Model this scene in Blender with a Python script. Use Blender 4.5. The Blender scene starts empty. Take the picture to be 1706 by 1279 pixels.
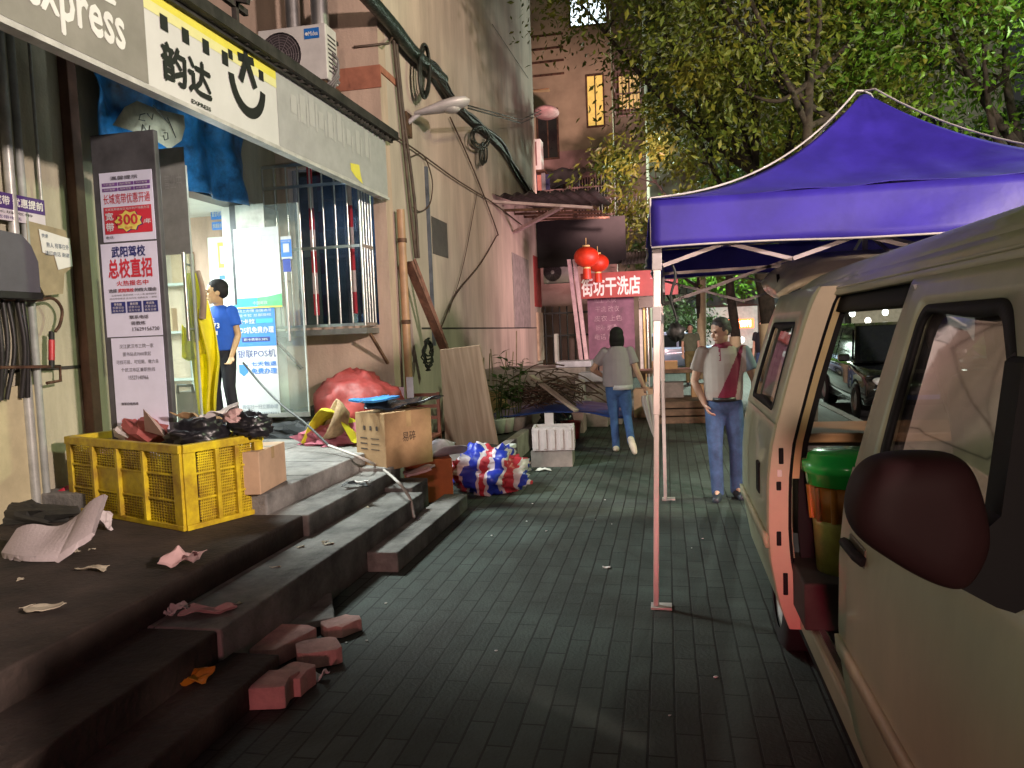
import bpy, bmesh, math, random
from mathutils import Vector, Matrix, noise
V = Vector
R = math.radians
C = bpy.context.scene.collection
random.seed(7)

# ------------------------------------------------------------------ camera
FPX, IW, IH = 1281.0, 1706.0, 1279.0
YAW, PITCH, ROLL, EYE = R(-11.474), R(-3.758), 0.040, V((0, 0, 1.63))
_f = V((math.sin(YAW)*math.cos(PITCH), math.cos(YAW)*math.cos(PITCH), math.sin(PITCH)))
_r = _f.cross(V((0, 0, 1))).normalized()
_d = -_r.cross(_f)
CX = math.cos(ROLL)*_r + math.sin(ROLL)*_d
CY = -math.sin(ROLL)*_r + math.cos(ROLL)*_d

def P(px, py, axis, val):
    """measured photo point -> world point on the plane axis = val"""
    ray = _f + CX*((px-IW/2)/FPX) + CY*((py-IH/2)/FPX)
    i = 'xyz'.index(axis)
    return EYE + ray*((val-EYE[i])/ray[i])

cam = bpy.data.cameras.new('camera')
cam.sensor_width = 36; cam.lens = 36*FPX/IW; cam.clip_end = 500; cam.clip_start = 0.05
cam_o = bpy.data.objects.new('camera', cam); C.objects.link(cam_o)
M3 = Matrix((CX, -CY, -_f)).transposed()
cam_o.matrix_world = Matrix.Translation(EYE) @ M3.to_4x4()
sc = bpy.context.scene
sc.camera = cam_o
sc.view_settings.view_transform = 'Standard'; sc.view_settings.look = 'None'
sc.view_settings.exposure = 0.15; sc.view_settings.gamma = 1.0
sc.cycles.use_denoising = True
sc.cycles.max_bounces = 6; sc.cycles.transparent_max_bounces = 12
sc.cycles.sample_clamp_indirect = 4.0

# ------------------------------------------------------------------ sky: night, sun below the horizon
w = bpy.data.worlds.new('World'); sc.world = w; w.use_nodes = True
nt = w.node_tree; nt.nodes.clear()
sky = nt.nodes.new('ShaderNodeTexSky'); sky.sky_type = 'NISHITA'; sky.sun_disc = False
sky.sun_elevation = R(-2); sky.sun_rotation = R(100)
bg = nt.nodes.new('ShaderNodeBackground'); bg.inputs['Strength'].default_value = 0.15
wo = nt.nodes.new('ShaderNodeOutputWorld')
nt.links.new(sky.outputs[0], bg.inputs[0]); nt.links.new(bg.outputs[0], wo.inputs[0])

# ------------------------------------------------------------------ street lamps, shop light and added fill lights
def lamp(name, kind, loc, power, col, size=0.3, target=None, spot=None):
    L = bpy.data.lights.new(name, kind); L.energy = power; L.color = col
    if kind == 'AREA': L.shape = 'DISK'; L.size = size
    else: L.shadow_soft_size = size
    o = bpy.data.objects.new(name, L); o.location = loc; C.objects.link(o)
    if target is not None: o.rotation_euler = (V(target)-V(loc)).to_track_quat('-Z', 'Y').to_euler()
    if spot: L.spot_size = R(spot); L.spot_blend = 0.5
    return o
lamp('street_light', 'POINT', (7.6, -1.6, 4.7), 6800, (1.0, .81, .72), .25)
lamp('neon_glow', 'SPOT', (-.7, -5.0, 1.7), 430, (1.0, .34, .36), .25, (-1.5, 3.0, -.8), 29)
lamp('door_edge_red_spot', 'SPOT', (-.3, -4.0, 1.05), 800, (1.0, .08, .15), .15, (.46, 3.42, .42), 11)  # added narrow spot that reddens the sliding door's lower edge, no known lamp
lamp('shopfront_light', 'SPOT', (-.5, -7.0, 2.15), 1500, (1.0, .70, .58), .25, (.1, 8, 1.75), 19)
lamp('sodium_light', 'SPOT', (-.6, -6.5, 6.2), 1100, (1.0, .75, .62), .3, (-1.7, 9, 4.4), 52)
lamp('tree_fill_spot', 'SPOT', (3.4, 2.6, 5.6), 1900, (1.0, .82, .44), .25, (.8, 11.5, 7.2), 66)  # added spot to brighten the tree crowns, not a lamp of the street
lamp('far_street_light', 'POINT', (6.2, 8.6, 5.6), 1250, (.80, 1.0, .58), .25)
lamp('far_shop_glow', 'AREA', (.4, 15.6, 2.7), 150, (1.0, .60, .64), .9, (-2.2, 20, 1.8))
lamp('flats_fill_spot', 'SPOT', (-.4, 17.6, 5.2), 2400, (1.0, .60, .55), .25, (-2.6, 25, 5.6), 74)  # added spot that brightens the far flats
lamp('distant_street_light', 'POINT', (3.2, 29, 5.5), 3400, (.8, 1.0, .82), .3)
lamp('shop_ceiling_light', 'AREA', (-5.9, 6.7, 3.05), 190, (.90, 1.0, .97), 1.1, (-5.6, 6.8, 0))
lamp('tarp_fill_point', 'POINT', (-3.9, 6.25, 3.05), 13, (.88, 1.0, .98), .06)  # added fill to brighten the blue tarp, not a lamp of the shop
lamp('side_room_lamp', 'POINT', (-4.1, 9.9, 3.2), 26, (.75, .9, 1.0), .1)
lamp('shop_door_light', 'SPOT', (-3.75, 6.5, 3.22), 560, (.90, 1.0, .95), .3, (-1.9, 6.8, .2), 92)

# ------------------------------------------------------------------ materials
MATS = {}
def mat(name, col, rough=.7, metal=0., var=.18, scale=5., bump=.0, bscale=60., emit=0., ecol=None, trans=0., coat=0., col2=None, zs=1.):
    if name in MATS: return MATS[name]
    m = bpy.data.materials.new(name); m.use_nodes = True; t = m.node_tree; b = t.nodes['Principled BSDF']
    b.inputs['Roughness'].default_value = rough; b.inputs['Metallic'].default_value = metal
    b.inputs['Coat Weight'].default_value = coat
    tc = t.nodes.new('ShaderNodeTexCoord')
    n = t.nodes.new('ShaderNodeTexNoise'); n.inputs['Scale'].default_value = scale; n.inputs['Detail'].default_value = 6
    n.inputs['Roughness'].default_value = .65
    if zs != 1.:
        mp = t.nodes.new('ShaderNodeMapping'); mp.inputs['Scale'].default_value = (1, 1, zs); t.links.new(tc.outputs['Object'], mp.inputs[0]); t.links.new(mp.outputs[0], n.inputs['Vector'])
    else: t.links.new(tc.outputs['Object'], n.inputs['Vector'])
    rp = t.nodes.new('ShaderNodeValToRGB')
    c2 = col2 if col2 else tuple(c*(1-2*var) for c in col)
    c1 = tuple(min(1, c*(1+.5*var)) for c in col)
    rp.color_ramp.elements[0].position = .32; rp.color_ramp.elements[1].position = .68
    rp.color_ramp.elements[0].color = (*[max(0, c) for c in c2], 1); rp.color_ramp.elements[1].color = (*c1, 1)
    t.links.new(n.outputs[0], rp.inputs[0]); t.links.new(rp.outputs[0], b.inputs['Base Color'])
    if bump:
        n2 = t.nodes.new('ShaderNodeTexNoise'); n2.inputs['Scale'].default_value = bscale; n2.inputs['Detail'].default_value = 5
        t.links.new(tc.outputs['Object'], n2.inputs['Vector'])
        bp = t.nodes.new('ShaderNodeBump'); bp.inputs['Strength'].default_value = bump; bp.inputs['Distance'].default_value = .02
        t.links.new(n2.outputs[0], bp.inputs['Height']); t.links.new(bp.outputs[0], b.inputs['Normal'])
    if emit:
        b.inputs['Emission Color'].default_value = (*(ecol or col), 1); b.inputs['Emission Strength'].default_value = emit
    if trans:
        tr = t.nodes.new('ShaderNodeBsdfTranslucent'); t.links.new(rp.outputs[0], tr.inputs[0])
        mx = t.nodes.new('ShaderNodeMixShader'); mx.inputs[0].default_value = trans
        t.links.new(b.outputs[0], mx.inputs[1]); t.links.new(tr.outputs[0], mx.inputs[2])
        t.links.new(mx.outputs[0], t.nodes['Material Output'].inputs[0])
    MATS[name] = m; return m
def glass(name, tint=(.8, .9, .88), fac=.12, film=0., fcol=(.5, .5, .5)):
    if name in MATS: return MATS[name]
    m = bpy.data.materials.new(name); m.use_nodes = True; t = m.node_tree; t.nodes.clear()
    out = t.nodes.new('ShaderNodeOutputMaterial')
    tr = t.nodes.new('ShaderNodeBsdfTransparent'); tr.inputs[0].default_value = (*tint, 1)
    g = t.nodes.new('ShaderNodeBsdfGlossy'); g.inputs['Roughness'].default_value = .04
    lw = t.nodes.new('ShaderNodeLayerWeight'); lw.inputs[0].default_value = .35
    ad = t.nodes.new('ShaderNodeMath'); ad.operation = 'MULTIPLY_ADD'; ad.inputs[1].default_value = .5; ad.inputs[2].default_value = fac
    t.links.new(lw.outputs['Fresnel'], ad.inputs[0])
    mx = t.nodes.new('ShaderNodeMixShader'); t.links.new(ad.outputs[0], mx.inputs[0])
    t.links.new(tr.outputs[0], mx.inputs[1]); t.links.new(g.outputs[0], mx.inputs[2])
    last = mx
    if film:
        df = t.nodes.new('ShaderNodeBsdfDiffuse'); df.inputs[0].default_value = (*fcol, 1)
        n = t.nodes.new('ShaderNodeTexNoise'); n.inputs['Scale'].default_value = 3.
        tc = t.nodes.new('ShaderNodeTexCoord'); t.links.new(tc.outputs['Object'], n.inputs['Vector'])
        mu = t.nodes.new('ShaderNodeMath'); mu.operation = 'MULTIPLY'; mu.inputs[1].default_value = 2*film
        t.links.new(n.outputs[0], mu.inputs[0])
        m2 = t.nodes.new('ShaderNodeMixShader'); t.links.new(mu.outputs[0], m2.inputs[0])
        t.links.new(mx.outputs[0], m2.inputs[1]); t.links.new(df.outputs[0], m2.inputs[2]); last = m2
    t.links.new(last.outputs[0], out.inputs[0]); MATS[name] = m; return m

# ------------------------------------------------------------------ mesh builder
def basis(d):
    d = d.normalized(); a = V((0, 0, 1)) if abs(d.z) < .9 else V((1, 0, 0))
    u = d.cross(a).normalized(); return u, d.cross(u).normalized()
def spline(pts, k=6):
    pts = [V(p) for p in pts]
    if len(pts) < 3: return pts
    e = [pts[0]*2-pts[1]] + pts + [pts[-1]*2-pts[-2]]; out = []
    for i in range(1, len(e)-2):
        a, b, c, d = e[i-1:i+3]
        for j in range(k):
            t = j/k
            out.append(.5*((2*b)+(c-a)*t+(2*a-5*b+4*c-d)*t*t+(3*b-a-3*c+d)*t**3))
    return out + [pts[-1]]
class MB:
    def __init__(s): s.v = []; s.f = []; s.m = []; s.sm = []
    def add(s, vs, fs, m=0, smooth=False):
        o = len(s.v); s.v += [V(v) for v in vs]
        for f in fs: s.f.append([i+o for i in f]); s.m.append(m); s.sm.append(smooth)
        return s
    def box(s, a, b, m=0):
        x0, y0, z0 = [min(p, q) for p, q in zip(a, b)]; x1, y1, z1 = [max(p, q) for p, q in zip(a, b)]
        return s.add([(x0,y0,z0),(x1,y0,z0),(x1,y1,z0),(x0,y1,z0),(x0,y0,z1),(x1,y0,z1),(x1,y1,z1),(x0,y1,z1)],
                     [(3,2,1,0),(4,5,6,7),(0,1,5,4),(1,2,6,5),(2,3,7,6),(3,0,4,7)], m)
    def obox(s, c, ax, ay, az, m=0):
        """box from centre and three half-vectors"""
        c, ax, ay, az = V(c), V(ax), V(ay), V(az)
        p = [c+ax*i+ay*j+az*k for k in (-1, 1) for i, j in ((-1,-1),(1,-1),(1,1),(-1,1))]
        return s.add(p, [(3,2,1,0),(4,5,6,7),(0,1,5,4),(1,2,6,5),(2,3,7,6),(3,0,4,7)], m)
    def bar(s, a, b, wd, th, m=0, up=(0, 0, 1)):
        a, b = V(a), V(b); d = b-a; u = d.cross(V(up))
        if u.length < 1e-6: u = d.cross(V((1, 0, 0)))
        u.normalize(); n = u.cross(d).normalized()
        return s.obox((a+b)/2, u*wd/2, d/2, n*th/2, m)
    def cyl(s, a, b, r0, r1=None, n=10, m=0, smooth=True):
        return s.tube([a, b], [r0, r0 if r1 is None else r1], n, m, smooth)
    def tube(s, pts, r, n=8, m=0, smooth=True, closed=False):
        pts = [V(p) for p in pts]; k = len(pts)
        rs = r if isinstance(r, (list, tuple)) else [r]*k
        if len(rs) != k: rs = [rs[0]+(rs[-1]-rs[0])*i/(k-1) for i in range(k)]
        vs, fs = [], []; u = None
        for i in range(k):
            if closed: d = pts[(i+1) % k]-pts[i-1]
            else: d = pts[min(i+1, k-1)]-pts[max(i-1, 0)]
            if d.length < 1e-9: d = V((0, 0, 1))
            d.normalize()
            if u is None: u = basis(d)[0]
            else:
                u = u-d*u.dot(d)
                u = u.normalized() if u.length > 1e-6 else basis(d)[0]
            w_ = d.cross(u)
            vs += [pts[i]+(u*math.cos(2*math.pi*j/n)+w_*math.sin(2*math.pi*j/n))*rs[i] for j in range(n)]
        for i in range(k if closed else k-1):
            for j in range(n):
                a, b = i*n+j, i*n+(j+1) % n; c = ((i+1) % k)*n
                fs.append((a, b, c+(j+1) % n, c+j))
        s.add(vs, fs, m, smooth)
        if not closed:
            s.add(vs[:n], [tuple(range(n))[::-1]], m); s.add(vs[-n:], [tuple(range(n))], m)
        return s
    def lathe(s, prof, c, n=16, m=0, smooth=True, axis=(0, 0, 1), sq=(1, 1)):
        c = V(c); d = V(axis).normalized(); u, w_ = basis(d); vs, fs = [], []
        for r, h in prof:
            vs += [c+d*h+(u*math.cos(2*math.pi*j/n)*sq[0]+w_*math.sin(2*math.pi*j/n)*sq[1])*max(r, 1e-4) for j in range(n)]
        for i in range(len(prof)-1):
            for j in range(n): fs.append((i*n+j, i*n+(j+1) % n, (i+1)*n+(j+1) % n, (i+1)*n+j))
        return s.add(vs, fs, m, smooth)
    def grid(s, fn, nu, nv, m=0, smooth=True):
        vs = [fn(i/nu, j/nv) for i in range(nu+1) for j in range(nv+1)]
        fs = [(i*(nv+1)+j, (i+1)*(nv+1)+j, (i+1)*(nv+1)+j+1, i*(nv+1)+j+1) for i in range(nu) for j in range(nv)]
        return s.add(vs, fs, m, smooth)
    def prism(s, pts, off, m=0):
        """closed planar outline extruded by vector off"""
        pts = [V(p) for p in pts]; n = len(pts); off = V(off)
        s.add(pts, [tuple(range(n))], m); s.add([p+off for p in pts], [tuple(range(n))[::-1]], m)
        return s.add(pts+[p+off for p in pts], [((i+1) % n, i, i+n, (i+1) % n+n) for i in range(n)], m)
    def ell(s, c, r, m=0, amp=0., fr=3., seed=0., nu=20, nv=12, flat=None, smooth=True):
        """ellipsoid with optional crumple; flat = world z below which it is squashed"""
        c = V(c); vs, fs = [], []
        for i in range(nv+1):
            th = math.pi*i/nv
            for j in range(nu):
                ph = 2*math.pi*j/nu
                d = V((math.sin(th)*math.cos(ph), math.sin(th)*math.sin(ph), math.cos(th)))
                k = 1.
                if amp:
                    q = d*fr+V((seed, seed*1.7, 3.1))
                    k += amp*(noise.noise(q)+.9*(abs(noise.noise(q*2.1))-.25)+.4*noise.noise(q*4.3))
                p = V((c.x+d.x*r[0]*k, c.y+d.y*r[1]*k, c.z+d.z*r[2]*k))
                if flat is not None and p.z < flat: p.z = flat
                vs.append(p)
        for i in range(nv):
            for j in range(nu): fs.append((i*nu+j, (i+1)*nu+j, (i+1)*nu+(j+1) % nu, i*nu+(j+1) % nu))
        return s.add(vs, fs, m, smooth)
    def build(s, name, mats, parent=None, bevel=0., origin=None, thick=0.):
        mats = mats if isinstance(mats, (list, tuple)) else [mats]
        if parent is not None: org = WL[parent.name]
        elif origin is not None: org = V(origin)
        else:
            xs, ys, zs = zip(*[(v.x, v.y, v.z) for v in s.v])
            org = V(((min(xs)+max(xs))/2, (min(ys)+max(ys))/2, min(zs)))
        me = bpy.data.meshes.new(name); me.from_pydata([v-org for v in s.v], [], s.f)
        for q in mats: me.materials.append(q)
        me.polygons.foreach_set('material_index', s.m); me.polygons.foreach_set('use_smooth', s.sm); me.update()
        o = bpy.data.objects.new(name, me); C.objects.link(o)
        if parent is not None: o.parent = parent
        else: o.location = org
        WL[o.name] = org
        if thick:
            q = o.modifiers.new('thick', 'SOLIDIFY'); q.thickness = thick; q.offset = 0
        if bevel:
            q = o.modifiers.new('bevel', 'BEVEL'); q.width = bevel; q.segments = 2; q.limit_method = 'ANGLE'; q.angle_limit = R(40)
        return o
WL = {}
def tag(o, label, cat, group=None):
    o['label'] = label; o['category'] = cat
    if group: o['group'] = group
    return o
def thing(name, label, cat, loc=(0, 0, 0), group=None):
    o = bpy.data.objects.new(name, None); C.objects.link(o); o.location = loc; WL[o.name] = V(loc)
    o.empty_display_size = .2
    return tag(o, label, cat, group)
def struct(mb, name, mats, kind='structure', **k):
    o = mb.build(name, mats, **k); o['kind'] = kind; return o
def one(mb, name, mats, label, cat, group=None, **k):
    return tag(mb.build(name, mats, **k), label, cat, group)
def copy_tree(o, parent=None):
    c = o.copy(); C.objects.link(c)
    if parent is not None: c.parent = parent
    for ch in list(o.children): copy_tree(ch, c)
    return c

# ------------------------------------------------------------------ lettering
TXT = {}
def text_mesh(s, bold=0.):
    k = (s, bold)
    if k not in TXT:
        cu = bpy.data.curves.new('lettering_curve', 'FONT'); cu.body = s; cu.resolution_u = 2; cu.offset = bold
        cu.fill_mode = 'FRONT'
        ob = bpy.data.objects.new('lettering_curve', cu)
        me = bpy.data.meshes.new_from_object(ob)
        TXT[k] = ([v.co.copy() for v in me.vertices], [tuple(p.vertices) for p in me.polygons])
        bpy.data.objects.remove(ob); bpy.data.curves.remove(cu); bpy.data.meshes.remove(me)
    return TXT[k]
class Panel(MB):
    """flat print: origin, unit u and v, normal"""
    def __init__(s, o, u, v):
        super().__init__(); s.o = V(o); s.u = V(u).normalized(); s.w = V(v).normalized(); s.n = s.u.cross(s.w).normalized()
    def at(s, u, v, h=0): return s.o+s.u*u+s.w*v+s.n*h
    def rect(s, u0, v0, u1, v1, m, layer=1):
        h = .003*layer
        return s.add([s.at(u0, v0, h), s.at(u1, v0, h), s.at(u1, v1, h), s.at(u0, v1, h)], [(0, 1, 2, 3)], m)
    def shape(s, pts, m, layer=1):
        return s.add([s.at(a, b, .003*layer) for a, b in pts], [tuple(range(len(pts)))], m)
    def text(s, t, u0, v0, u1, v1, m, layer=2, bold=0., shear=0.):
        vs, fs = text_mesh(t)
        if not vs: return s
        xs = [p.x for p in vs]; ys = [p.y for p in vs]
        a, b, c, d = min(xs), max(xs), min(ys), max(ys)
        sx = (u1-u0)/max(b-a, 1e-5); sy = (v1-v0)/max(d-c, 1e-5)
        b_ = bold*.8
        for k, (dx, dy) in enumerate(((-b_, 0), (b_, 0), (0, b_), (0, -b_)) if bold else ((0, 0),)):
            s.add([s.at(u0+(p.x-a+dx)*sx+shear*(p.y-c)*sy, v0+(p.y-c+dy)*sy, .003*layer+.0005*k) for p in vs], fs, m)
        return s
def P2(p, px, py, axis, val):
    q = P(px, py, axis, val)-p.o; return q.dot(p.u), q.dot(p.w)

# ================================================================== THE SETTING
def paving_mat():
    m = bpy.data.materials.new('paving_bricks'); m.use_nodes = True; t = m.node_tree; b = t.nodes['Principled BSDF']
    L = t.links.new
    tc = t.nodes.new('ShaderNodeTexCoord'); sp = t.nodes.new('ShaderNodeSeparateXYZ'); cb = t.nodes.new('ShaderNodeCombineXYZ')
    L(tc.outputs['Object'], sp.inputs[0]); L(sp.outputs['Y'], cb.inputs['X']); L(sp.outputs['X'], cb.inputs['Y'])
    wn = t.nodes.new('ShaderNodeTexNoise'); wn.inputs['Scale'].default_value = 3
    L(tc.outputs['Object'], wn.inputs['Vector'])
    vm = t.nodes.new('ShaderNodeVectorMath'); vm.operation = 'MULTIPLY_ADD'; vm.inputs[1].default_value = (.02, .012, 0)
    L(wn.outputs['Color'], vm.inputs[0]); L(cb.outputs[0], vm.inputs[2])
    br = t.nodes.new('ShaderNodeTexBrick'); br.offset = .5; br.inputs['Scale'].default_value = 1
    br.inputs['Brick Width'].default_value = .36; br.inputs['Row Height'].default_value = .106
    br.inputs['Mortar Size'].default_value = .006; br.inputs['Mortar Smooth'].default_value = .25; br.inputs['Bias'].default_value = -.1
    br.inputs['Color1'].default_value = (.066, .088, .080, 1); br.inputs['Color2'].default_value = (.042, .059, .053, 1)
    br.inputs['Mortar'].default_value = (.008, .01, .009, 1)
    L(vm.outputs[0], br.inputs['Vector'])
    n = t.nodes.new('ShaderNodeTexNoise'); n.inputs['Scale'].default_value = 1.3; n.inputs['Detail'].default_value = 8
    L(tc.outputs['Object'], n.inputs['Vector'])
    rp = t.nodes.new('ShaderNodeValToRGB'); rp.color_ramp.elements[0].position = .3; rp.color_ramp.elements[1].position = .72
    rp.color_ramp.elements[0].color = (.5, .47, .44, 1); rp.color_ramp.elements[1].color = (1.25, 1.25, 1.25, 1)
    L(n.outputs[0], rp.inputs[0])
    mx = t.nodes.new('ShaderNodeMix'); mx.data_type = 'RGBA'; mx.blend_type = 'MULTIPLY'; mx.inputs[0].default_value = 1
    L(br.outputs['Color'], mx.inputs[6]); L(rp.outputs[0], mx.inputs[7]); L(mx.outputs[2], b.inputs['Base Color'])
    ns = t.nodes.new('ShaderNodeTexNoise'); ns.inputs['Scale'].default_value = .55; ns.inputs['Detail'].default_value = 9; ns.inputs['Roughness'].default_value = .7; ns.inputs['Distortion'].default_value = .8
    L(tc.outputs['Object'], ns.inputs['Vector'])
    rs = t.nodes.new('ShaderNodeValToRGB'); rs.color_ramp.elements[0].position = .40; rs.color_ramp.elements[1].position = .60
    rs.color_ramp.elements[0].color = (.55, .50, .46, 1); rs.color_ramp.elements[1].color = (1.12, 1.12, 1.1, 1); L(ns.outputs[0], rs.inputs[0])
    m2 = t.nodes.new('ShaderNodeMix'); m2.data_type = 'RGBA'; m2.blend_type = 'MULTIPLY'; m2.inputs[0].default_value = 1
    L(mx.outputs[2], m2.inputs[6]); L(rs.outputs[0], m2.inputs[7]); L(m2.outputs[2], b.inputs['Base Color'])
    n2 = t.nodes.new('ShaderNodeTexNoise'); n2.inputs['Scale'].default_value = 55; n2.inputs['Detail'].default_value = 4
    L(tc.outputs['Object'], n2.inputs['Vector'])
    ma = t.nodes.new('ShaderNodeMath'); ma.operation = 'MULTIPLY_ADD'; ma.inputs[1].default_value = -1.2
    L(br.outputs['Fac'], ma.inputs[0]); L(n2.outputs[0], ma.inputs[2])
    bp = t.nodes.new('ShaderNodeBump'); bp.inputs['Strength'].default_value = .55; bp.inputs['Distance'].default_value = .008
    L(ma.outputs[0], bp.inputs['Height']); L(bp.outputs[0], b.inputs['Normal'])
    rr = t.nodes.new('ShaderNodeMath'); rr.operation = 'MULTIPLY_ADD'; rr.inputs[1].default_value = .3; rr.inputs[2].default_value = .55
    L(n.outputs[0], rr.inputs[0]); L(rr.outputs[0], b.inputs['Roughness'])
    return m
struct(MB().add([(-60,-30,-.16),(60,-30,-.16),(60,140,-.16),(-60,140,-.16)], [(0,1,2,3)]), 'ground', mat('asphalt', (.03,.03,.032), .6, var=.3, bump=.4))
pv = MB().box((-12, -6, -.15), (2.9, 60, 0)); struct(pv, 'pavement', paving_mat(), origin=(0, 0, 0))
struct(MB().box((2.9, -6, -.15), (3.05, 60, .012)), 'kerb', mat('kerb_stone', (.22,.22,.2), .8, bump=.3), origin=(0, 0, 0))
lm = MB()
for k in range(9): lm.box((6.3, 4+k*6, -.157), (6.42, 7+k*6, -.153))
struct(lm, 'road_markings', mat('road_paint', (.7,.7,.68), .7, var=.3))

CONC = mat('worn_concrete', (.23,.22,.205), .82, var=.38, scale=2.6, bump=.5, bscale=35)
DARKC = mat('stained_shaded_concrete', (.055,.038,.030), .85, var=.4, scale=2.2, bump=.5, bscale=30)  # brown dirt, with the shade over the near steps put into the colour
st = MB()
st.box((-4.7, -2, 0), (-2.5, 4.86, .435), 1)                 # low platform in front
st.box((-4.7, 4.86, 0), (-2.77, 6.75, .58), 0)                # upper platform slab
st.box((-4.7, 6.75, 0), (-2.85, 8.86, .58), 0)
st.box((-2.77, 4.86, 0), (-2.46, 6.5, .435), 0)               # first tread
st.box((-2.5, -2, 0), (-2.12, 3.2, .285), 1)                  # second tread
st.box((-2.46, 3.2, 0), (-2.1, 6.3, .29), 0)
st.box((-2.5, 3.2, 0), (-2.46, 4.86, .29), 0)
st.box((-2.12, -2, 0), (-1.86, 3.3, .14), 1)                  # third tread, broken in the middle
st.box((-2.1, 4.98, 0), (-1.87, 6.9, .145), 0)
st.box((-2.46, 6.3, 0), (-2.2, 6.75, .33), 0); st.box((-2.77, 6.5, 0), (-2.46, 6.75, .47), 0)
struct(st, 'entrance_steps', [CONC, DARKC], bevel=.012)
struct(MB().box((-4.95, 5.5, 0), (-4.6, 8.86, .8)), 'door_threshold', CONC, bevel=.01)
struct(MB().box((-9, 5.5, .6), (-4.95, 9.5, .8)), 'shop_floor', mat('shop_tiles', (.5,.5,.47), .35, var=.1))

# ================================================================== SHOP BUILDING
CREAM = mat('cream_render', (.52,.48,.36), .85, var=.17, scale=3, bump=.25, bscale=45, zs=.22)
PEACH = mat('peach_render', (.58,.43,.34), .85, var=.16, scale=2.6, bump=.25, bscale=40, zs=.22)
WALLL = mat('pale_peach_render', (.57,.47,.40), .87, var=.19, scale=1.5, bump=.2, bscale=30, zs=.2)
BROWN = mat('pilaster_brown_and_shade', (.17,.085,.06), .7, var=.2)
SHOPW = mat('shop_white_wall', (.72,.75,.70), .7, var=.06)
sh = thing('shop_building', 'single storey cream shop with open glass doorway beside the tall peach building', 'shop', (-4.65, 5, 0))
XW = -4.65
wl = MB()
wl.box((XW-.25, .2, 0), (XW, 1.4, 4.3)); wl.box((XW-.25, 4.35, 0), (XW, 5.84, 4.3)); wl.box((XW-.25, 1.4, 0), (XW, 4.35, 1.62)); wl.box((XW-.25, 1.4, 3.3), (XW, 4.35, 4.3))
wl.box((XW-.25, 5.84, 3.25), (XW, 8.85, 4.3))
wl.build('wall', CREAM, sh)
MB().box((XW, 5.40, .582), (XW+.09, 5.5, 4.2)).build('pilaster', BROWN, sh, bevel=.008)  # brown strip at the top, lower length coloured for the shaded wall
MB().box((XW+.003, 1.4, 1.49), (XW+.01, 5.40, 1.515)).build('wall_joint', mat('joint_dark', (.05,.045,.04), .9), sh)
inn = MB()
inn.box((-9, 9.3, .8), (-4.95, 9.4, 3.3)); inn.box((-9, 5.35, .8), (-4.95, 5.48, 3.3)); inn.box((-9.1, 5.35, .8), (-9, 9.4, 3.3)); inn.box((-9, 5.4, 3.25), (-4.95, 9.4, 3.35))
inn.build('shop_interior_walls', SHOPW, sh)
ch = MB(); ch.box((XW-.2, 5.84, 3.18), (XW+.02, 8.0, 3.26)); ch.box((XW-.1, 7.92, .8), (XW+.02, 8.0, 3.18)); ch.box((XW-.1, 5.84, .8), (XW+.02, 5.90, 3.18))
ch.build('door_frame', mat('dark_steel', (.06,.065,.07), .4, .6), sh)
MB().box((XW-.25, 8.0, .58), (XW, 8.86, 3.25)).build('side_wall', SHOPW, sh)
tb = MB()
for y in (6.2, 7.2): tb.cyl((-6.4, y-.55, 3.17), (-6.4, y+.55, 3.17), .025)
tb.build('tube_lamp', mat('tube_glow', (.9,1,.96), emit=14.), sh)

# window wall facing the viewer, and the tall building behind
tall = thing('tall_peach_building', 'tall peach rendered building whose long bare side wall runs down the pavement', 'building', (-6, 14, 0))
XL = -3.25; YG = 8.86
wa, wb = P(450, 548, 'y', YG), P(630, 545, 'y', YG)
wz0 = 1.80; wx0, wx1 = -4.5, wb.x+.02
gw = MB()
gw.box((-12, YG, 0), (XL, YG+.24, wz0)); gw.box((-12, YG, wz0), (wx0, YG+.24, 14.)); gw.box((wx1, YG, wz0), (XL, YG+.24, 14)); gw.box((wx0, YG, 3.75), (wx1, YG+.24, 14))
gw.build('end_wall', PEACH, tall)
lw_ = MB(); lw_.box((XL-.24, YG+.24, 0), (XL, 20.3, 14)); lw_.box((-12, 20.1, 0), (XL-.24, 20.3, 14)); lw_.build('side_wall', WALLL, tall)
bd = MB(); bd.box((XL, YG+.02, 4.78), (XL+.02, YG+.6, 4.86)); bd.box((-6, YG-.02, 4.6), (XL+.02, YG, 4.86)); bd.build('band', mat('red_band', (.42,.16,.10), .8), tall)
MB().box((XL+.002, 10, 1.735), (XL+.007, 20.2, 1.76)).build('wall_joint', mat('joint_dark', ()), tall)
pa = P(718, 360, 'x', XL); pb = P(746, 430, 'x', XL)
MB().box((XL, pa.y, pb.z), (XL+.012, pb.y, pa.z)).build('meter_plate', mat('dull_plate', (.12,.105,.10), .6, .3), tall)
fd = P(852, 420, 'x', XL); fe = P(884, 545, 'x', XL)
MB().box((XL, fd.y, fe.z), (XL+.015, fe.y, fd.z)).build('faded_notice', mat('faded_notice', (.33,.29,.28), .8, var=.2), tall)
wr = MB(); wr.box((wx0, YG+.12, wz0), (wx1, YG+.13, 3.75)); wr.build('window_glass', glass('dark_glass', (.45,.50,.56), .08), tall)
rb = MB(); rb.box((wx0-1, YG+1.6, wz0-.3), (wx1+.2, YG+1.65, 4)); rb.build('room_back', mat('dim_room', (.16,.18,.22), .9, var=.4, scale=2), tall)
for px in (522, 586):
    q = P(px, 420, 'y', YG-.02); pp_ = MB()
    for k in range(7): pp_.box((q.x-.03, YG-.02, 1.95+k*.26), (q.x+.03, YG+.0, 2.21+k*.26), k % 2)
    pp_.build('striped_pole', [mat('red_paint', (.5,.03,.05), .5), mat('pale_pink', (.6,.5,.5), .5)], tall)

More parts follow.
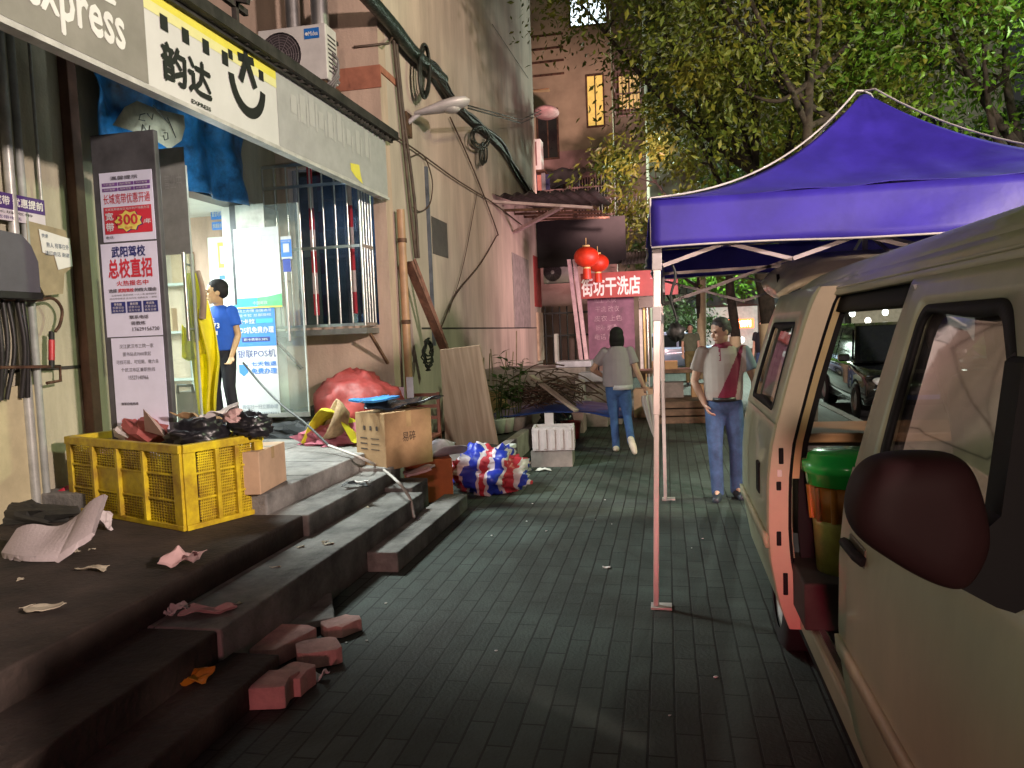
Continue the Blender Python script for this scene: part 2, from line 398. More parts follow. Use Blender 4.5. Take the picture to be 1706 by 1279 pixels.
# steel window cage
STEEL = mat('stainless', (.62,.62,.60), .28, .9, var=.08)
cg = thing('window_cage', 'stainless steel burglar bars boxed out over the shop side window', 'window bars', (-3.8, YG-.2, 1.8))
cy0 = 8.5; L0 = P(452, 548, 'y', cy0).x; L1 = P(609, 546, 'y', cy0).x; z0c, z1c = 1.79, 3.7
cb_ = MB()
for k in range(9):
    x = L0+(L1-L0)*k/8; cb_.cyl((x, cy0, z0c), (x, cy0, z1c), .011 if k < 8 else .018, n=8)
for k in range(1, 5): cb_.cyl((L1, cy0+k*.085, z0c), (L1, cy0+k*.085, z1c), .011, n=8)
cb_.build('bars', STEEL, cg)
for z in (z0c+.02, 2.72, 3.45, z1c):
    rl = MB(); rl.box((L0, cy0-.012, z-.016), (L1, cy0+.012, z+.016)); rl.box((L1-.012, cy0+.012, z-.016), (L1+.012, YG, z+.016)); rl.build('rail', STEEL, cg)
sl = MB(); sl.box((L0-.1, cy0-.03, 1.70), (L1+.03, YG, 1.765)); sl.build('sill_tray', mat('grey_tin', (.3,.29,.28), .5, .6), cg)
a = P(617, 556, 'y', cy0+.02); b = P(646, 605, 'y', YG-.02)
for a_, b_ in ((a, b), ((L1-1.2, cy0+.02, 1.70), (L1-1.0, YG-.02, 1.3))): MB().bar(a_, b_, .03, .03).build('bracket', mat('rusty_angle', (.25,.13,.08), .8, .3, var=.4), cg)
for (x0, y0, x1, y1, c_, lb) in ((644, 645, 674, 664, (.60,.36,.42), 'faded pink paper note stuck low on the peach wall above the black plastic bag'), (677, 628, 690, 662, (.56,.46,.50), 'narrow pale paper note on the peach wall beside the downpipe')):
    a_, b_ = P(x0, y0, 'y', YG), P(x1, y1, 'y', YG); one(MB().box((a_.x, YG-.008, b_.z), (b_.x, YG-.001, a_.z)), 'wall_note', mat('note_%d' % x0, c_, .8, var=.15), lb, 'note')

# roof gutter and shed roof over the sign
RUST = mat('dark_rusty_sheet', (.07,.06,.055), .75, .2, var=.4, scale=6)
rf = thing('sheet_roof', 'dark corrugated sheet roof and gutter edge above the long shop sign', 'roof', (-4, 5, 4.2))
rfm = MB()
def corr(x0, x1, y0, y1, z0, z1, n):
    def fn(u, v):
        y = y0+(y1-y0)*u; return V((x0+(x1-x0)*v, y, z0+(z1-z0)*v+.025*math.cos(2*math.pi*u*n)))
    return fn
rfm.grid(corr(-3.12, XW, 1.0, YG-.02, 3.97, 4.10, 50), 300, 2); rfm.build('corrugated_sheet', RUST, rf, thick=.006)
gt = MB(); ga = P(392, 50, 'x', -3.13); gb_ = P(634, 212, 'x', -3.13); gs = (gb_.z-ga.z)/(gb_.y-ga.y); gz = lambda y: ga.z+gs*(y-ga.y); gt.bar((-3.13, .8, gz(.8)), (-3.13, 8.95, gz(8.95)), .10, .09); gt.bar((-3.17, .8, gz(.8)-.058), (-3.17, 8.95, gz(8.95)-.058), .03, .03); gt.build('gutter', mat('gutter_dark', (.045,.04,.036), .7, .2, var=.4), rf)
up = thing('upper_awning', 'high lean-to awning of pale sheets on dark beams at the top left', 'awning', (-4.4, 5, 5.3))
um = MB(); um.grid(corr(-3.9, -6.2, 2.0, 7.2, 5.0, 5.7, 34), 204, 2); um.build('sheet', mat('weathered_sheet', (.30,.26,.22), .8, var=.4, scale=3), up, thick=.006)
ub = MB()
for y in (2.4, 3.4, 4.4, 5.4, 6.4, 7.0): ub.bar((-3.85, y, 4.93), (-6.2, y, 5.62), .06, .08)
for k in range(3): ub.bar((-4.0-.8*k, 2, 4.9+.24*k), (-4.0-.8*k, 7.2, 4.9+.24*k), .05, .06)
ub.build('beams', RUST, up)
for y in (3.2, 7.0): MB().bar((-4.0, y, 4.0), (-4.0, y, 5.0), .05, .05).build('post', RUST, up)

# ------------------------------------------------------------------ the long sign
SX = -3.2
sg = thing('shop_sign', 'long white and grey parcel shop sign with smiling black logo over the doorway', 'sign', (SX, 5, 3.3))
Z0, Z1 = 3.30, 4.06
MB().box((SX-.07, 1.3, Z0), (SX, 8.82, Z1)).build('board', mat('sign_white', (.66,.66,.65), .45, var=.05, scale=2), sg, bevel=.01)
MB().box((SX-.075, 1.29, Z0-.03), (SX+.012, 8.83, Z0)).build('edge_strip', mat('strip_white', (.55,.55,.52), .6), sg)
pn = Panel((SX, 0, 0), (0, 1, 0), (0, 0, 1))
INK = mat('black_ink', (.012,.012,.013), .5, var=.05); GREY = mat('faded_grey_vinyl', (.26,.245,.22), .5, var=.12, scale=3)
YEL = mat('yellow_vinyl', (.80,.72,.10), .45, var=.05); WHT = mat('white_vinyl', (.75,.75,.73), .5, var=.04); PGR = mat('pale_grey_vinyl', (.41,.41,.41), .5, var=.08)
YEL2 = mat('pale_yellow_vinyl', (.78,.75,.36), .45, var=.04); GHO = mat('ghost_vinyl', (.46,.455,.45), .5, var=.05)
def S(px, py): q = P(px, py, 'x', SX); return q.y, q.z
ya = S(243, 75)[0]; yb = S(462, 180)[0]
pn.rect(1.32, Z0+.01, ya, Z1-.01, 1); pn.rect(yb, Z0+.01, 8.80, Z1-.01, 4)
pn.rect(ya, Z1-.20, yb, Z1-.01, 2); pn.rect(ya, Z1-.27, yb, Z1-.20, 6)
def sbox(t, p0, p1, m, bold=.0, layer=2):
    y0, y1 = S(*p0)[0], S(*p1)[0]; z1 = S(*p0)[1]; z0 = S(*p1)[1]
    pn.text(t, y0, min(z0, z1), y1, max(z0, z1), m, layer, bold)
# the grey end: big word and one character above it
y0, y1 = S(0, 20)[0], S(206, 60)[0]
hx = S(150, 20)[1]-S(150, 72)[1]
ez = S(194, 80)[1]; et = S(190, 28)[1]; xh = et-ez
pn.text('express', S(40, 10)[0], ez-xh*.38, y1, et, 3, 2, .03)
pn.text('快递', y1-.60, et+.06, y1-.06, et+.30, 3, 2, .03)
# four squares, characters, small word
for px, py in ((272, 38), (308, 60), (342, 78), (374, 97)):
    c = S(px, py); pn.rect(c[0]-.04, c[1]-.05, c[0]+.04, c[1]+.05, 0, 2)
c0 = S(270, 110); c1 = S(350, 140)
pn.text('韵达', c0[0], S(308, 148)[1], c1[0], S(285, 76)[1], 0, 2, .045)
pn.text('EXPRESS', S(318, 165)[0], S(334, 178.5)[1], S(350, 180)[0], S(334, 172)[1], 0, 2, .02)
# smiling logo
lc = S(411, 128); rr = .275
a0 = [(lc[0]+rr*math.cos(t), lc[1]-.03+rr*1.05*math.sin(t)) for t in [R(183+k*9.5) for k in range(19)]]
wdt = .08
for k in range(len(a0)-1):
    (x0, z0), (x1, z1) = a0[k], a0[k+1]; f = (rr-wdt)/rr; cxx, czz = lc[0], lc[1]-.03
    pn.shape([(x0, z0), (x1, z1), (cxx+(x1-cxx)*f, czz+(z1-czz)*f), (cxx+(x0-cxx)*f, czz+(z0-czz)*f)], 0, 2)
def stroke(p, q, wd, layer=2):
    d = V((q[0]-p[0], q[1]-p[1])); n_ = V((-d.y, d.x)).normalized()*wd/2
    pn.shape([(p[0]+n_.x, p[1]+n_.y), (p[0]-n_.x, p[1]-n_.y), (q[0]-n_.x, q[1]-n_.y), (q[0]+n_.x, q[1]+n_.y)], 0, layer)
lx, lz = lc[0]-.01, lc[1]+.09
stroke((lx, lz+.20), (lx, lz), .065, 3); stroke((lx-.115, lz+.03), (lx+.125, lz+.06), .065, 2)
stroke((lx, lz+.04), (lx-.10, lz-.15), .065, 4); stroke((lx, lz+.04), (lx+.115, lz-.15), .065, 5)
pn.rect(lc[0]+.185, lc[1]+.04, lc[0]+.26, lc[1]+.12, 0, 2); pn.rect(lc[0]-.26, lc[1]+.06, lc[0]-.20, lc[1]+.13, 0, 2)
# ghosts of letters taken off, and a yellow sticker
for k in range(9):
    y = S(485+k*15, 200)[0]; hh = .16+.05*((k*7) % 3)
    pn.rect(y, Z0+.36-.02*((k*5) % 3), y+.11, Z0+.36+hh, 7, 2); pn.rect(y+.13, Z0+.31, y+.17, Z0+.31+hh, 7, 2)
s0 = S(584, 272); pn.shape([(s0[0]-.02, s0[1]), (s0[0]+.22, s0[1]+.03), (s0[0]+.26, s0[1]-.09), (s0[0]+.3, s0[1]-.16), (s0[0]+.1, s0[1]-.12), (s0[0]-.01, s0[1]-.07)], 2, 2)
pn.build('print', [INK, GREY, YEL, WHT, PGR, INK, YEL2, GHO], sg)

# ================================================================== LEFT WALL
PIPE = mat('steel_pipe', (.50,.51,.48), .4, .25, var=.2); RUSTY = mat('rusty_iron', (.16,.085,.055), .7, .5, var=.4, scale=9)
COP = mat('copper_pipe', (.30,.13,.09), .5, .3, var=.2)
def W(px, py, off=.06): return P(px, py, 'x', XW+off)
def vpipe(x, y0, y1, r, m, x2=None, off=.06):
    a, b = W(x, y0, off), W(x2 or x, y1, off); a.y = b.y = (a.y+b.y)/2
    return MB().cyl(a, b, r, n=10, m=m)
g = thing('barred_window', 'barred window with dark curtain at the left edge, beside vertical pipes', 'window', (XW, 3.6, 1.6))
MB().box((XW-.2, 1.4, 1.62), (XW-.19, 4.35, 3.3)).build('pane', mat('dark_curtain', (.05,.035,.04), .8, var=.4, scale=12), g)
fm = MB()
fm.box((XW-.05, 4.27, 1.62), (XW+.02, 4.35, 3.3)); fm.build('frame', mat('window_frame_white', (.55,.53,.5), .5), g)
b_ = MB()
for k in range(8): b_.cyl((XW+.13, 3.0+k*.16, 1.35), (XW+.13, 3.0+k*.16, 3.4), .010, n=6)
b_.build('bars', RUSTY, g)
hb = MB()
hb.tube(spline([W(0, 498, .13), W(60, 500, .13), W(88, 497, .13), W(103, 515, .13), W(100, 540, .13), W(92, 552, .13)], 5), .012)
hb.build('bent_rail', RUSTY, g)
MB().tube([W(0, 612, .13), W(100, 610, .13), W(101, 634, .13), W(78, 638, .13)], .012).build('bottom_rail', RUSTY, g)
MB().cyl(W(86, 552, .13), W(86, 612, .13), .02, n=8, m=1).cyl(W(86, 566, .13), W(86, 600, .13), .022, n=8, m=0).build('red_grip', [mat('red_tape', (.5,.03,.04), .4), mat('black_rubber', (.012,.012,.012), .6)], g)
one(vpipe(28, 40, 850, .035, 0), 'wall_pipe', PIPE, 'thick steel pipe on the cream wall, nearest the barred window', 'pipe', 'pipes on the cream wall')
one(vpipe(47, 40, 850, .028, 0), 'wall_pipe', mat('grey_pvc', (.36,.38,.36), .5), 'grey plastic pipe between the thick steel pipe and thin conduit', 'pipe', 'pipes on the cream wall')
one(vpipe(60, 60, 380, .012, 0), 'conduit', PIPE, 'thin metal conduit high on the cream wall above the purple notice', 'conduit')
eb = thing('meter_box', 'rounded dark grey electric box on the cream wall at the left edge', 'electric box', W(30, 450))
q0, q1 = W(0, 392, .2), W(60, 488, .2)
m_ = MB(); ys0 = q0.y-.35
def ebf(u, v):
    a = math.pi*(.5+u*.0)
    return V((0, 0, 0))
pr_ = [(ys0, q1.z), (q1.y, q1.z), (q1.y, q1.z+.22), (q1.y-.05, q0.z-.05), (q1.y-.13, q0.z+.02), (ys0, q0.z+.05)]
m_.prism([(XW+.02, a, b) for a, b in pr_], (.22, 0, 0)); m_.build('case', mat('box_dark_grey', (.10,.10,.12), .5, var=.1), eb, bevel=.02)
MB().box((XW+.02, ys0-.01, q1.z-.05), (XW+.25, q1.y+.012, q1.z)).build('lower_lip', mat('black_rubber', ()), eb, bevel=.006)
wm = MB()
rng = random.Random(3)
for k in range(9):
    y = ys0+.1+k*(q1.y-ys0-.15)/8; a = V((XW+.1+.05*rng.random(), y, q1.z-.02)); b = V((XW+.08, y+.04*rng.uniform(-1, 1), q1.z-.75))
    wm.tube(spline([a, (a+b)/2+V((.03, rng.uniform(-.05, .05), 0)), b], 5), .012+.008*rng.random(), 6)
wm.build('hanging_wires', mat('black_cable', (.02,.018,.018), .5, var=.2), eb)
q0, q1 = W(0, 640, .03), W(78, 860, .03)
one(MB().box((XW+.002, q0.y-.6, .43), (XW+.05, W(70, 700, .05).y, W(60, 640, .05).z)), 'wall_panel', mat('cream_board', (.52,.46,.29), .8, var=.1), 'tall plain cream board against the wall under the electric box', 'board', bevel=.006)
def note(px0, py0, px1, py1, off=.03):
    a, b = W(px0, py0, off), W(px1, py1, off); return a.y, b.y, min(a.z, b.z), max(a.z, b.z)
y0, y1, z0, z1 = note(0, 322, 66, 378)
nb = thing('purple_notice', 'purple and white broadband notice on the cream wall above the electric box', 'notice', (XW, y0, z0))
MB().box((XW+.07, y0-.5, z0), (XW+.085, y1, z1)).build('board', mat('notice_white', (.66,.62,.68), .5, var=.05), nb)
p_ = Panel((XW+.085, 0, 0), (0, 1, 0), (0, 0, 1)); hz = z1-z0
p_.rect(y0-.5, z0+hz*.42, y1, z1, 0); p_.text('宽带 优惠提前', y0-.12, z0+hz*.55, y1-.02, z0+hz*.88, 1, 2, .03)
p_.text('长城宽带', y0-.1, z0+hz*.25, y1-.12, z0+hz*.36, 2, 1); p_.text('宽带电话', y0-.1, z0+.01, y0+.11, z0+hz*.18, 0, 1)
p_.build('print', [mat('deep_purple', (.085,.04,.20), .5), WHT, INK], nb)
y0, y1, z0, z1 = note(52, 382, 108, 448)
cn = thing('cardboard_note', 'torn cardboard with a white handwritten note taped on, right of the electric box', 'notice', (XW, y0, z0))
p_ = Panel((XW+.08, 0, 0), (0, 1, 0), (0, 0, 1))
p_.shape([(y0-.1, z0-.02), (y0+.02, z0-.22), (y1-.1, z0-.2), (y1-.07, z0-.04), (y1, z0), (y1-.02, z1+.02), (y0-.1, z1+.05)], 0)
p_.build('cardboard', mat('old_card', (.36,.30,.19), .85, var=.15), cn, thick=.006)
p_ = Panel((XW+.092, 0, 0), (0, 1, 0), (0, 0, 1))
p_.shape([(y0, z1), (y0+.02, z0+.10), (y0+.08, z0+.09), (y0+.13, z0+.09), (y0+.16, z0-.02), (y1+.01, z0+.02), (y1, z1-.04)], 0)
p_.text('快递', y0+.02, z1-.06, y0+.08, z1-.03, 1); p_.text('熟人 有事在外', y0+.06, z1-.13, y1-.02, z1-.09, 1); p_.text('请打电话 谢谢', y0+.04, z1-.19, y1-.02, z1-.155, 1)
p_.build('paper', [WHT, mat('blue_pen', (.08,.12,.2), .6)], cn)

# ================================================================== SHOP DOORWAY
GLS = glass('door_glass', (.86,.95,.92), .05, .10, (.6,.68,.64))
FZ = .8
yl = 7.9; hx0 = -4.62; hx1 = P(513, 640, 'y', yl).x
d = thing('glass_door', 'open glass door leaf covered in posters, right of the boy', 'door', (hx0, yl, FZ))
MB().box((hx0, yl-.006, FZ+.02), (hx1, yl+.006, 3.15)).build('pane', GLS, d)
MB().box((hx0, yl-.016, FZ), (hx1, yl+.016, FZ+.05)).build('bottom_rail', STEEL, d)
MB().box((hx1-.008, yl-.011, FZ), (hx1+.006, yl+.011, 3.15)).build('edge_seal', mat('pale_seal', (.5,.56,.54), .3), d)
h_ = MB()
for s in (-1, 1):
    a, b = P(476, 453, 'y', yl-.06*s), P(483, 568, 'y', yl-.06*s)
    x = (a.x+b.x)/2+.0; h_.cyl((x, yl-.06*s, b.z), (x, yl-.06*s, a.z), .016, n=10)
    for z in (b.z+.1, a.z-.1): h_.cyl((x, yl, z), (x, yl-.06*s, z), .009, n=8)
h_.build('handle', STEEL, d)
yn = 5.92; nx1 = P(317, 400, 'y', yn).x
d = thing('glass_door', 'open glass door leaf with long handle, partly hidden by the poster board', 'door', (hx0, yn, FZ))
MB().box((hx0, yn-.006, FZ+.02), (nx1, yn+.006, 3.15)).build('pane', GLS, d)
MB().box((hx0, yn-.016, FZ), (nx1, yn+.016, FZ+.05)).build('bottom_rail', STEEL, d)
MB().box((nx1-.006, yn-.011, FZ), (nx1+.006, yn+.011, 3.15)).build('edge_seal', mat('pale_seal', ()), d)
h_ = MB()
a, b = P(305, 420, 'y', yn-.06), P(311, 568, 'y', yn-.06)
for s in (-1, 1):
    h_.cyl((a.x, yn-.06*s, b.z), (a.x, yn-.06*s, a.z), .016, n=10)
    for z in (b.z+.1, a.z-.1): h_.cyl((a.x, yn, z), (a.x, yn-.06*s, z), .009, n=8)
h_.build('handle', STEEL, d)
a, b = P(262, 248, 'y', yn-.02), P(317, 422, 'y', yn-.02)
p_ = Panel((0, yn-.012, 0), (1, 0, 0), (0, 0, 1)); p_.rect(a.x, b.z, b.x, a.z, 0); p_.text('营业中', a.x+.04, a.z-.34, b.x-.04, a.z-.22, 1, 2)
one(p_, 'grey_film', [mat('grey_film', (.26,.27,.26), .5, var=.15), mat('film_letter', (.33,.34,.33), .5)], 'sheet of grey film stuck on the left glass door', 'sticker')

# posters on the right leaf
BLUE = mat('poster_blue', (.05,.22,.66), .5, var=.06); PWH = mat('poster_white', (.56,.60,.61), .55, var=.05); SKYB = mat('poster_sky', (.05,.42,.68), .5)
GRN = mat('poster_green', (.12,.52,.22), .5); LIME = mat('poster_lime', (.6,.75,.1), .5); NAVY = mat('navy_ink', (.03,.05,.25), .5); PGY = mat('poster_grey', (.5,.54,.56), .6)
def yposter(name, px0, py0, px1, py1, y, label, draw, mats, cat='poster', thick=.004):
    a, b = P(px0, py0, 'y', y), P(px1, py1, 'y', y)
    p = Panel((a.x, y, b.z), (1, 0, 0), (0, 0, 1)); w_, h = b.x-a.x, a.z-b.z
    t = thing(name, label, cat, (a.x, y, b.z))
    MB().box((a.x, y, b.z), (b.x, y+thick, a.z)).build('sheet', mats[0], t)
    draw(p, w_, h)
    if p.f: p.build('print', mats, t)
    return t
def dr(p, w_, h):
    p.rect(0, h*.63, w_, h, 1); p.rect(0, h*.965, w_, h, 4, 2)
    p.text('线上办理 全国通用', w_*.1, h*.93, w_*.92, h*.955, 0); p.text('拉卡拉 总部授权', w_*.1, h*.89, w_*.92, h*.915, 0)
    p.text('拉卡拉', w_*.05, h*.83, w_*.5, h*.87, 0, 2, .03); p.rect(w_*.54, h*.83, w_*.95, h*.868, 4, 2)
    p.text('POS机免费办理', w_*.03, h*.745, w_*.96, h*.80, 0, 2, .04); p.rect(w_*.15, h*.67, w_*.85, h*.71, 2, 2); p.text('刷卡费率0.38%', w_*.2, h*.677, w_*.8, h*.702, 0, 3)
    p.text('银联POS机', w_*.02, h*.53, w_*.97, h*.60, 2, 1); p.text('七天包退', w_*.34, h*.455, w_*.97, h*.495, 1, 1, .03); p.text('免费办理', w_*.34, h*.385, w_*.97, h*.435, 1, 1, .03)
    p.shape([(w_*.03, h*.47), (w_*.25, h*.47), (w_*.25, h*.40), (w_*.14, h*.365), (w_*.03, h*.40)], 1)
    p.text('微信扫一扫立即办理', w_*.05, h*.075, w_*.95, h*.115, 3, 1); p.text('电话: 13437224201', w_*.05, h*.025, w_*.95, h*.05, 3, 1)
yposter('pos_poster', 390, 508, 468, 694, yl-.014, 'tall blue and white card machine poster on the lower glass door', dr, [PWH, BLUE, NAVY, mat('poster_grey_ink', (.25,.3,.36), .6), SKYB])
def dr(p, w_, h):
    p.rect(0, 0, w_, h*.13, 1); p.shape([(w_*.45, 0), (w_, 0), (w_, h*.17), (w_*.7, h*.14), (w_*.45, h*.13)], 2, 2); p.rect(0, 0, w_, h*.02, 3, 3)
    for k in range(14): p.rect(w_*.06, h*(.22+k*.052), w_*.92, h*(.222+k*.052), 4)
    for k in range(4): p.rect(w_*(.06+k*.28), h*.22, w_*(.064+k*.28), h*.9, 4)
    p.text('中国邮政', w_*.36, h*.045, w_*.68, h*.085, 0, 4)
yposter('price_poster', 388, 382, 471, 511, yl-.022, 'large white price table with blue and green wave along its bottom', dr, [PWH, SKYB, GRN, LIME, PGY])
yposter('blank_sheet', 391, 342, 441, 386, yl-.016, 'blank white sheet overlapping above the large price table', lambda p, w_, h: p.rect(w_*.1, h*.2, w_*.8, h*.22, 1), [mat('sheet_green_white', (.62,.68,.62), .6), PGY])
def dr(p, w_, h):
    p.rect(0, h*.1, w_, h*.86, 1); p.rect(w_*.22, h*.3, w_*.78, h*.68, 0, 2); p.text('扫码付款', w_*.1, h*.74, w_*.9, h*.82, 0, 2)
yposter('payment_sticker', 467, 394, 487, 431, yl-.014, 'small blue and white payment sticker near the door handle', dr, [PWH, BLUE])
yposter('payment_sticker', 471, 431, 485, 452, yl-.014, 'tiny dark blue sticker just above the right door handle', lambda p, w_, h: p.text('收款', w_*.2, h*.5, w_*.8, h*.8, 0, 2), [mat('dark_blue_print', (.04,.08,.42), .5)])
# shop room inside: shelf, cabinet with notices, wires
cab = thing('white_cabinet', 'white cabinet with blue stickers inside the shop behind the boy', 'cabinet', (-5.4, 8.7, .8))
cxa, cxb = P(345, 400, 'y', 8.6).x, P(400, 400, 'y', 8.6).x
MB().box((cxa, 8.6, .8), (cxb+.35, 9.25, 2.95)).build('case', mat('cabinet_white', (.7,.74,.7), .5, var=.04), cab, bevel=.01)
p_ = Panel((0, 8.6, 0), (1, 0, 0), (0, 0, 1))
def brect(px0, py0, px1, py1, m, l=1): a, b = P(px0, py0, 'y', 8.6), P(px1, py1, 'y', 8.6); p_.rect(a.x, b.z, b.x, a.z, m, l)
def btext(t, px0, py0, px1, py1, m, l=2, bo=.02): a, b = P(px0, py0, 'y', 8.6), P(px1, py1, 'y', 8.6); p_.text(t, a.x, b.z, b.x, a.z, m, l, bo)
brect(351, 349, 381, 364, 0); btext('营业时间', 353, 352, 370, 360, 1); brect(353, 370, 374, 382, 0); btext('快递服务', 355, 373, 370, 379, 1)
brect(362, 404, 385, 445, 2); brect(366, 410, 385, 438, 1, 2); brect(364, 457, 388, 466, 1); brect(366, 459, 386, 464, 0, 2)
p_.build('sticker_print', [BLUE, PWH, LIME], cab)
shf = thing('stock_shelf', 'pale metal rack with boxes inside the bright shop', 'shelf', (-7.5, 8.9, .8))
for x in (-8.6, -7.2, -5.9):
    for y in (8.75, 9.2): MB().cyl((x, y, .8), (x, y, 2.9), .02, n=6).build('upright', mat('rack_grey', (.5,.52,.5), .5, .4), shf)
for z in (1.2, 1.8, 2.4): MB().box((-8.65, 8.7, z), (-5.85, 9.25, z+.03)).build('shelf_board', mat('rack_board', (.55,.57,.55), .6), shf)
CARD = mat('cardboard', (.40,.25,.125), .85, var=.14, scale=4, bump=.08, bscale=50)
CARDP = mat('cardboard_pale', (.50,.34,.22), .85, var=.12, scale=4)
rng = random.Random(5)
for k in range(9):
    x = -8.5+k*.3; z = (1.23, 1.83, 2.43)[k % 3]; hh = rng.uniform(.2, .4)
    one(MB().box((x, 8.75, z), (x+.26, 9.1, z+hh)), 'stock_box', CARDP, 'brown carton stored on the rack inside the bright shop', 'box', 'cartons on the shop rack', bevel=.006)
ct = thing('black_stool', 'black folding frame beside the poster board just inside the door', 'stool', (-4.5, 6.6, .8))
m_ = MB(); m_.tube([P(296, 655, 'y', 6.5), P(296, 642, 'y', 6.5), P(320, 642, 'y', 6.5), P(322, 655, 'y', 6.5)], .016); m_.build('top_bar', mat('black_metal', (.02,.022,.022), .5), ct)
a, b = P(298, 652, 'y', 6.55), P(330, 705, 'y', 6.55); MB().box((a.x, 6.5, .8), (b.x, 6.8, a.z)).build('seat_box', mat('grey_brown_card', (.2,.17,.15), .8), ct, bevel=.01)
# yellow sheet on the door
yc = thing('yellow_raincoat', 'long yellow raincoat hanging on the left glass door in front of the boy', 'raincoat', (-4, 6.0, 1.0))
def ycf(u, v):
    t = v; pxl = 306+24*t; pxr = 330+34*min(1, t*1.6)
    px = pxl+(pxr-pxl)*u; py = 455+235*t
    q = P(px, py, 'y', 6.05); q.y += .05*math.sin(u*14+t*3)+.03*math.sin(t*7+u*5); return q
MB().grid(ycf, 24, 20).build('skirt', mat('yellow_plastic', (.95,.84,.03), .4, var=.1, scale=3, trans=.4), yc, thick=.004)
MB().tube(spline([P(330, 452, 'y', 6.0), P(336, 475, 'y', 5.97), P(339, 500, 'y', 5.97), P(337, 530, 'y', 6.0)], 5), [.02, .05, .06, .03], 8).build('sleeve', mat('tan_fabric', (.38,.28,.2), .7), yc)
a = P(303, 560, 'y', 6.0)
MB().grid(lambda u, v: P(303+40*u*(.5+.5*v), 540+55*v+6*math.sin(u*5), 'y', 6.02+.04*math.sin(u*9)), 12, 10).build('flap', mat('yellow_plastic', ()), yc, thick=.004)

# transom with blue tarpaulin
tr = thing('transom_bundle', 'blue tarpaulin and a torn pale plastic sheet stuffed above the shop doorway', 'tarpaulin', (XW, 7, 3.2))
TARP = mat('blue_tarp', (.03,.24,.62), .35, var=.45, scale=4, bump=.3, bscale=12)
MB().grid(lambda u, v: V((XW+.12+.06*noise.noise(V((u*9, v*4, 1)))+.05*math.sin(u*22+v*3), 5.62+2.35*u, 3.15+.95*v)), 60, 16).build('tarp', TARP, tr, thick=.005)
def cs(px, py): return P(px, py, 'x', XW+.26)
m_ = MB(); pts = [cs(188, 208), cs(208, 178), cs(228, 168), cs(262, 182), cs(306, 192), cs(308, 212), cs(302, 234), cs(282, 248), cs(246, 226)]
cc = sum(pts, V())/len(pts)+V((.04, 0, 0)); n_ = len(pts); m_.add(pts+[cc], [(i, (i+1) % n_, n_) for i in range(n_)], 0, True)
m_.build('torn_sheet', mat('dirty_cream_plastic', (.52,.50,.38), .5, var=.2, scale=8), tr, thick=.006)
ps = MB()
def scr(pts): ps.tube([cs(a, b)+V((.055, 0, 0)) for a, b in pts], .005, 5)
scr([(232, 190), (224, 192), (222, 200), (232, 202)]); scr([(236, 190), (244, 200), (246, 190)]); scr([(226, 222), (228, 208), (238, 224), (240, 210)]); scr([(246, 176), (272, 206)]); scr([(264, 222), (270, 222), (271, 232), (265, 234), (263, 226)]); scr([(270, 196), (284, 230)])
ps.build('marker_scrawl', INK, tr)

# poster board standing at the door
yb_ = 5.0
a, b = P(145, 215, 'y', yb_), P(256, 226, 'y', yb_)
bx0, bx1, bz1 = a.x+.015, b.x, (a.z+b.z)/2
pb = thing('poster_board', 'tall dark upright board covered in lilac posters behind the yellow crate', 'advertising board', (bx0, yb_, .58))
MB().box((bx0, yb_, .58), (bx1, yb_+.05, bz1)).build('board', mat('dark_board', (.10,.10,.11), .55, var=.25, scale=3), pb, bevel=.008)
LIL = mat('lilac_paper', (.76,.77,.95), .5, var=.04); RED = mat('red_print', (.62,.035,.06), .5, var=.06); PUR = mat('purple_print', (.22,.09,.36), .5); DBL = mat('ink_blue', (.03,.04,.22), .5)
YLP = mat('yellow_print', (.85,.75,.15), .5); RWH = mat('white_print', (.78,.76,.8), .5); DGY = mat('grey_print', (.17,.16,.2), .5); PNK = mat('pink_print', (.72,.42,.52), .5)
PM = [LIL, RED, PUR, DBL, YLP, RWH, DGY, PNK]
def bposter(py0, py1, name, label, draw, dx0=.06):
    a, b = P(200, py0, 'y', yb_-.004), P(200, py1, 'y', yb_-.004)
    x0, x1 = bx0+dx0, bx1-.035; w_, h = x1-x0, a.z-b.z
    t = thing(name, label, 'poster', (x0, yb_, b.z)); MB().box((x0, yb_-.007, b.z), (x1, yb_-.001, a.z)).build('sheet', LIL, t)
    p = Panel((x0, yb_-.0075, b.z), (1, 0, 0), (0, 0, 1)); draw(p, w_, h); p.build('print', PM, t)
def dr(p, w_, h):
    p.text('温馨提示', w_*.22, h*.885, w_*.74, h*.94, 6, 1, .01)
    for r_ in range(2):
        for k in range(3): p.rect(w_*(.05+.31*k), h*(.80-.075*r_), w_*(.345+.31*k), h*(.85-.075*r_), 2); p.text('光纤宽带', w_*(.08+.31*k), h*(.81-.075*r_), w_*(.30+.31*k), h*(.84-.075*r_), 5, 2)
    p.text('长城宽带优惠开通', w_*.06, h*.54, w_*.95, h*.69, 1, 1); p.rect(w_*.05, h*.11, w_*.96, h*.50, 1)
    p.text('长城宽带进社区光纤到户特惠办理', w_*.08, h*.445, w_*.93, h*.485, 5, 2)
    st_ = [(w_*(.52+(.27 if k % 2 else .22)*math.cos(k*math.pi/9)), h*(.285+(.155 if k % 2 else .12)*math.sin(k*math.pi/9))) for k in range(18)]
    p.shape([(a+w_*.015, b-h*.008) for a, b in st_], 3, 2); p.shape(st_, 4, 3); p.text('300', w_*.31, h*.23, w_*.70, h*.38, 1, 4, .03); p.text('包年', w_*.45, h*.165, w_*.6, h*.205, 1, 4)
    p.text('宽', w_*.08, h*.31, w_*.23, h*.42, 5, 2, .04); p.text('带', w_*.08, h*.15, w_*.23, h*.27, 5, 2, .04); p.text('/年', w_*.80, h*.23, w_*.94, h*.30, 5, 2, .04)
    p.text('电话:', w_*.06, h*.04, w_*.22, h*.085, 6, 1)
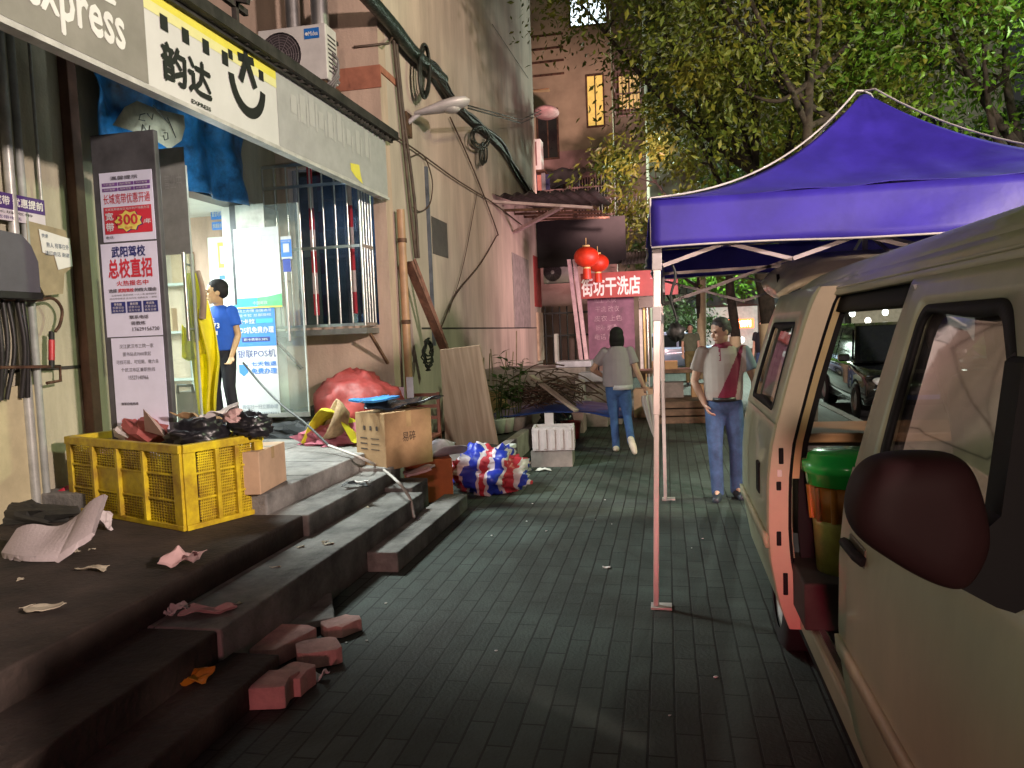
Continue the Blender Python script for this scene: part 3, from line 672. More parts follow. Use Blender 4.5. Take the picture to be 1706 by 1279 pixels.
bposter(286, 402, 'broadband_poster', 'lilac broadband poster with red band and yellow burst reading 300, top of the board', dr)
def dr(p, w_, h):
    p.text('武阳驾校', w_*.2, h*.85, w_*.80, h*.965, 3, 1, .03); p.text('总校直招', w_*.12, h*.63, w_*.9, h*.83, 1, 1, .035); p.text('火热报名中', w_*.25, h*.545, w_*.82, h*.60, 1, 1, .01)
    p.text('选择', w_*.1, h*.475, w_*.25, h*.515, 6, 1, .03); p.text('武阳驾校', w_*.27, h*.475, w_*.55, h*.515, 1, 1, .03); p.text('的四大理由', w_*.57, h*.475, w_*.95, h*.515, 6, 1, .03)
    p.text('正规驾校 就近训练 一人一车 随到随学', w_*.14, h*.435, w_*.95, h*.455, 6, 1); p.text('周边地铁接送 自主约车 包教包会 一费制', w_*.1, h*.40, w_*.95, h*.42, 6, 1)
    for k, s in enumerate(('学车送', '报名赠', '考试场')): p.rect(w_*(.12+.29*k), h*.255, w_*(.38+.29*k), h*.375, 3); p.text(s, w_*(.18+.29*k), h*.335, w_*(.32+.29*k), h*.362, 5, 2, .02); p.text('优惠活动', w_*(.15+.29*k), h*.30, w_*(.35+.29*k), h*.326, 5, 2); p.text('练车方便', w_*(.15+.29*k), h*.265, w_*(.35+.29*k), h*.291, 5, 2)
    p.text('联系电话', w_*.44, h*.185, w_*.78, h*.225, 6, 1, .02); p.text('蒋教练', w_*.46, h*.12, w_*.72, h*.16, 6, 1, .02); p.text('17629156720', w_*.48, h*.055, w_*.96, h*.095, 6, 1, .01)
bposter(405, 561, 'driving_school_poster', 'lilac driving school poster with large red headline, middle of the board', dr, .03)
def dr(p, w_, h):
    for k, s in enumerate(('汉江武汉市三院一家', '图书站点7000家起', '可找可报、可短期、做六条', '个武汉市区兼职热线', '15527140966')):
        i = (.16, .22, .08, .16, .3)[k]; p.text(s, w_*i, h*(.885-k*.085), w_*(.98-i), h*(.93-k*.085), 6, 1)
    p.text('兼职日结热线', w_*.12, h*.27, w_*.45, h*.30, 6, 1, .03); p.text('加入我们', w_*.1, h*.03, w_*.5, h*.12, 1, 1, .02)
bposter(563, 716, 'job_poster', 'plain lilac poster with grey printed lines, bottom of the board', dr)

# ================================================================== WALL FITTINGS
ACW = mat('ac_white', (.62,.60,.58), .45, var=.08); ACD = mat('ac_dark', (.05,.04,.045), .6)
def ac_unit(loc, s, label, name='air_conditioner', logo=True):
    """outdoor unit, front towards -y, loc = centre of its base, s = width"""
    c = V(loc); w2, h, dp = s/2, s*.74, s*.36
    t = thing(name, label, 'air conditioner', c)
    MB().box((c.x-w2, c.y, c.z), (c.x+w2, c.y+dp, c.z+h)).build('case', ACW, t, bevel=.012)
    fx, fz, fr_ = c.x-w2*.36, c.z+h*.5, h*.42
    m = MB()
    m.lathe([(fr_, 0), (fr_, .012), (fr_*.93, .012), (fr_*.93, 0)], (fx, c.y-.012, fz), 28, 0, axis=(0, 1, 0))
    m.lathe([(0, .004), (fr_*.95, .004)], (fx, c.y-.012, fz), 28, 1, axis=(0, 1, 0))
    for k in range(2, 9): r_ = fr_*k/9.; m.tube([V((fx+r_*math.cos(2*math.pi*j/24), c.y-.014, fz+r_*math.sin(2*math.pi*j/24))) for j in range(24)], .005, 4, 0, closed=True)
    for k in range(6): a = math.pi*k/6; m.cyl((fx-fr_*.93*math.cos(a), c.y-.012, fz-fr_*.93*math.sin(a)), (fx+fr_*.93*math.cos(a), c.y-.012, fz+fr_*.93*math.sin(a)), .004, n=4)
    m.build('fan_grille', [mat('ac_grille', (.17,.14,.15), .5), ACD], t)
    MB().lathe([(0, -.022), (fr_*.2, -.018), (fr_*.2, 0)], (fx, c.y-.002, fz), 16, axis=(0, 1, 0)).build('fan_hub', ACW, t)
    if logo:
        p = Panel((c.x+w2*.38, c.y-.003, c.z+h*.74), (1, 0, 0), (0, 0, 1)); p.rect(0, 0, w2*.44, h*.19, 0)
        p.text('Midea', w2*.13, h*.05, w2*.40, h*.13, 1, 2, .02)
        p.add([p.at(w2*.075+w2*.045*math.cos(k*.5236)*1, h*.09+w2*.045*math.sin(k*.5236), .006) for k in range(12)], [tuple(range(12))], 1)
        p.build('badge', [mat('badge_blue', (.02,.16,.55), .4), WHT], t)
    sd = MB()
    for k in range(9): sd.box((c.x+w2, c.y+dp*.15, c.z+h*(.15+k*.08)), (c.x+w2+.004, c.y+dp*.85, c.z+h*(.18+k*.08)))
    sd.build('side_louvre', ACD, t)
    return t
a, b = P(428, 38, 'y', 8.15), P(547, 140, 'y', 8.15)
ac1 = ac_unit(((a.x+b.x)/2, 8.15, 4.52), abs(b.x-a.x), 'white air conditioner with blue badge standing on the shop roof against the tall wall')
m = MB(); c = WL[ac1.name]

for dx in (-.4, .3): MB().box((c.x+dx, 8.15, 4.40), (c.x+dx+.06, 8.6, 4.52)).build('foot', RUSTY, ac1)
m = MB()
for k in range(4): m.tube(spline([(c.x+.41, 8.3, 4.85-.07*k), (c.x+.47, 8.3, 4.75-.08*k), (c.x+.45, 8.28, 4.6-.03*k), (c.x+.3+.05*k, 8.2, 4.42)], 5), .013, 6)
m.build('pipes', mat('grey_insulation', (.22,.2,.2), .8), ac1)
vt = thing('vent_duct', 'two fat metal exhaust ducts above the white air conditioner', 'duct', (c.x, 8.4, 5.1))
for px, r_ in ((487, .085), (532, .10)):
    q = P(px, 12, 'y', 8.35); MB().tube([(q.x, 8.35, 5.06), (q.x, 8.35, 5.75)], r_, 14).build('duct_pipe', mat('duct_metal', (.5,.48,.47), .35, .85, var=.15), vt)
MB().box((c.x-.42, 8.2, 5.03), (c.x+.36, 8.6, 5.07)).build('duct_tray', RUST, vt)

LGREY = mat('lamp_grey', (.50,.46,.49), .5, .2, var=.1)
A, B = P(690, 190, 'x', XL+.12), P(783, 166, 'x', XL+.85)
sl_ = thing('wall_street_lamp', 'unlit pale grey street lamp head on a bracket high on the peach wall', 'street lamp', A)
d = (B-A); L_ = d.length; dn = d.normalized()
m = MB(); m.lathe([(.03, 0), (.05, .03), (.075, L_*.25), (.12, L_*.55), (.125, L_*.75), (.09, L_*.93), (.02, L_)], A, 18, 0, axis=dn, sq=(1.25, .62)); m.build('lamp_housing', LGREY, sl_)
m = MB(); mid = A+dn*L_*.66-V((0, 0, .055)); m.ell(mid, (.12, .10, .055), 0); m.build('lamp_glass', mat('lamp_glass_grey', (.42,.39,.40), .2), sl_)
MB().tube([(XL, A.y, A.z-.12), A+V((.02, 0, -.03)), A+dn*.1], .03, 10).build('arm', LGREY, sl_)
MB().box((XL, A.y-.1, A.z-.28), (XL+.05, A.y+.1, A.z+.02)).build('wall_plate', RUSTY, sl_)

BLK = mat('cable_black', (.022,.025,.022), .5, var=.4, scale=15)
def wl_(pts, off=.08): return [P(a, b, 'x', XL+off) for a, b in pts]
bundle = wl_([(596, -22), (620, 4), (655, 44), (690, 88), (738, 132)], .12)
cbl = thing('cable_bundle', 'thick black cable bundle sagging along the upper peach wall, with hanging coils', 'cables', bundle[-1])
MB().tube(spline(bundle, 8), .085, 12).build('thick_run', mat('bundle_wrap', (.018,.03,.022), .45, var=.5, scale=14, bump=.6, bscale=20), cbl)
rng = random.Random(11)
m = MB()
for k in range(6):
    pts = wl_([(690, 88), (722, 118), (752, 165), (790, 200), (835, 240), (862, 285), (884, 322), (905, 345)], .1)
    pts = [q+V((rng.uniform(-.04, .06), 0, rng.uniform(-.07, .07))) for q in pts]
    m.tube(spline(pts, 6), .022+.012*rng.random(), 7)
m.build('thin_run', BLK, cbl)
for (x0, y0, rx, rz, n) in ((706, 118, 9, 44, 7), (800, 228, 15, 18, 5), (806, 258, 4, 18, 4)):
    m = MB()
    for k in range(n):
        jx, jy = rng.uniform(-3, 3), rng.uniform(-4, 4)
        m.tube([P(x0+jx+rx*math.cos(t)*(.8+.3*rng.random()*0+.04*k), y0+jy+rz*math.sin(t)*(.85+.03*k), 'x', XL+.12+.012*k) for t in [2*math.pi*j/22 for j in range(22)]], .017, 6, closed=True)
    m.build('cable_coil', BLK, cbl)
m = MB()
for dx in (0, 4): m.tube(spline([P(655+dx, 60, 'x', XL+.05), P(668+dx, 190, 'x', XL+.05), P(682+dx*2, 330, 'x', XL+.05), P(693+dx, 430, 'x', XL+.05)], 6), .022, 7)
m.tube([P(655, 60, 'x', XL+.05), P(648, 72, 'y', YG-.02), P(590, 78, 'y', YG-.02)], .015, 6)
m.build('drop_cable', mat('brown_cable', (.09,.055,.04), .6, var=.3), cbl)
def wire(pts, r, label, off=.05, m=None, name='wall_wire'):
    q = spline(wl_(pts, off), 6); return one(MB().tube(q, r, 5), name, m or mat('brown_cable', ()), label, 'wire')
wire([(645, 217), (700, 255), (762, 300), (822, 338), (870, 375)], .012, 'thin dark wire sloping down the peach wall from the roof corner to the awning')
wire([(750, 195), (775, 250), (800, 310), (828, 385), (826, 395), (800, 440), (760, 490), (735, 545)], .013, 'dark wire dropping from the street lamp and bending back toward the leaning planks')
wire([(682, 262), (705, 258), (720, 300), (716, 340), (700, 352), (688, 345)], .010, 'small loose loop of wire hanging beside the downpipe')
wire([(795, 320), (772, 440), (748, 520)], .007, 'very fine wire hanging down the middle of the peach wall')
wire([(820, 40), (880, 130)], .008, 'fine wire on the topmost part of the peach wall', name='wall_wire')
for k, (a_, b_) in enumerate((((780, 176), (905, 182)), ((780, 180), (905, 188)))):
    q0_ = P(*a_, 'x', XL+.8); q1_ = P(*b_, 'y', 24.)
    one(MB().tube([q0_, (q0_+q1_)/2-V((0, 0, .25)), q1_], .012, 5), 'overhead_wire', BLK, 'thin overhead wire from the street lamp to the far flats', 'wire', 'pair of overhead wires')
dp = thing('downpipe', 'tan plastic downpipe at the corner of the peach wall', 'pipe', (XL+.07, 9.1, .1))
MB().cyl((XL+.09, 9.12, .1), (XL+.09, 9.12, 3.2), .05, n=12).build('pipe', mat('tan_pvc', (.45,.26,.15), .5, var=.15), dp)
m = MB()
for z in (.8, 1.8, 2.8): m.cyl((XL+.09, 9.12, z), (XL+.09, 9.12, z+.05), .06, n=12)
m.build('pipe_clip', RUSTY, dp)
cc_ = MB()
rng = random.Random(2)
for k in range(5):
    q = P(712, 565+k*4, 'x', XL+.25); cc_.tube([q+V((.03*rng.uniform(-1, 1), .17*math.cos(t)*(.7+.1*k), .16*math.sin(t)*(.7+.1*k)-.1)) for t in [2*math.pi*j/18 for j in range(18)]], .012, 5, closed=True)
one(cc_, 'wire_coil', BLK, 'tangled coil of black wire behind the top of the leaning planks', 'wire')
PLK = mat('reddish_plank', (.26,.12,.085), .8, var=.35, scale=7, bump=.3)
for (a_, b_, wd, lb) in (((680, 436), (744, 590), .15, 'long reddish plank leaning on the peach wall, the wider one'), ((690, 432), (738, 560), .09, 'narrow reddish plank leaning just beside the wider plank')):
    q0_, q1_ = P(*a_, 'x', XL+.13), P(b_[0], b_[1], 'x', XL+.42); q1_ = q0_+(q1_-q0_)*1.12
    one(MB().bar(q0_, q1_, wd, .03), 'leaning_plank', PLK, lb, 'plank', 'planks leaning on the wall')

# ================================================================== CLUTTER ON THE STEPS
# yellow turnover crate
F_, Lc, Rc = V((-3.08, 4.39, .437)), V((-4.41, 4.94, .437)), V((-2.88, 4.77, .437))
eu = (Lc-F_).normalized(); ev = V((-eu.y, eu.x, 0)); ev = ev if ev.dot(Rc-F_) > 0 else -ev
LU, LV, CH = (Lc-F_).length, (Rc-F_).length*1.0, .56
LV = .62
ctc = F_+eu*LU/2+ev*LV/2
cr = thing('yellow_crate', 'large yellow mesh crate heaped with waste paper on the low platform', 'crate', ctc)
CRY = mat('crate_yellow', (.64,.50,.012), .45, var=.22, scale=6, col2=(.30,.17,.015), bump=.12, bscale=30)
def cpt(u, v, z): return F_+eu*u+ev*v+V((0, 0, z))
def cface(o, du, ln, n_, cells, solid):
    """one side wall: frame ribs, wire mesh and closed cells"""
    o = V(o); m = MB(); mm = MB(); up_ = V((0, 0, 1))
    def bx(u0, u1, z0, z1, th, off=0., tgt=m): tgt.obox(o+du*(u0+u1)/2+up_*(z0+z1)/2+n_*off, du*(u1-u0)/2, n_*th/2, up_*(z1-z0)/2)
    bx(0, ln, CH-.055, CH, .05); bx(0, ln, 0, .035, .04)
    for u0, u1 in ((0, .09), (ln-.07, ln)): bx(u0, u1, .035, CH-.055, .034)
    for k in range(1, cells): u = .09+(ln-.16)*k/cells; bx(u-.016, u+.016, .035, CH-.055, .05, .008)
    for z in (.19, .36): bx(.09, ln-.07, z-.008, z+.008, .026)
    cw = (ln-.16)/cells
    for k in range(cells):
        for r_, (za, zb) in enumerate(((.035, .182), (.198, .352), (.368, CH-.055))):
            u0, u1 = .09+cw*k+.016, .09+cw*(k+1)-.016
            if (k, r_) in solid: bx(u0, u1, za, zb, .012); continue
            nx = 9
            for j in range(1, nx): u = u0+(u1-u0)*j/nx; bx(u-.0035, u+.0035, za, zb, .006, 0, mm)
            for j in range(1, 8): z = za+(zb-za)*j/8; bx(u0, u1, z-.0035, z+.0035, .006, .001, mm)
    return m, mm
for (o, du, ln, n_, cells, solid) in ((cpt(0, 0, 0), eu, LU, -ev, 4, {(1, 1), (2, 1)}), (cpt(0, 0, 0), ev, LV, -eu, 3, set()), (cpt(0, LV, 0), eu, LU, ev, 4, set()), (cpt(LU, 0, 0), ev, LV, eu, 3, set())):
    m, mm = cface(o, du, ln, n_, cells, solid)
    fo = m.build('crate_side', CRY, cr, bevel=.004); WL[fo.name] = WL[cr.name]; mm.build('mesh_panel', CRY, fo)
MB().obox(cpt(LU/2, LV/2, .02), eu*LU/2, ev*LV/2, V((0, 0, .01))).build('crate_floor', CRY, cr)
rng = random.Random(21)
PAP = [mat('pink_paper', (.55,.36,.35), .8, var=.1), mat('white_paper', (.62,.57,.56), .8, var=.08), CARDP, mat('black_bag', (.015,.014,.018), .35), mat('red_carton', (.38,.10,.09), .7), CARD]
def crumple(c, s, seed, amp=.35, nu=14, nv=9, sq=(1, 1, .6)):
    return MB().ell(c, (s*sq[0], s*sq[1], s*sq[2]), 0, amp, 2.2, seed, nu, nv, smooth=False)
def sheet(c, sx, sy, yaw, bend, seed, n=5, tilt=0.):
    """torn bent sheet of paper or film"""
    r_ = random.Random(seed); ph = r_.uniform(0, 6)
    ca, sa = math.cos(yaw), math.sin(yaw)
    def fn(u, v):
        x = (u-.5)*sx*(1+.18*math.sin(v*5+ph)); y = (v-.5)*sy*(1+.2*math.sin(u*6+ph))
        z = bend*(noise.noise(V((u*1.7, v*1.7, seed*1.3)))+.5+.35*noise.noise(V((u*4.5, v*4.5, seed*2.1))))+tilt*(u)*sx
        return V(c)+V((x*ca-y*sa, x*sa+y*ca, z+.004))
    return MB().grid(fn, n+4, n+4, smooth=n > 7)
# fill, then what lies on top
fl = MB(); fl.obox(cpt(LU/2, LV/2, .24), eu*(LU/2-.03), ev*(LV/2-.03), V((0, 0, .2)))
for k in range(26):
    u, v = rng.uniform(.1, LU-.1), rng.choice([.04, .05, rng.uniform(.05, LV-.05)]); a = rng.uniform(-.6, .6)
    fl.obox(cpt(u, v+.02, rng.uniform(.08, .42)), (eu*math.cos(a)+V((0, 0, 1))*math.sin(a))*.09, ev*.02, (V((0, 0, 1))*math.cos(a)-eu*math.sin(a))*.06, k % 3)
one(fl, 'waste_paper', [mat('waste_tan', (.42,.27,.13), .9, var=.35, scale=7), PAP[1], PAP[0]], 'packed waste cartons and paper filling the inside of the yellow crate', 'waste paper')
top = (('paper_carton', 'crumpled reddish carton sticking up at the left of the heap in the yellow crate', .85, .3, .58, .17, 4, 1), ('white_sheet', 'pointed pale pink sheet standing up in the middle of the crate heap', .62, .2, .60, .15, 0, 2), ('paper_wad', 'small white paper wad at the left edge of the crate heap', 1.0, .22, .58, .10, 1, 3), ('carton_flap', 'brown carton flap at the back of the crate heap, left of the black bag', .50, .48, .60, .13, 5, 4), ('black_bag', 'black plastic bag bulging in the right part of the yellow crate', .25, .3, .56, .20, 3, 5), ('paper_sheet', 'white sheet with a pink edge lying over the black bag in the crate', .20, .40, .66, .14, 1, 6), ('pink_wad', 'crumpled pink wrapper on the crate heap near the boy', .1, .5, .68, .09, 0, 7), ('black_parcel', 'dark parcel wrapper at the right rear corner of the crate heap', .02, .56, .62, .15, 3, 8))
for (nm, lb, u, v, z, s_, mi, sd) in top:
    c = cpt(u, v, z)
    if sd in (2,): mb = MB().add([c+eu*.12, c-eu*.12+V((0, 0, -.03)), c-ev*.06+eu*.02+V((0, 0, .17)), c+ev*.08], [(0, 1, 2), (1, 3, 2), (3, 0, 2), (0, 3, 1)])
    elif sd in (6, 4): mb = sheet(c, s_*2, s_*1.6, .5+sd, .07, sd, 6, .25)
    elif mi == 3: mb = MB().ell(c, (s_, s_*.9, s_*.62), 0, .34, 2.3, sd*3.7, 36, 24)
    else: mb = crumple(c, s_, sd*3.7, .45, 12, 8, (1, .9, .65))
    one(mb, nm, PAP[mi], lb, 'waste paper', 'waste heaped in the crate', thick=.004 if sd in (6, 4) else 0)

def carton(name, label, base, ax, ay, h, m=CARD, tape=True, flaps=0., cat='box'):
    """cardboard box from a base corner and two edge vectors"""
    o = V(base); ax, ay = V(ax), V(ay); up_ = V((0, 0, h)); t = thing(name, label, cat, o+(ax+ay)/2)
    MB().obox(o+(ax+ay+up_)/2, ax/2, ay/2, up_/2).build('body', m, t, bevel=.006)
    if tape:
        b = MB(); n = ax.normalized()*.03; c = o+(ax)/2+up_+V((0, 0, .002))
        b.add([c-n, c+n, c+n+ay, c-n+ay], [(0, 1, 2, 3)]); c2 = o+ax/2-ay.normalized()*.002
        b.add([c2-n+up_, c2+n+up_, c2+n+up_*.72, c2-n+up_*.72], [(0, 3, 2, 1)]); b.build('tape', mat('packing_tape', (.46,.32,.16), .25), t)
    return t
q = V((-2.80, 4.93, .582)); r_ = P(478, 800, 'z', .582)
e1 = (r_-q); e1.z = 0; lf = V((-e1.y, e1.x, 0)).normalized()*.42
carton('cardboard_box', 'open brown cardboard box just behind the yellow crate', P(435, 824, 'z', .582), (r_-P(435, 824, 'z', .582)), lf, .30, CARDP)
c0 = V((-2.56, 6.32, .437)); q0_ = P(630, 773, 'z', .437); q1_ = P(685, 765, 'z', .437); q2_ = P(602, 768, 'z', .437)
exv = (q1_-q0_).normalized(); dv = V((-exv.y, exv.x, 0)); wbx = .60
zt = .437
bb = carton('big_carton', 'big brown carton with printed symbols near the end of the steps', V((-2.50, 6.50, zt)), V((.28, .50, 0)), V((-.37, .21, 0)), .52, CARD)
p_ = Panel(V((-2.50, 6.50, zt)), V((.28, .50, 0)), (0, 0, 1))
p_.o = p_.o+p_.n*.001
p_.text('易碎', .2, .24, .36, .33, 0, 1); p_.build('print', mat('carton_ink', (.06,.04,.03), .8), bb)
p_ = Panel(V((-2.50, 6.50, zt))+V((-.37, .21, 0)), V((.37, -.21, 0)), (0, 0, 1)); p_.o = p_.o+p_.n*.001
for k in range(3): p_.rect(.12+.09*k, .36, .15+.09*k, .40, 0); p_.rect(.07, .28-.05*k, .17, .292-.05*k, 0); p_.rect(.22, .28-.05*k, .34, .288-.05*k, 0)
p_.build('print', mat('carton_ink', ()), bb)
ctop = V((-2.55, 6.85, .958))
BAGB = mat('black_plastic', (.013,.014,.02), .25, var=.2)
one(sheet(ctop+V((.02, .12, .0)), .62, .62, .5, .10, 3, 10), 'black_plastic_bag', BAGB, 'black plastic bag spread over the big carton', 'plastic bag', thick=.01)
one(sheet(ctop+V((-.12, -.12, .10)), .36, .22, .9, .03, 9, 6), 'blue_packet', mat('blue_packet', (.06,.30,.75), .3), 'bright blue plastic packet on the black bag over the carton', 'packet', thick=.02)
# red bag
q = P(600, 690, 'y', 8.3)
rb_ = MB().ell((q.x-.02, 8.3, .86), (.50, .36, .42), 0, .17, 2.2, 4.4, 40, 26, flat=.582)
one(rb_, 'red_sack', mat('red_woven_plastic', (.42,.06,.055), .5, var=.25, scale=3, bump=.5, bscale=8), 'bulging red woven sack against the wall under the barred window', 'sack')
a = P(560, 742, 'z', .60)
yb0 = V(a)
one(MB().grid(lambda u, v: yb0+V((-.42+.62*u+.1*v, .1+.5*v-.1*u, .02+.34*math.sin(math.pi*min(1, u*1.05))*(1-.6*v)+.06*noise.noise(V((u*5, v*5, 2))))), 16, 12, smooth=False), 'yellow_bag', mat('yellow_woven', (.62,.55,.03), .45, var=.15, scale=4), 'yellow woven bag slumped on the platform in front of the red sack', 'bag', thick=.006)
m = MB(); q = P(575, 705, 'z', .80)
m.lathe([(.01, 0), (.13, .03), (.20, .14), (.215, .20), (.2, .19), (.12, .06), (.01, .04)], q+V((0, .06, -.03)), 20, axis=(-.75, -.45, .4))
one(m, 'straw_hat', mat('straw_tan', (.42,.28,.16), .9, var=.2, scale=20), 'round tan hat lying on edge beside the yellow bag', 'hat')
q = P(480, 728, 'z', .59)
one(MB().ell(q+V((.15, .2, 0)), (.62, .28, .16), 0, .5, 2.6, 8.1, 26, 12, flat=.583, smooth=False), 'dark_sheet', mat('dark_fabric', (.015,.017,.02), .6), 'crumpled black sheet on the platform left of the yellow bag', 'sheet')
q = P(555, 742, 'z', .585)
one(MB().ell(q+V((0, .12, .02)), (.42, .16, .17), 0, .55, 3., 2.2, 22, 12, flat=.583, smooth=False), 'pink_cloth', mat('rose_cloth', (.42,.12,.17), .85), 'dusty pink cloth heaped at the platform edge beside the big carton', 'cloth')
fp = thing('folded_umbrella', 'open dark umbrella frame lying behind the black sheet', 'umbrella', P(510, 715, 'z', .6))
m = MB(); c = WL[fp.name]+V((0, .25, .1))
for k in range(6): a_ = -.5+k*.55; m.tube([c, c+V((.25*math.cos(a_), .2*math.sin(a_), .12)), c+V((.5*math.cos(a_), .4*math.sin(a_), .02))], .008, 5)
m.build('ribs', PIPE, fp)
MB().lathe([(.02, .16), (.25, .12), (.45, .01)], c, 8, smooth=False, sq=(1, .8)).build('canopy', mat('umbrella_green', (.03,.05,.045), .5), fp, thick=.004)
# long stick and cable held by the boy
pts = [P(405, 604, 'y', 7.0), P(435, 640, 'y', 6.9), P(470, 675, 'y', 6.8), P(510, 706, 'y', 6.7), P(548, 742, 'y', 6.62), P(600, 762, 'z', .60), P(632, 778, 'z', .452), P(660, 800, 'z', .452), P(682, 828, 'z', .31), P(690, 862, 'z', .17)]
cb2 = thing('electric_cable', 'pale electric cable running from the boy down over the steps', 'cable', pts[5])
MB().tube(spline(pts[:5], 6), .011, 6).build('dark_length', mat('dark_grey_cable', (.07,.08,.08), .5), cb2)
MB().tube(spline(pts[4:], 6), .013, 6).build('pale_length', mat('pale_cable', (.50,.46,.42), .5), cb2)

# things at the foot of the wall
ob = carton('orange_box', 'orange box below the white plastic bag at the end of the steps', V((-2.5, 7.0, .02)), V((.42, .16, 0)), V((-.14, .34, 0)), .42, mat('orange_board', (.46,.11,.03), .6, var=.12), False)
one(sheet((-2.32, 7.25, .45), .6, .4, .35, .16, 14, 9), 'white_plastic_bag', mat('cloudy_plastic', (.62,.58,.66), .25, trans=.2), 'crumpled white plastic bag lying on the orange box', 'plastic bag', thick=.008)
one(sheet((-2.32, 6.86, .335), .26, .22, .3, .03, 5, 5, .2), 'pink_packet', mat('pink_packet', (.66,.42,.45), .5), 'pale pink packet on the step end in front of the orange box', 'packet', thick=.02)
def stripe_mat():
    m = bpy.data.materials.new('striped_woven'); m.use_nodes = True; t = m.node_tree; b = t.nodes['Principled BSDF']; b.inputs['Roughness'].default_value = .35
    uv = t.nodes.new('ShaderNodeTexCoord'); sp = t.nodes.new('ShaderNodeSeparateXYZ'); t.links.new(uv.outputs['Object'], sp.inputs[0])
    no = t.nodes.new('ShaderNodeTexNoise'); no.inputs['Scale'].default_value = 3.2; t.links.new(uv.outputs['Object'], no.inputs['Vector'])
    a = t.nodes.new('ShaderNodeMath'); a.operation = 'MULTIPLY_ADD'; a.inputs[1].default_value = .42; t.links.new(no.outputs[0], a.inputs[0]); t.links.new(sp.outputs['X'], a.inputs[2])
    mu = t.nodes.new('ShaderNodeMath'); mu.operation = 'MULTIPLY'; mu.inputs[1].default_value = 3.3; t.links.new(a.outputs[0], mu.inputs[0])
    fr = t.nodes.new('ShaderNodeMath'); fr.operation = 'FRACT'; t.links.new(mu.outputs[0], fr.inputs[0])
    r = t.nodes.new('ShaderNodeValToRGB'); r.color_ramp.interpolation = 'CONSTANT'; e = r.color_ramp.elements
    e[0].color = (.02,.04,.42,1); e[1].position = .34; e[1].color = (.66,.58,.62,1)
    for p_, c_ in ((.48, (.5,.04,.06,1)), (.82, (.66,.58,.62,1))): q = e.new(p_); q.color = c_
    t.links.new(fr.outputs[0], r.inputs[0]); t.links.new(r.outputs[0], b.inputs['Base Color']); return m
q = P(800, 832, 'z', 0)
ubag = MB().ell((q.x+.02, q.y+.40, .20), (.42, .30, .27), 0, .40, 2.0, 6.3, 48, 32, flat=.006, smooth=True)
one(ubag, 'striped_bag', stripe_mat(), 'red white and blue striped woven bag slumped on the pavement beside the wooden board', 'bag')
# wooden board
b0, b1 = V((-2.36, 8.1, .02)), P(836, 768, 'z', .02)
t0, t1 = P(733, 582, 'y', 8.72), P(800, 574, 'y', 8.72)
b0 = P(745, 770, 'z', .02); 
up_b = (t0+t1)/2-(b0+b1)/2; uu = (b1-b0)
wbm = MB(); nrm = uu.cross(up_b).normalized()*.02
wbm.add([b0, b1, t1, t0, b0+nrm, b1+nrm, t1+nrm, t0+nrm], [(0, 1, 2, 3), (7, 6, 5, 4), (0, 4, 5, 1), (1, 5, 6, 2), (2, 6, 7, 3), (3, 7, 4, 0)])
def wood_mat(name, c1, c2, sc=(13, .6, .6), rough=.75):
    m = bpy.data.materials.new(name); m.use_nodes = True; t = m.node_tree; b = t.nodes['Principled BSDF']; b.inputs['Roughness'].default_value = rough
    tc = t.nodes.new('ShaderNodeTexCoord'); mp = t.nodes.new('ShaderNodeMapping'); mp.inputs['Scale'].default_value = sc; t.links.new(tc.outputs['Object'], mp.inputs[0])
    n = t.nodes.new('ShaderNodeTexNoise'); n.inputs['Scale'].default_value = 2.2; n.inputs['Detail'].default_value = 7; n.inputs['Distortion'].default_value = .15; t.links.new(mp.outputs[0], n.inputs['Vector'])
    r = t.nodes.new('ShaderNodeValToRGB'); r.color_ramp.elements[0].position = .3; r.color_ramp.elements[1].position = .7; r.color_ramp.elements[0].color = (*c1, 1); r.color_ramp.elements[1].color = (*c2, 1)
    t.links.new(n.outputs[0], r.inputs[0]); t.links.new(r.outputs[0], b.inputs['Base Color']); return m
one(wbm, 'wooden_board', wood_mat('plywood', (.33,.21,.14), (.52,.36,.26)), 'weathered plywood sheet leaning against the peach wall beside the planks', 'board', origin=(b0+b1)/2)
# red stool
stl = thing('red_wooden_chair', 'small dark red wooden chair between the downpipe and the leaning board', 'chair', (-2.95, 9.0, .02))
RWD = mat('red_wood', (.24,.075,.05), .5, var=.2); cx_, cy_ = -2.93, 8.85
MB().box((cx_-.19, cy_-.19, .42), (cx_+.19, cy_+.19, .45)).build('seat', RWD, stl, bevel=.006)
for sx in (-.17, .17):
    for sy in (-.17, .17): MB().box((cx_+sx-.018, cy_+sy-.018, .02), (cx_+sx+.018, cy_+sy+.018, .42 if sy < 0 else .95)).build('leg', RWD, stl)
for z in (.62, .76, .90): MB().box((cx_-.155, cy_+.155, z), (cx_+.155, cy_+.185, z+.04)).build('back_rail', RWD, stl)

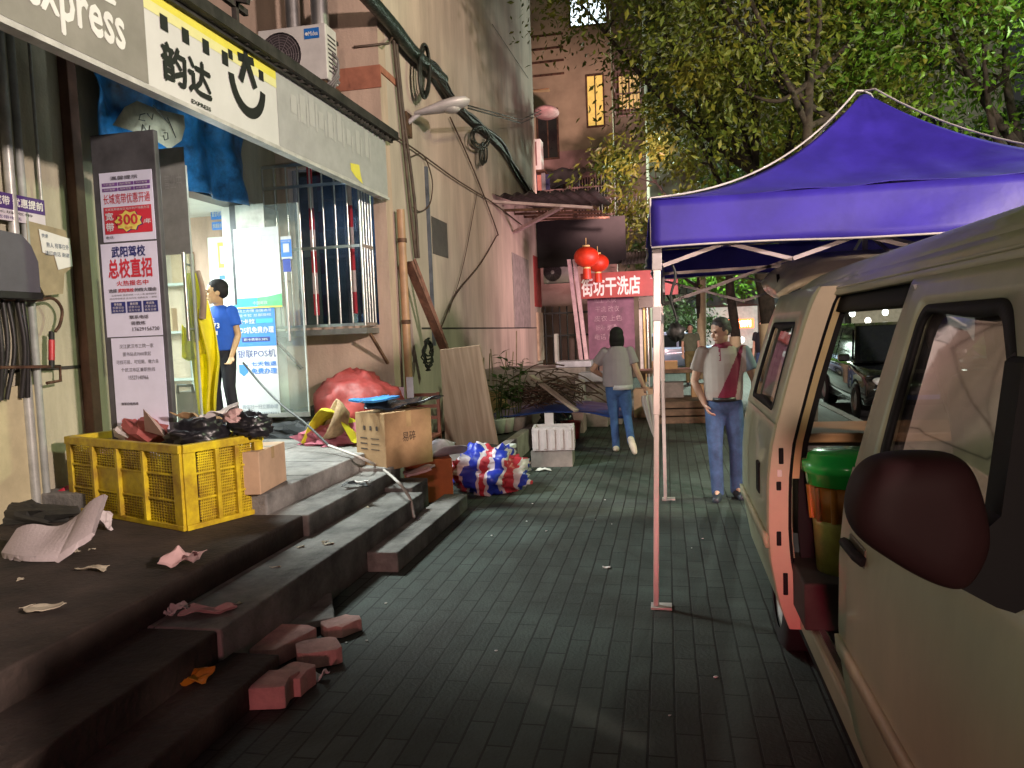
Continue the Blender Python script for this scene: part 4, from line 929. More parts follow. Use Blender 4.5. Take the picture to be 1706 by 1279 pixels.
# ------------------------------------------------------------------ planter and stacks further along the wall
PINKC = mat('pinkish_concrete', (.40,.33,.31), .85, var=.25, scale=3, bump=.3)
pl = thing('planter', 'low concrete planter box of dark soil along the wall behind the wooden board', 'planter', (-2.6, 9.8, 0))
m = MB(); m.box((-2.02, 8.75, 0), (-1.90, 11.0, .30)); m.box((XL+.02, 8.72, 0), (-1.90, 8.75, .30)); m.box((XL+.02, 11.0, 0), (-1.90, 11.06, .30)); m.build('kerb_wall', PINKC, pl, bevel=.01)
MB().grid(lambda u, v: V((XL+.02+1.2*u, 8.76+2.23*v, .24+.07*noise.noise(V((u*8, v*14, 1))))), 16, 24).build('soil', mat('dark_soil', (.035,.03,.022), .95, bump=.6), pl)
LEAF = mat('plant_leaf', (.07,.13,.03), .55, var=.3, scale=8, trans=.25)
def leaf(mb, p, d, up_, ln, wd, m=0):
    d = d.normalized(); s = d.cross(up_); s = s.normalized() if s.length > 1e-4 else V((1, 0, 0)); n = s.cross(d)
    mb.add([p, p+d*ln*.45+s*wd/2+n*wd*.12, p+d*ln*.5-n*.0, p+d*ln*.45-s*wd/2+n*wd*.12, p+d*ln-n*wd*.25], [(0, 1, 2), (0, 2, 3), (1, 4, 2), (2, 4, 3)], m)
rng = random.Random(31)
def bush(name, c, h, r, n, lb, cat='plant', stems=5, ls=.16, group=None):
    t = thing(name, lb, cat, c, group); c = V(c); sm = MB(); lf = MB()
    for k in range(stems):
        a = rng.uniform(0, 6.28); e = c+V((r*.8*math.cos(a), r*.8*math.sin(a), h*rng.uniform(.75, 1.1))); mid = (c+e)/2+V((0, 0, h*.12))
        pts = spline([c+V((.03*math.cos(a), .03*math.sin(a), 0)), mid, e], 6); sm.tube(pts, [.009, .004], 5)
        for j in range(n//stems):
            q = pts[rng.randrange(3, len(pts))]; b_ = rng.uniform(0, 6.28)
            leaf(lf, q, V((math.cos(b_), math.sin(b_), rng.uniform(-.3, .6))), V((0, 0, 1)), ls*rng.uniform(.6, 1.2), ls*.42)
    sm.build('stem', mat('plant_stem', (.10,.12,.05), .8), t); lf.build('foliage', LEAF, t)
    return t
for k, (px, py, hh) in enumerate(((828, 720, .75), (842, 718, .5), (862, 715, .85))):
    q = P(px, py, 'z', .28); bush('potted_plant', (q.x, q.y, .42), hh, .26, 60, ('tall leafy plant in a pale pot just right of the wooden board', 'low bushy plant in the middle of the planter pots', 'taller thin plant in the farthest pale pot of the planter')[k], 'plant', 6, .17, 'plants in the planter')
    pt = MB().lathe([(.0, 0), (.10, 0), (.135, .18), (.14, .2), (.12, .2), (.1, .14), (0, .14)], (q.x, q.y, .27), 14)
    one(pt, 'plant_pot', mat('pale_pot', (.56,.54,.47), .7, var=.15), ('pale pot nearest the wooden board', 'pale pot between the two taller plants', 'pale pot at the far end of the planter plants')[k], 'pot', 'pots in the planter')
m = MB()
for k in range(7):
    q = P(800+k*11, 690, 'x', XL+.2); m.tube([(q.x+.1, q.y-.8, .3), (q.x+.1+rng.uniform(-.1, .1), q.y-.8+rng.uniform(-.2, .2), 1.3+rng.uniform(-.2, .4))], .012, 5)
one(m, 'dry_canes', mat('dry_cane', (.34,.28,.19), .9), 'thin dry canes standing in the planter against the wall', 'canes')
q = P(845, 752, 'z', .30)
one(MB().obox((q.x-.02, q.y+.15, .325), V((.02, .16, 0)), V((.05, -.01, 0)), V((0, 0, .022))), 'white_tile', WHT, 'small white slab lying on the planter kerb beside the board foot', 'slab', bevel=.004)

FOAM = mat('foam_white', (.60,.53,.53), .75, var=.08, bump=.15, bscale=80)
def foam_box(name, lb, c, ax, sx, sy, h, lid=None):
    ax = V(ax).normalized(); ay = V((-ax.y, ax.x, 0)); c = V(c); t = thing(name, lb, 'foam box', c)
    for nm, o, a, b in (('side', -ay*(sy/2-.015), ax*sx/2, ay*.015), ('side', ay*(sy/2-.015), ax*sx/2, ay*.015), ('end', -ax*(sx/2-.015), ax*.015, ay*sy/2-ay*.03), ('end', ax*(sx/2-.015), ax*.015, ay*sy/2-ay*.03)):
        q = MB().obox(c+o+V((0, 0, h/2)), a, b, V((0, 0, h/2)))
        for k in range(5):
            if nm == 'side': q.obox(c+o*(1+.012/sy)+ax*(sx*(-.4+.2*k))+V((0, 0, h/2)), ax*.02, ay*.022, V((0, 0, h*.42)))
            else: q.obox(c+o+ay*(sy*(-.36+.18*k))+V((0, 0, h/2)), ax*.022, ay*.015, V((0, 0, h*.42)))
        q.build(nm, FOAM, t)
    MB().obox(c+V((0, 0, .02)), ax*(sx/2-.02), ay*(sy/2-.02), V((0, 0, .02))).build('bottom', FOAM, t)
    return t
q = P(920, 748, 'z', .22); fbx = q
carton('grey_carton', 'squat grey box under the white ribbed foam box', V((q.x-.26, q.y-.02, .0)), V((.5, .04, 0)), V((-.02, .4, 0)), .20, mat('grey_card', (.27,.23,.21), .85), False)
foam_box('foam_box', 'open white ribbed foam box on the grey box by the blue tarp', (q.x, q.y+.17, .205), (1, .1, 0), .50, .36, .28)
one(MB().obox((q.x-.08, q.y+.36, .42), V((.055, 0, 0)), V((0, .012, 0)), V((0, .0, .2))), 'foam_strip', FOAM, 'pale foam strip standing upright behind the white ribbed foam box', 'foam')
q2 = P(950, 722, 'z', 0)
carton('pink_foam_carton', 'pinkish carton with red print on the ground under the blue tarp', V((q2.x-.40, q2.y, 0)), V((.62, 0, 0)), V((0, .45, 0)), .42, mat('pink_carton', (.55,.36,.36), .7), False)
# blue tarp, brush heap, timber
tq = P(905, 690, 'z', .48)
one(MB().grid(lambda u, v: V((tq.x-.75+1.9*u, tq.y-.25+1.1*v, .48+.10*math.sin(u*3.1)+.04*noise.noise(V((u*5, v*4, 3)))-.14*max(0, .35-v))), 26, 14), 'blue_tarp', mat('navy_tarp', (.02,.06,.27), .4, var=.25, scale=4), 'dark blue tarp spread under the heap of brushwood', 'tarpaulin', thick=.01)
m = MB(); rng = random.Random(77)
for k in range(85):
    c = V((tq.x-.02+rng.gauss(0, .26), tq.y+.35+rng.gauss(0, .2), .60+abs(rng.gauss(0, .20)))); a = rng.uniform(0, 6.28); d = V((math.cos(a)*.34, math.sin(a)*.30, rng.uniform(-.12, .18)))
    m.tube(spline([c-d, c+V((rng.uniform(-.1, .1), 0, rng.uniform(-.02, .14))), c+d], 4), [.012, .005], 4)
one(m, 'brushwood_heap', mat('brushwood', (.13,.075,.055), .9, var=.4), 'tangled heap of brown brushwood on the blue tarp', 'brushwood')
ta, tb_ = P(885, 626, 'y', tq.y+.1), P(945, 672, 'y', tq.y-.3)
one(MB().bar(ta, ta+(tb_-ta)*1.25, .09, .03), 'pale_batten', mat('pale_timber', (.52,.42,.36), .8), 'pale timber batten lying diagonally over the brushwood heap', 'timber')
# concrete ledge with foam and trays
lq = P(955, 690, 'z', .0)
ld = thing('concrete_ledge', 'low pinkish concrete ledge with steps beyond the brushwood', 'ledge', lq)
e0 = P(975, 690, 'z', 0.0)
MB().box((XL, 13.2, 0), (-1.38, 14.6, 1.0)).build('upper_block', PINKC, ld, bevel=.012)
MB().box((-2.3, 12.9, 0), (-1.0, 13.2, .78)).build('front_block', PINKC, ld, bevel=.012)
MB().box((-1.38, 13.2, 0), (-.78, 14.6, .66)).build('lower_block', PINKC, ld, bevel=.012)
fq0, fq1 = P(958, 632, 'y', 12.6), P(975, 688, 'y', 12.6)
one(MB().box((fq0.x, 12.6, fq1.z), (fq1.x, 12.85, fq0.z)), 'foam_slab', FOAM, 'tall white foam slab standing on end against the concrete ledge', 'foam', bevel=.008)
fq0, fq1 = P(972, 666, 'y', 12.5), P(984, 690, 'y', 12.5)
one(MB().box((fq0.x, 12.5, max(0, fq1.z)), (fq1.x, 12.75, fq0.z)), 'foam_slab', FOAM, 'short white foam slab at the foot of the tall one', 'foam', bevel=.008)
a, b = P(928, 608, 'y', 13.4), P(984, 596, 'y', 13.4)
one(MB().box((a.x, 13.25, 1.003), (b.x+.02, 13.8, 1.11)), 'white_tray', mat('lilac_foam', (.62,.58,.68), .6), 'flat white foam tray on top of the concrete ledge beside the woman', 'tray', bevel=.015)
a = P(925, 600, 'y', 13.2); b = P(923, 556, 'y', 13.2)
one(MB().box((a.x-.02, 13.3, 1.003), (a.x+.03, 13.5, b.z)), 'white_sheet_edge', FOAM, 'white foam sheet standing on edge at the back of the ledge', 'foam')

# ------------------------------------------------------------------ dry cleaner at the end of the wall
YD = 19.2
def D(px, py, y=YD): return P(px, py, 'y', y)
RBAN = mat('red_banner', (.36,.055,.05), .55, var=.15, scale=2)
sgn = thing('dry_cleaner_sign', 'long red banner sign with white characters above the chalk board', 'sign', D(1020, 490))
a, b = D(967, 456, 18.8), D(1130, 490, 18.8)
MB().box((a.x, 18.8, b.z), (b.x, 18.9, a.z)).build('board', RBAN, sgn)
p_ = Panel((a.x, 18.798, b.z), (1, 0, 0), (0, 0, 1)); h_ = a.z-b.z; w_ = b.x-a.x
x1_ = D(1066, 470, 18.8).x-a.x; p_.text('街坊干洗店', .02, h_*.10, x1_, h_*.82, 0, 1, .035)
p_.text('干洗', x1_+.25, h_*.5, x1_+.7, h_*.85, 1, 1); p_.build('lettering', [WHT, PNK], sgn)
cb_o = thing('chalk_board', 'tall purple notice board with worn white writing under the red banner', 'notice board', D(1020, 620))
a, b = D(985, 490), D(1060, 640)
MB().box((a.x-.1, YD-.02, .9), (b.x, YD+.06, a.z)).build('board', mat('purple_board', (.20,.09,.15), .6, var=.25, scale=3), cb_o)
p_ = Panel((a.x-.1, YD-.022, .9), (1, 0, 0), (0, 0, 1)); h_ = a.z-.9; w_ = b.x-a.x+.1
for k, s in enumerate(('加工 又快', '干洗 改衣', '皮衣 上色', '织补 熨烫', '电话 取衣')): p_.text(s, w_*(.14+.03*(k % 2)), h_*(.86-.14*k), w_*(.62+.06*(k % 3)), h_*(.95-.14*k), 0, 1)
p_.build('writing', mat('chalk_pink', (.45,.32,.38), .8, var=.35, scale=14), cb_o)
dpst = thing('pink_post', 'leaning pale pink double post between the black gate and the notice board', 'post', D(980, 600))
for dx in (0, 9): MB().bar(D(948+dx, 432, 18.6), D(972+dx, 628, 18.6), .09, .09).build('post', mat('pale_pink_paint', (.56,.42,.44), .6), dpst)
ft = thing('black_gate', 'black metal railing gate in the gap beyond the peach wall', 'gate', D(930, 600))
m = MB(); m2 = MB()
for k in range(9):
    x = XL+.05+k*.2; m.cyl((x, 20.6, .1), (x, 20.6, 2.3), .022, n=6)
m.build('bars', mat('black_metal', ()), ft)
for z in (.4, 1.5, 2.1): MB().box((XL, 20.57, z), (XL+1.75, 20.63, z+.05)).build('gate_rail', mat('black_metal', ()), ft)
aq = D(930, 471, 20.9); ac_unit((aq.x, 20.9, aq.z), .80, 'white air conditioner with black fan under the awning above the black gate')
cp = thing('red_couplet', 'vertical red paper strip on the end of the peach wall beside the gate', 'paper strip', P(897, 600, 'x', XL+.02))
a, b = P(889, 425, 'x', XL+.02), P(903, 512, 'x', XL+.02)
MB().box((XL+.001, a.y, b.z), (XL+.02, b.y, a.z)).build('paper', mat('red_paper', (.36,.04,.04), .7, var=.2), cp)
one(MB().box((XL+.001, P(893, 520, 'x', XL).y, .9), (XL+.05, 20.25, P(893, 520, 'x', XL).z)), 'door_jamb', mat('warm_jamb', (.5,.36,.26), .6, var=.2), 'pale tan door post at the far end of the peach wall', 'door post')
# lanterns
LAN = mat('red_lantern', (.55,.03,.01), .5, emit=.08, ecol=(.9, .06, .01)); GOLD = mat('lantern_gold', (.7,.5,.2), .4)
def lantern(px, py, y, r, lb):
    c = D(px, py, y); t = thing('red_lantern', lb, 'lantern', c, 'lanterns under the awning')
    m = MB(); n = 24; prof = [(r*math.sin(math.pi*k/14), r*.82*-math.cos(math.pi*k/14)) for k in range(1, 14)]
    m.lathe(prof, c, n); m.build('lantern_body', LAN, t)
    q = MB(); q.cyl(c+V((0, 0, r*.80)), c+V((0, 0, r*.92)), r*.3, n=12); q.cyl(c-V((0, 0, r*.92)), c-V((0, 0, r*.80)), r*.3, n=12); q.cyl(c+V((0, 0, r*.9)), c+V((0, 0, r*1.5)), .008, n=5); q.build('lantern_cap', GOLD, t)
    MB().cyl(c-V((0, 0, r*1.75)), c-V((0, 0, r*.92)), r*.36, r*.30, n=12).build('tassel', LAN, t)
lantern(977, 428, 17.2, .28, 'big red lantern hanging in front, under the awning')
lantern(996, 438, 18.2, .26, 'red lantern partly hidden behind the bigger one')
# awning over the lane
aw = thing('lane_awning', 'dark sheet awning on pale brackets across the lane beyond the peach wall', 'awning', D(900, 360, 15))
A0 = P(820, 336, 'x', XL); A1 = P(988, 346, 'y', A0.y)
yA = A0.y
MB().bar(A0, A1, .12, .05).build('front_rail', mat('pale_pink_paint', ()), aw)
MB().bar(P(858, 386, 'x', XL+.05), P(936, 344, 'y', yA), .08, .06).build('brace', mat('pale_pink_paint', ()), aw)
MB().grid(lambda u, v: V((XL+.02+(A1.x-XL)*u, yA-.05+5.2*v, A0.z+.12-.03*u+.5*v+.03*math.cos(u*50))), 60, 3).build('sheet', RUST, aw, thick=.006)
MB().box((XL+.02, yA+5.1, A0.z-.9), (A1.x+.35, yA+5.15, A0.z+.3)).build('underside_shade', mat('awning_dark', (.010,.008,.009), .9), aw)  # near-black board standing in for the shade under the awning
for k in range(4): y = yA+1+k*1.2; MB().bar((XL+.02, y, A0.z-.02+.1*k), (A1.x, y, A0.z-.1+.1*k), .05, .05).build('purlin', RUSTY, aw)

# ------------------------------------------------------------------ far block of flats
YF = 25.0
def Fp(px, py, y=YF): return P(px, py, 'y', y)
PKR = mat('pink_render', (.42,.27,.25), .88, var=.2, scale=.8, bump=.2, bscale=12); TAN = mat('tan_render', (.40,.33,.22), .88, var=.18, scale=.8)
fb = thing('block_of_flats', 'old pink block of flats with barred windows closing the end of the lane', 'apartment building', (-4, YF, 0))
xe = Fp(1022, 250).x; zs = Fp(960, 225).z
MB().box((-14, YF, 0), (xe, YF+8, 7.4)).build('lower_wall', PKR, fb); MB().box((-14, YF, 7.4), (xe, YF+8, 19)).build('upper_wall', TAN, fb)
MB().box((xe, YF+1.2, 0), (Fp(1080, 400, YF+1.2).x, YF+8, 19)).build('side_bay', mat('pale_render', (.24,.21,.16), .88, var=.2, scale=1), fb)
lb_ = MB()
for k in range(4): z = Fp(900, 60+k*22).z; lb_.box((-6, YF-.03, z-.03), (Fp(938, 60).x, YF, z+.03))
lb_.build('wall_ledge', RUSTY, fb)
LIT = mat('lit_window', (.8, .6, .18), emit=.38, ecol=(1, .72, .14)); LITW = mat('lit_window_white', (.8,.9,1), emit=2.2, ecol=(.8, .95, 1.)); DKW = mat('unlit_window', (.02,.018,.02), .2)
def win(px0, py0, px1, py1, m, nm='window', y=YF):
    a, b = Fp(px0, py0, y), Fp(px1, py1, y); f_ = MB(); t_ = .05
    f_.box((a.x-t_, y-.06, b.z-t_), (a.x, y+.02, a.z+t_)); f_.box((b.x, y-.06, b.z-t_), (b.x+t_, y+.02, a.z+t_)); f_.box((a.x, y-.06, a.z), (b.x, y+.02, a.z+t_)); f_.box((a.x, y-.06, b.z-t_), (b.x, y+.02, b.z)); mx_ = (a.x+b.x)/2; f_.box((mx_-.02, y-.05, b.z), (mx_+.02, y+.02, a.z))
    fo = f_.build(nm, RUSTY, fb); WL[fo.name] = WL[fb.name]
    MB().box((a.x, y-.03, b.z), (b.x, y-.01, a.z)).build('window_pane', m, fo)
    return a, b
win(978, 128, 1006, 208, LIT); win(948, -60, 1010, 38, LITW); win(1030, 128, 1066, 180, mat('warm_window', (.7,.5,.2), emit=.5, ecol=(.9, .6, .22)), y=YF+1.2)
win(896, 186, 930, 262, DKW); win(955, 300, 1012, 360, DKW); win(896, 300, 940, 350, DKW)
def barset(px0, py0, px1, py1, n, off=.45):
    a, b = Fp(px0, py0, YF-off), Fp(px1, py1, YF-off); q = MB()
    for k in range(n+1): x = a.x+(b.x-a.x)*k/n; q.cyl((x, YF-off, b.z), (x, YF-off, a.z), .014, n=5)
    for z in (b.z, (a.z+b.z)/2, a.z): q.box((a.x, YF-off-.015, z-.02), (b.x, YF-off+.015, z+.02)); q.box((a.x-.01, YF-off, z-.02), (a.x+.01, YF, z+.02)); q.box((b.x-.01, YF-off, z-.02), (b.x+.01, YF, z+.02))
    q.build('window_bars', mat('pinkish_bars', (.36,.24,.23), .6, .3), fb)
barset(952, 292, 1016, 330, 14); barset(962, 332, 1066, 382, 20); barset(900, 318, 950, 352, 9)
barset(1024, 120, 1068, 190, 7, -.8)
m = MB(); a, b = Fp(950, 282), Fp(1020, 300); m.grid(lambda u, v: V((a.x+(b.x-a.x)*u, YF-.9*v, a.z-.3*v+.03*math.cos(u*40))), 40, 2); m.build('window_hood', mat('weathered_sheet', ()), fb, thick=.01)
m = MB(); a, b = Fp(866, 140, 22), Fp(912, 155, 22); m.add([(a.x-.6, 22.6, a.z), (b.x, 22.6, a.z-.1), (b.x+.1, 21.6, b.z), (a.x-.6, 21.4, b.z-.1)], [(0, 1, 2, 3)]); m.build('orange_hood', mat('orange_hood', (.52,.27,.13), .7), fb, thick=.03)
m = MB(); a, b = Fp(884, 182, 23), Fp(928, 190, 23); m.ell(((a.x+b.x)/2, 23.5, a.z), ((b.x-a.x)/2, .6, .16)); m.build('round_hood', mat('pink_hood', (.46,.28,.28), .7), fb)
a, b = Fp(873, 233, 22.5), Fp(902, 282, 22.5)
t = thing('side_air_conditioner', 'white air conditioner hanging sideways on the flats above the washing line', 'air conditioner', ((a.x+b.x)/2, 22.5, b.z))
MB().box((a.x, 22.5, b.z), (b.x, 23.0, a.z)).build('case', ACW, t, bevel=.015); MB().box((a.x+.16, 22.485, b.z+.12), (b.x-.12, 22.5, a.z-.08)).build('coil_panel', mat('coil_red', (.16,.05,.05), .7), t)
m = MB()
for k in range(7): m.box((a.x+.03, 22.49, b.z+.12+k*.09), (a.x+.12, 22.5, b.z+.16+k*.09))
m.build('louvres', ACD, t); MB().box((a.x-.1, 22.5, b.z-.05), (b.x+.1, 25.0, b.z)).build('wall_shelf', RUSTY, t)
a, b = Fp(908, 278, 23.2), Fp(964, 306, 23.2)
one(MB().grid(lambda u, v: V((a.x+(b.x-a.x)*u, 23.2+.4*v, a.z-.1-.45*math.sin(v*3.1)-.05*math.sin(u*9))), 14, 8), 'hanging_cover', mat('black_fabric', (.014,.012,.012), .8), 'black cloth cover on a rack under the sideways air conditioner', 'cover', thick=.02)
wsh = MB()
for k in range(4): x = Fp(888+k*7, 300, 22.8).x; wsh.box((x, 22.8, a.z-.75), (x+.12, 22.83, a.z-.25-.05*(k % 2)), k % 3)
one(wsh, 'washing', [mat('navy_cloth', (.03,.03,.09), .9), mat('salmon_cloth', (.5,.2,.16), .9), mat('grey_cloth', (.2,.19,.2), .9)], 'small dark washing hung on a line below the sideways air conditioner', 'washing')
pb_ = thing('pale_tower', 'pale block of flats glimpsed behind the street trees', 'apartment building', (6, 46, 0))
MB().box((-3, 46, 0), (18, 54, 26)).build('wall', mat('pale_tower', (.46,.42,.32), .88, var=.15), pb_)
for k in range(5):
    for j in range(5):
        MB().box((-1+k*3.6, 45.94, 4+j*3.6), (.4+k*3.6, 45.99, 5.6+j*3.6)).build('window', LIT if (k*3+j) % 7 == 2 else DKW, pb_)

# ================================================================== TENT
tx0, tx1, ty0, ty1, zv0, zv1, zpk = -.07, 2.87, 4.46, 7.36, 2.09, 2.35, 3.22
tn = thing('canopy_tent', 'blue pop-up canopy tent with pale poles standing over the back of the van', 'tent', ((tx0+tx1)/2, (ty0+ty1)/2, 0))
TB = mat('tent_blue', (.046,.030,.40), .5, var=.2, scale=2.2, trans=.12, bump=.35, bscale=4)
TWH = mat('tent_piping', (.52,.49,.48), .6); POLE = mat('pole_paint', (.66,.58,.56), .35, .25, var=.06)
mx_, my_ = (tx0+tx1)/2, (ty0+ty1)/2
def roofz(u, v):
    t = 1-max(abs(u), abs(v)); t = min(1, t/.965)
    return zv1+(zpk-zv1)*(.30*t+.70*t**2.3)
cor = [V((tx0, ty0, 0)), V((tx1, ty0, 0)), V((tx1, ty1, 0)), V((tx0, ty1, 0))]; mid_ = V((mx_, my_, 0))
for k in range(4):
    A_, B_ = cor[k], cor[(k+1) % 4]
    def gore(u, v):
        t = v*.985; p = (A_+(B_-A_)*u)*(1-t)+mid_*t; z = zv1+(zpk-zv1)*(.30*t+.70*t**2.3)
        k_ = math.sin(math.pi*u); sag = .05*k_*(1-t)*t*4+.022*k_*noise.noise(V((p.x*2.2, p.y*2.2, 1.7)))+.010*k_*math.sin(u*26+noise.noise(p*1.5)*5)*(1-t)
        return V((p.x, p.y, z-sag))
    MB().grid(gore, 40, 30).build('canopy', TB, tn, thick=.004)
rng = random.Random(4)
for (a, b, n_) in (((tx0, ty0), (tx1, ty0), (0, -1)), ((tx0, ty1), (tx1, ty1), (0, 1)), ((tx0, ty0), (tx0, ty1), (-1, 0)), ((tx1, ty0), (tx1, ty1), (1, 0))):
    s_ = rng.uniform(0, 9)
    def vf(u, v): 
        k = math.sin(math.pi*u); o = (.02+.018*math.sin(u*11+s_)+.012*math.sin(u*23+v*3))*v*k+.03*v
        z = zv1-.006-(zv1-zv0)*v+.02*k*math.sin(u*5+s_)*v-.035*k*(1-v)*0
        return V((a[0]+(b[0]-a[0])*u+n_[0]*o, a[1]+(b[1]-a[1])*u+n_[1]*o, z))
    MB().grid(vf, 48, 6).build('valance', TB, tn, thick=.003)
    MB().tube([vf(u/40, 1.02) for u in range(41)], .006, 5).build('hem_piping', TWH, tn)
for sx in (-1, 1):
    for sy in (-1, 1):
        MB().tube([V((mx_+sx*k*(tx1-tx0)/2, my_+sy*k*(ty1-ty0)/2, roofz(k, k)+.010)) for k in [i/24 for i in range(0, 25)]]+[V((mx_+sx*(tx1-tx0)/2, my_+sy*(ty1-ty0)/2, zv0))], .0065, 6).build('ridge_piping', TWH, tn)
ps_ = {}
for nm, (bx, by), (qx, qy) in (('a', (-.10, 4.462), (tx0+.03, ty0+.05)), ('b', (-.05, 7.34), (tx0+.03, ty1-.05)), ('c', (2.84, 4.5), (tx1-.03, ty0+.05)), ('d', (2.84, 7.32), (tx1-.03, ty1-.05))):
    q = MB(); b, a = V((bx, by, .015)), V((qx, qy, 2.08)); q.bar(b, b+(a-b)*.56, .032, .032, up=(0, 1, 0)); q.bar(b+(a-b)*.54, a, .042, .042, up=(0, 1, 0)); q.build('pole', POLE, tn, bevel=.004); ps_[nm] = (b, a)
    q = MB(); q.bar(b+(a-b)*.94, b+(a-b)*1.005, .055, .055, up=(0, 1, 0)); q.bar(b+(a-b)*.80, b+(a-b)*.84, .05, .05, up=(0, 1, 0)); q.build('bracket', mat('tent_bracket', (.5,.46,.46), .5), tn, bevel=.004)
    MB().box((bx-.03, by-.045, .002), (bx+.09, by+.05, .014)).build('foot_plate', mat('foot_plate', (.66,.62,.58), .5, .3), tn)
def truss(a, b, zl, zh):
    a, b = V(a), V(b); n = 4
    for k in range(n):
        p0, p1 = a+(b-a)*k/n, a+(b-a)*(k+1)/n
        for z0_, z1_, o in ((zl, zh, .012), (zh, zl, -.012)):
            s = (b-a).cross(V((0, 0, 1))).normalized()*o; p, q = p0+s, p1+s; p.z, q.z = z0_, z1_
            MB().bar(p, q, .011, .022).build('truss_bar', mat('truss_grey', (.40,.35,.36), .45, .3), tn)
for a, b in (((tx0+.06, ty0+.05), (tx1-.06, ty0+.05)), ((tx0+.05, ty0+.05), (tx0+.05, ty1-.05)), ((tx0+.06, ty1-.05), (tx1-.06, ty1-.05)), ((tx1-.05, ty0+.05), (tx1-.05, ty1-.05))): truss((*a, 0), (*b, 0), 1.98 if a[1] == b[1] and a[1] < 5 else 1.84, 2.2 if a[1] == b[1] and a[1] < 5 else 2.06)
for a, b in (((tx0+.05, my_), (mx_, my_)), ((mx_, ty0+.05), (mx_, my_)), ((tx1-.05, my_), (mx_, my_)), ((mx_, ty1-.05), (mx_, my_))):
    for z0_, z1_ in ((1.80, 2.25), (2.03, 2.05)): MB().bar((*a, z0_), (*b, z1_), .011, .022).build('roof_bar', mat('truss_grey', ()), tn)
MB().cyl((mx_, my_, 2.0), (mx_, my_, 3.2), .02, n=8).build('centre_post', POLE, tn)
q = MB(); c = V((tx0+.11, ty0+.1, 2.0))
q.tube(spline([c, c+V((.02, 0, -.08)), c+V((-.01, 0, -.2)), c+V((.02, .02, -.33)), c+V((.0, .0, -.40))], 5), .008, 5); q.ell(c+V((.015, .0, -.40)), (.05, .04, .05), 0, .4, 4, 1)
one(q, 'tangled_cord', BLK, 'tangled black cord hanging from the front corner of the tent frame', 'cord')

# ================================================================== VAN (nose towards the viewer, right-hand side seen)
vn = thing('minivan', 'olive cream minivan with its side door slid open, parked on the pavement at the right', 'van', (1.3, 2.8, 0))
VP = mat('van_paint', (.36,.38,.25), .40, .0, var=.10, scale=3.5, coat=.2, zs=.5)
VIN = mat('van_inner_paint', (.46,.37,.16), .4, var=.05); VBLK = mat('van_rubber', (.010,.010,.011), .65, var=.1); VDK = mat('van_trim_dark', (.024,.009,.010), .6, var=.1)
for m_ in (VBLK, VDK): m_.node_tree.nodes['Principled BSDF'].inputs['Specular IOR Level'].default_value = .15
VGL = glass('van_glass', (.55,.52,.52), .16, .10, (.30,.25,.25)); CHR = mat('bright_metal', (.7,.7,.66), .25, .9)
SXP = [(.22, .60), (.40, .535), (.60, .50), (.72, .492), (.95, .497), (1.10, .512), (1.22, .542), (1.40, .59), (1.60, .650), (1.72, .69), (1.80, .735), (1.855, .82)]
VCX = 1.30
def sx_(z):
    if z <= SXP[0][0]: return SXP[0][1]
    for (z0_, x0_), (z1_, x1_) in zip(SXP, SXP[1:]):
        if z <= z1_: return x0_+(x1_-x0_)*(z-z0_)/(z1_-z0_)
    return SXP[-1][1]
def ytap(y, z):  # nose and tail taper in plan
    t = max(0, (1.25-y)/.9); t2 = max(0, (y-4.6)/.5)
    return .16*t*t+.05*t2*t2
def sp(y, z, off=0., mir=False):
    x = sx_(z)+ytap(y, z)-off
    return V((2*VCX-x if mir else x, y, z))
def spanel(mb, y0, y1, z0, z1, off=0., mir=False, ny=10, nz=10, m=0, yf=None):
    def fn(u, v):
        z = z0+(z1-z0)*v
        a = y0(z) if callable(y0) else y0; b = y1(z) if callable(y1) else y1
        return sp(a+(b-a)*u, z, off, mir)
    mb.grid(fn, ny, nz, m); return mb
def rrect(y0b, y0t, y1b, y1t, z0, z1, r, n=40):
    """rounded quad outline in (y, z); y0* rear/left edge, y1* right edge"""
    cs_ = [(y0b, z0), (y1b, z0), (y1t, z1), (y0t, z1)]; out = []
    for k in range(4):
        p, a, b = V(cs_[k]), V(cs_[k-1]), V(cs_[(k+1) % 4]); da, db = (a-p).normalized(), (b-p).normalized()
        p0, p1 = p+da*r, p+db*r
        for j in range(7): t = j/6; out.append((p0*(1-t)**2+p*2*t*(1-t)+p1*t*t))
        for j in range(1, 4): out.append(p1+((V(cs_[(k+1) % 4])-(V(cs_[(k+1) % 4])-p).normalized()*r)-p1)*j/4)
    return out
def ring(mb, inn_, outr, off, mir=False, m=0, k=3):
    """skin between an inner outline and an outer one of the same point count"""
    n = len(inn_); vs = []
    for j in range(k+1):
        for i in range(n): q = outr[i]+(inn_[i]-outr[i])*j/k; vs.append(sp(q.x, q.y, off, mir))
    fs = [(j*n+i, j*n+(i+1) % n, (j+1)*n+(i+1) % n, (j+1)*n+i) for j in range(k) for i in range(n)]
    if mir: fs = [f[::-1] for f in fs]
    mb.add(vs, fs, m, True)
def fillo(mb, out, off, mir=False, m=0):
    c = sum(out, V((0, 0)))/len(out); n = len(out); vs = [sp(q.x, q.y, off, mir) for q in out]+[sp((q.x+c.x)/2, (q.y+c.y)/2, off, mir) for q in out]+[sp(c.x, c.y, off, mir)]
    fs = [(i, (i+1) % n, n+(i+1) % n, n+i) for i in range(n)]+[(n+i, n+(i+1) % n, 2*n) for i in range(n)]
    mb.add(vs, fs, m, True)
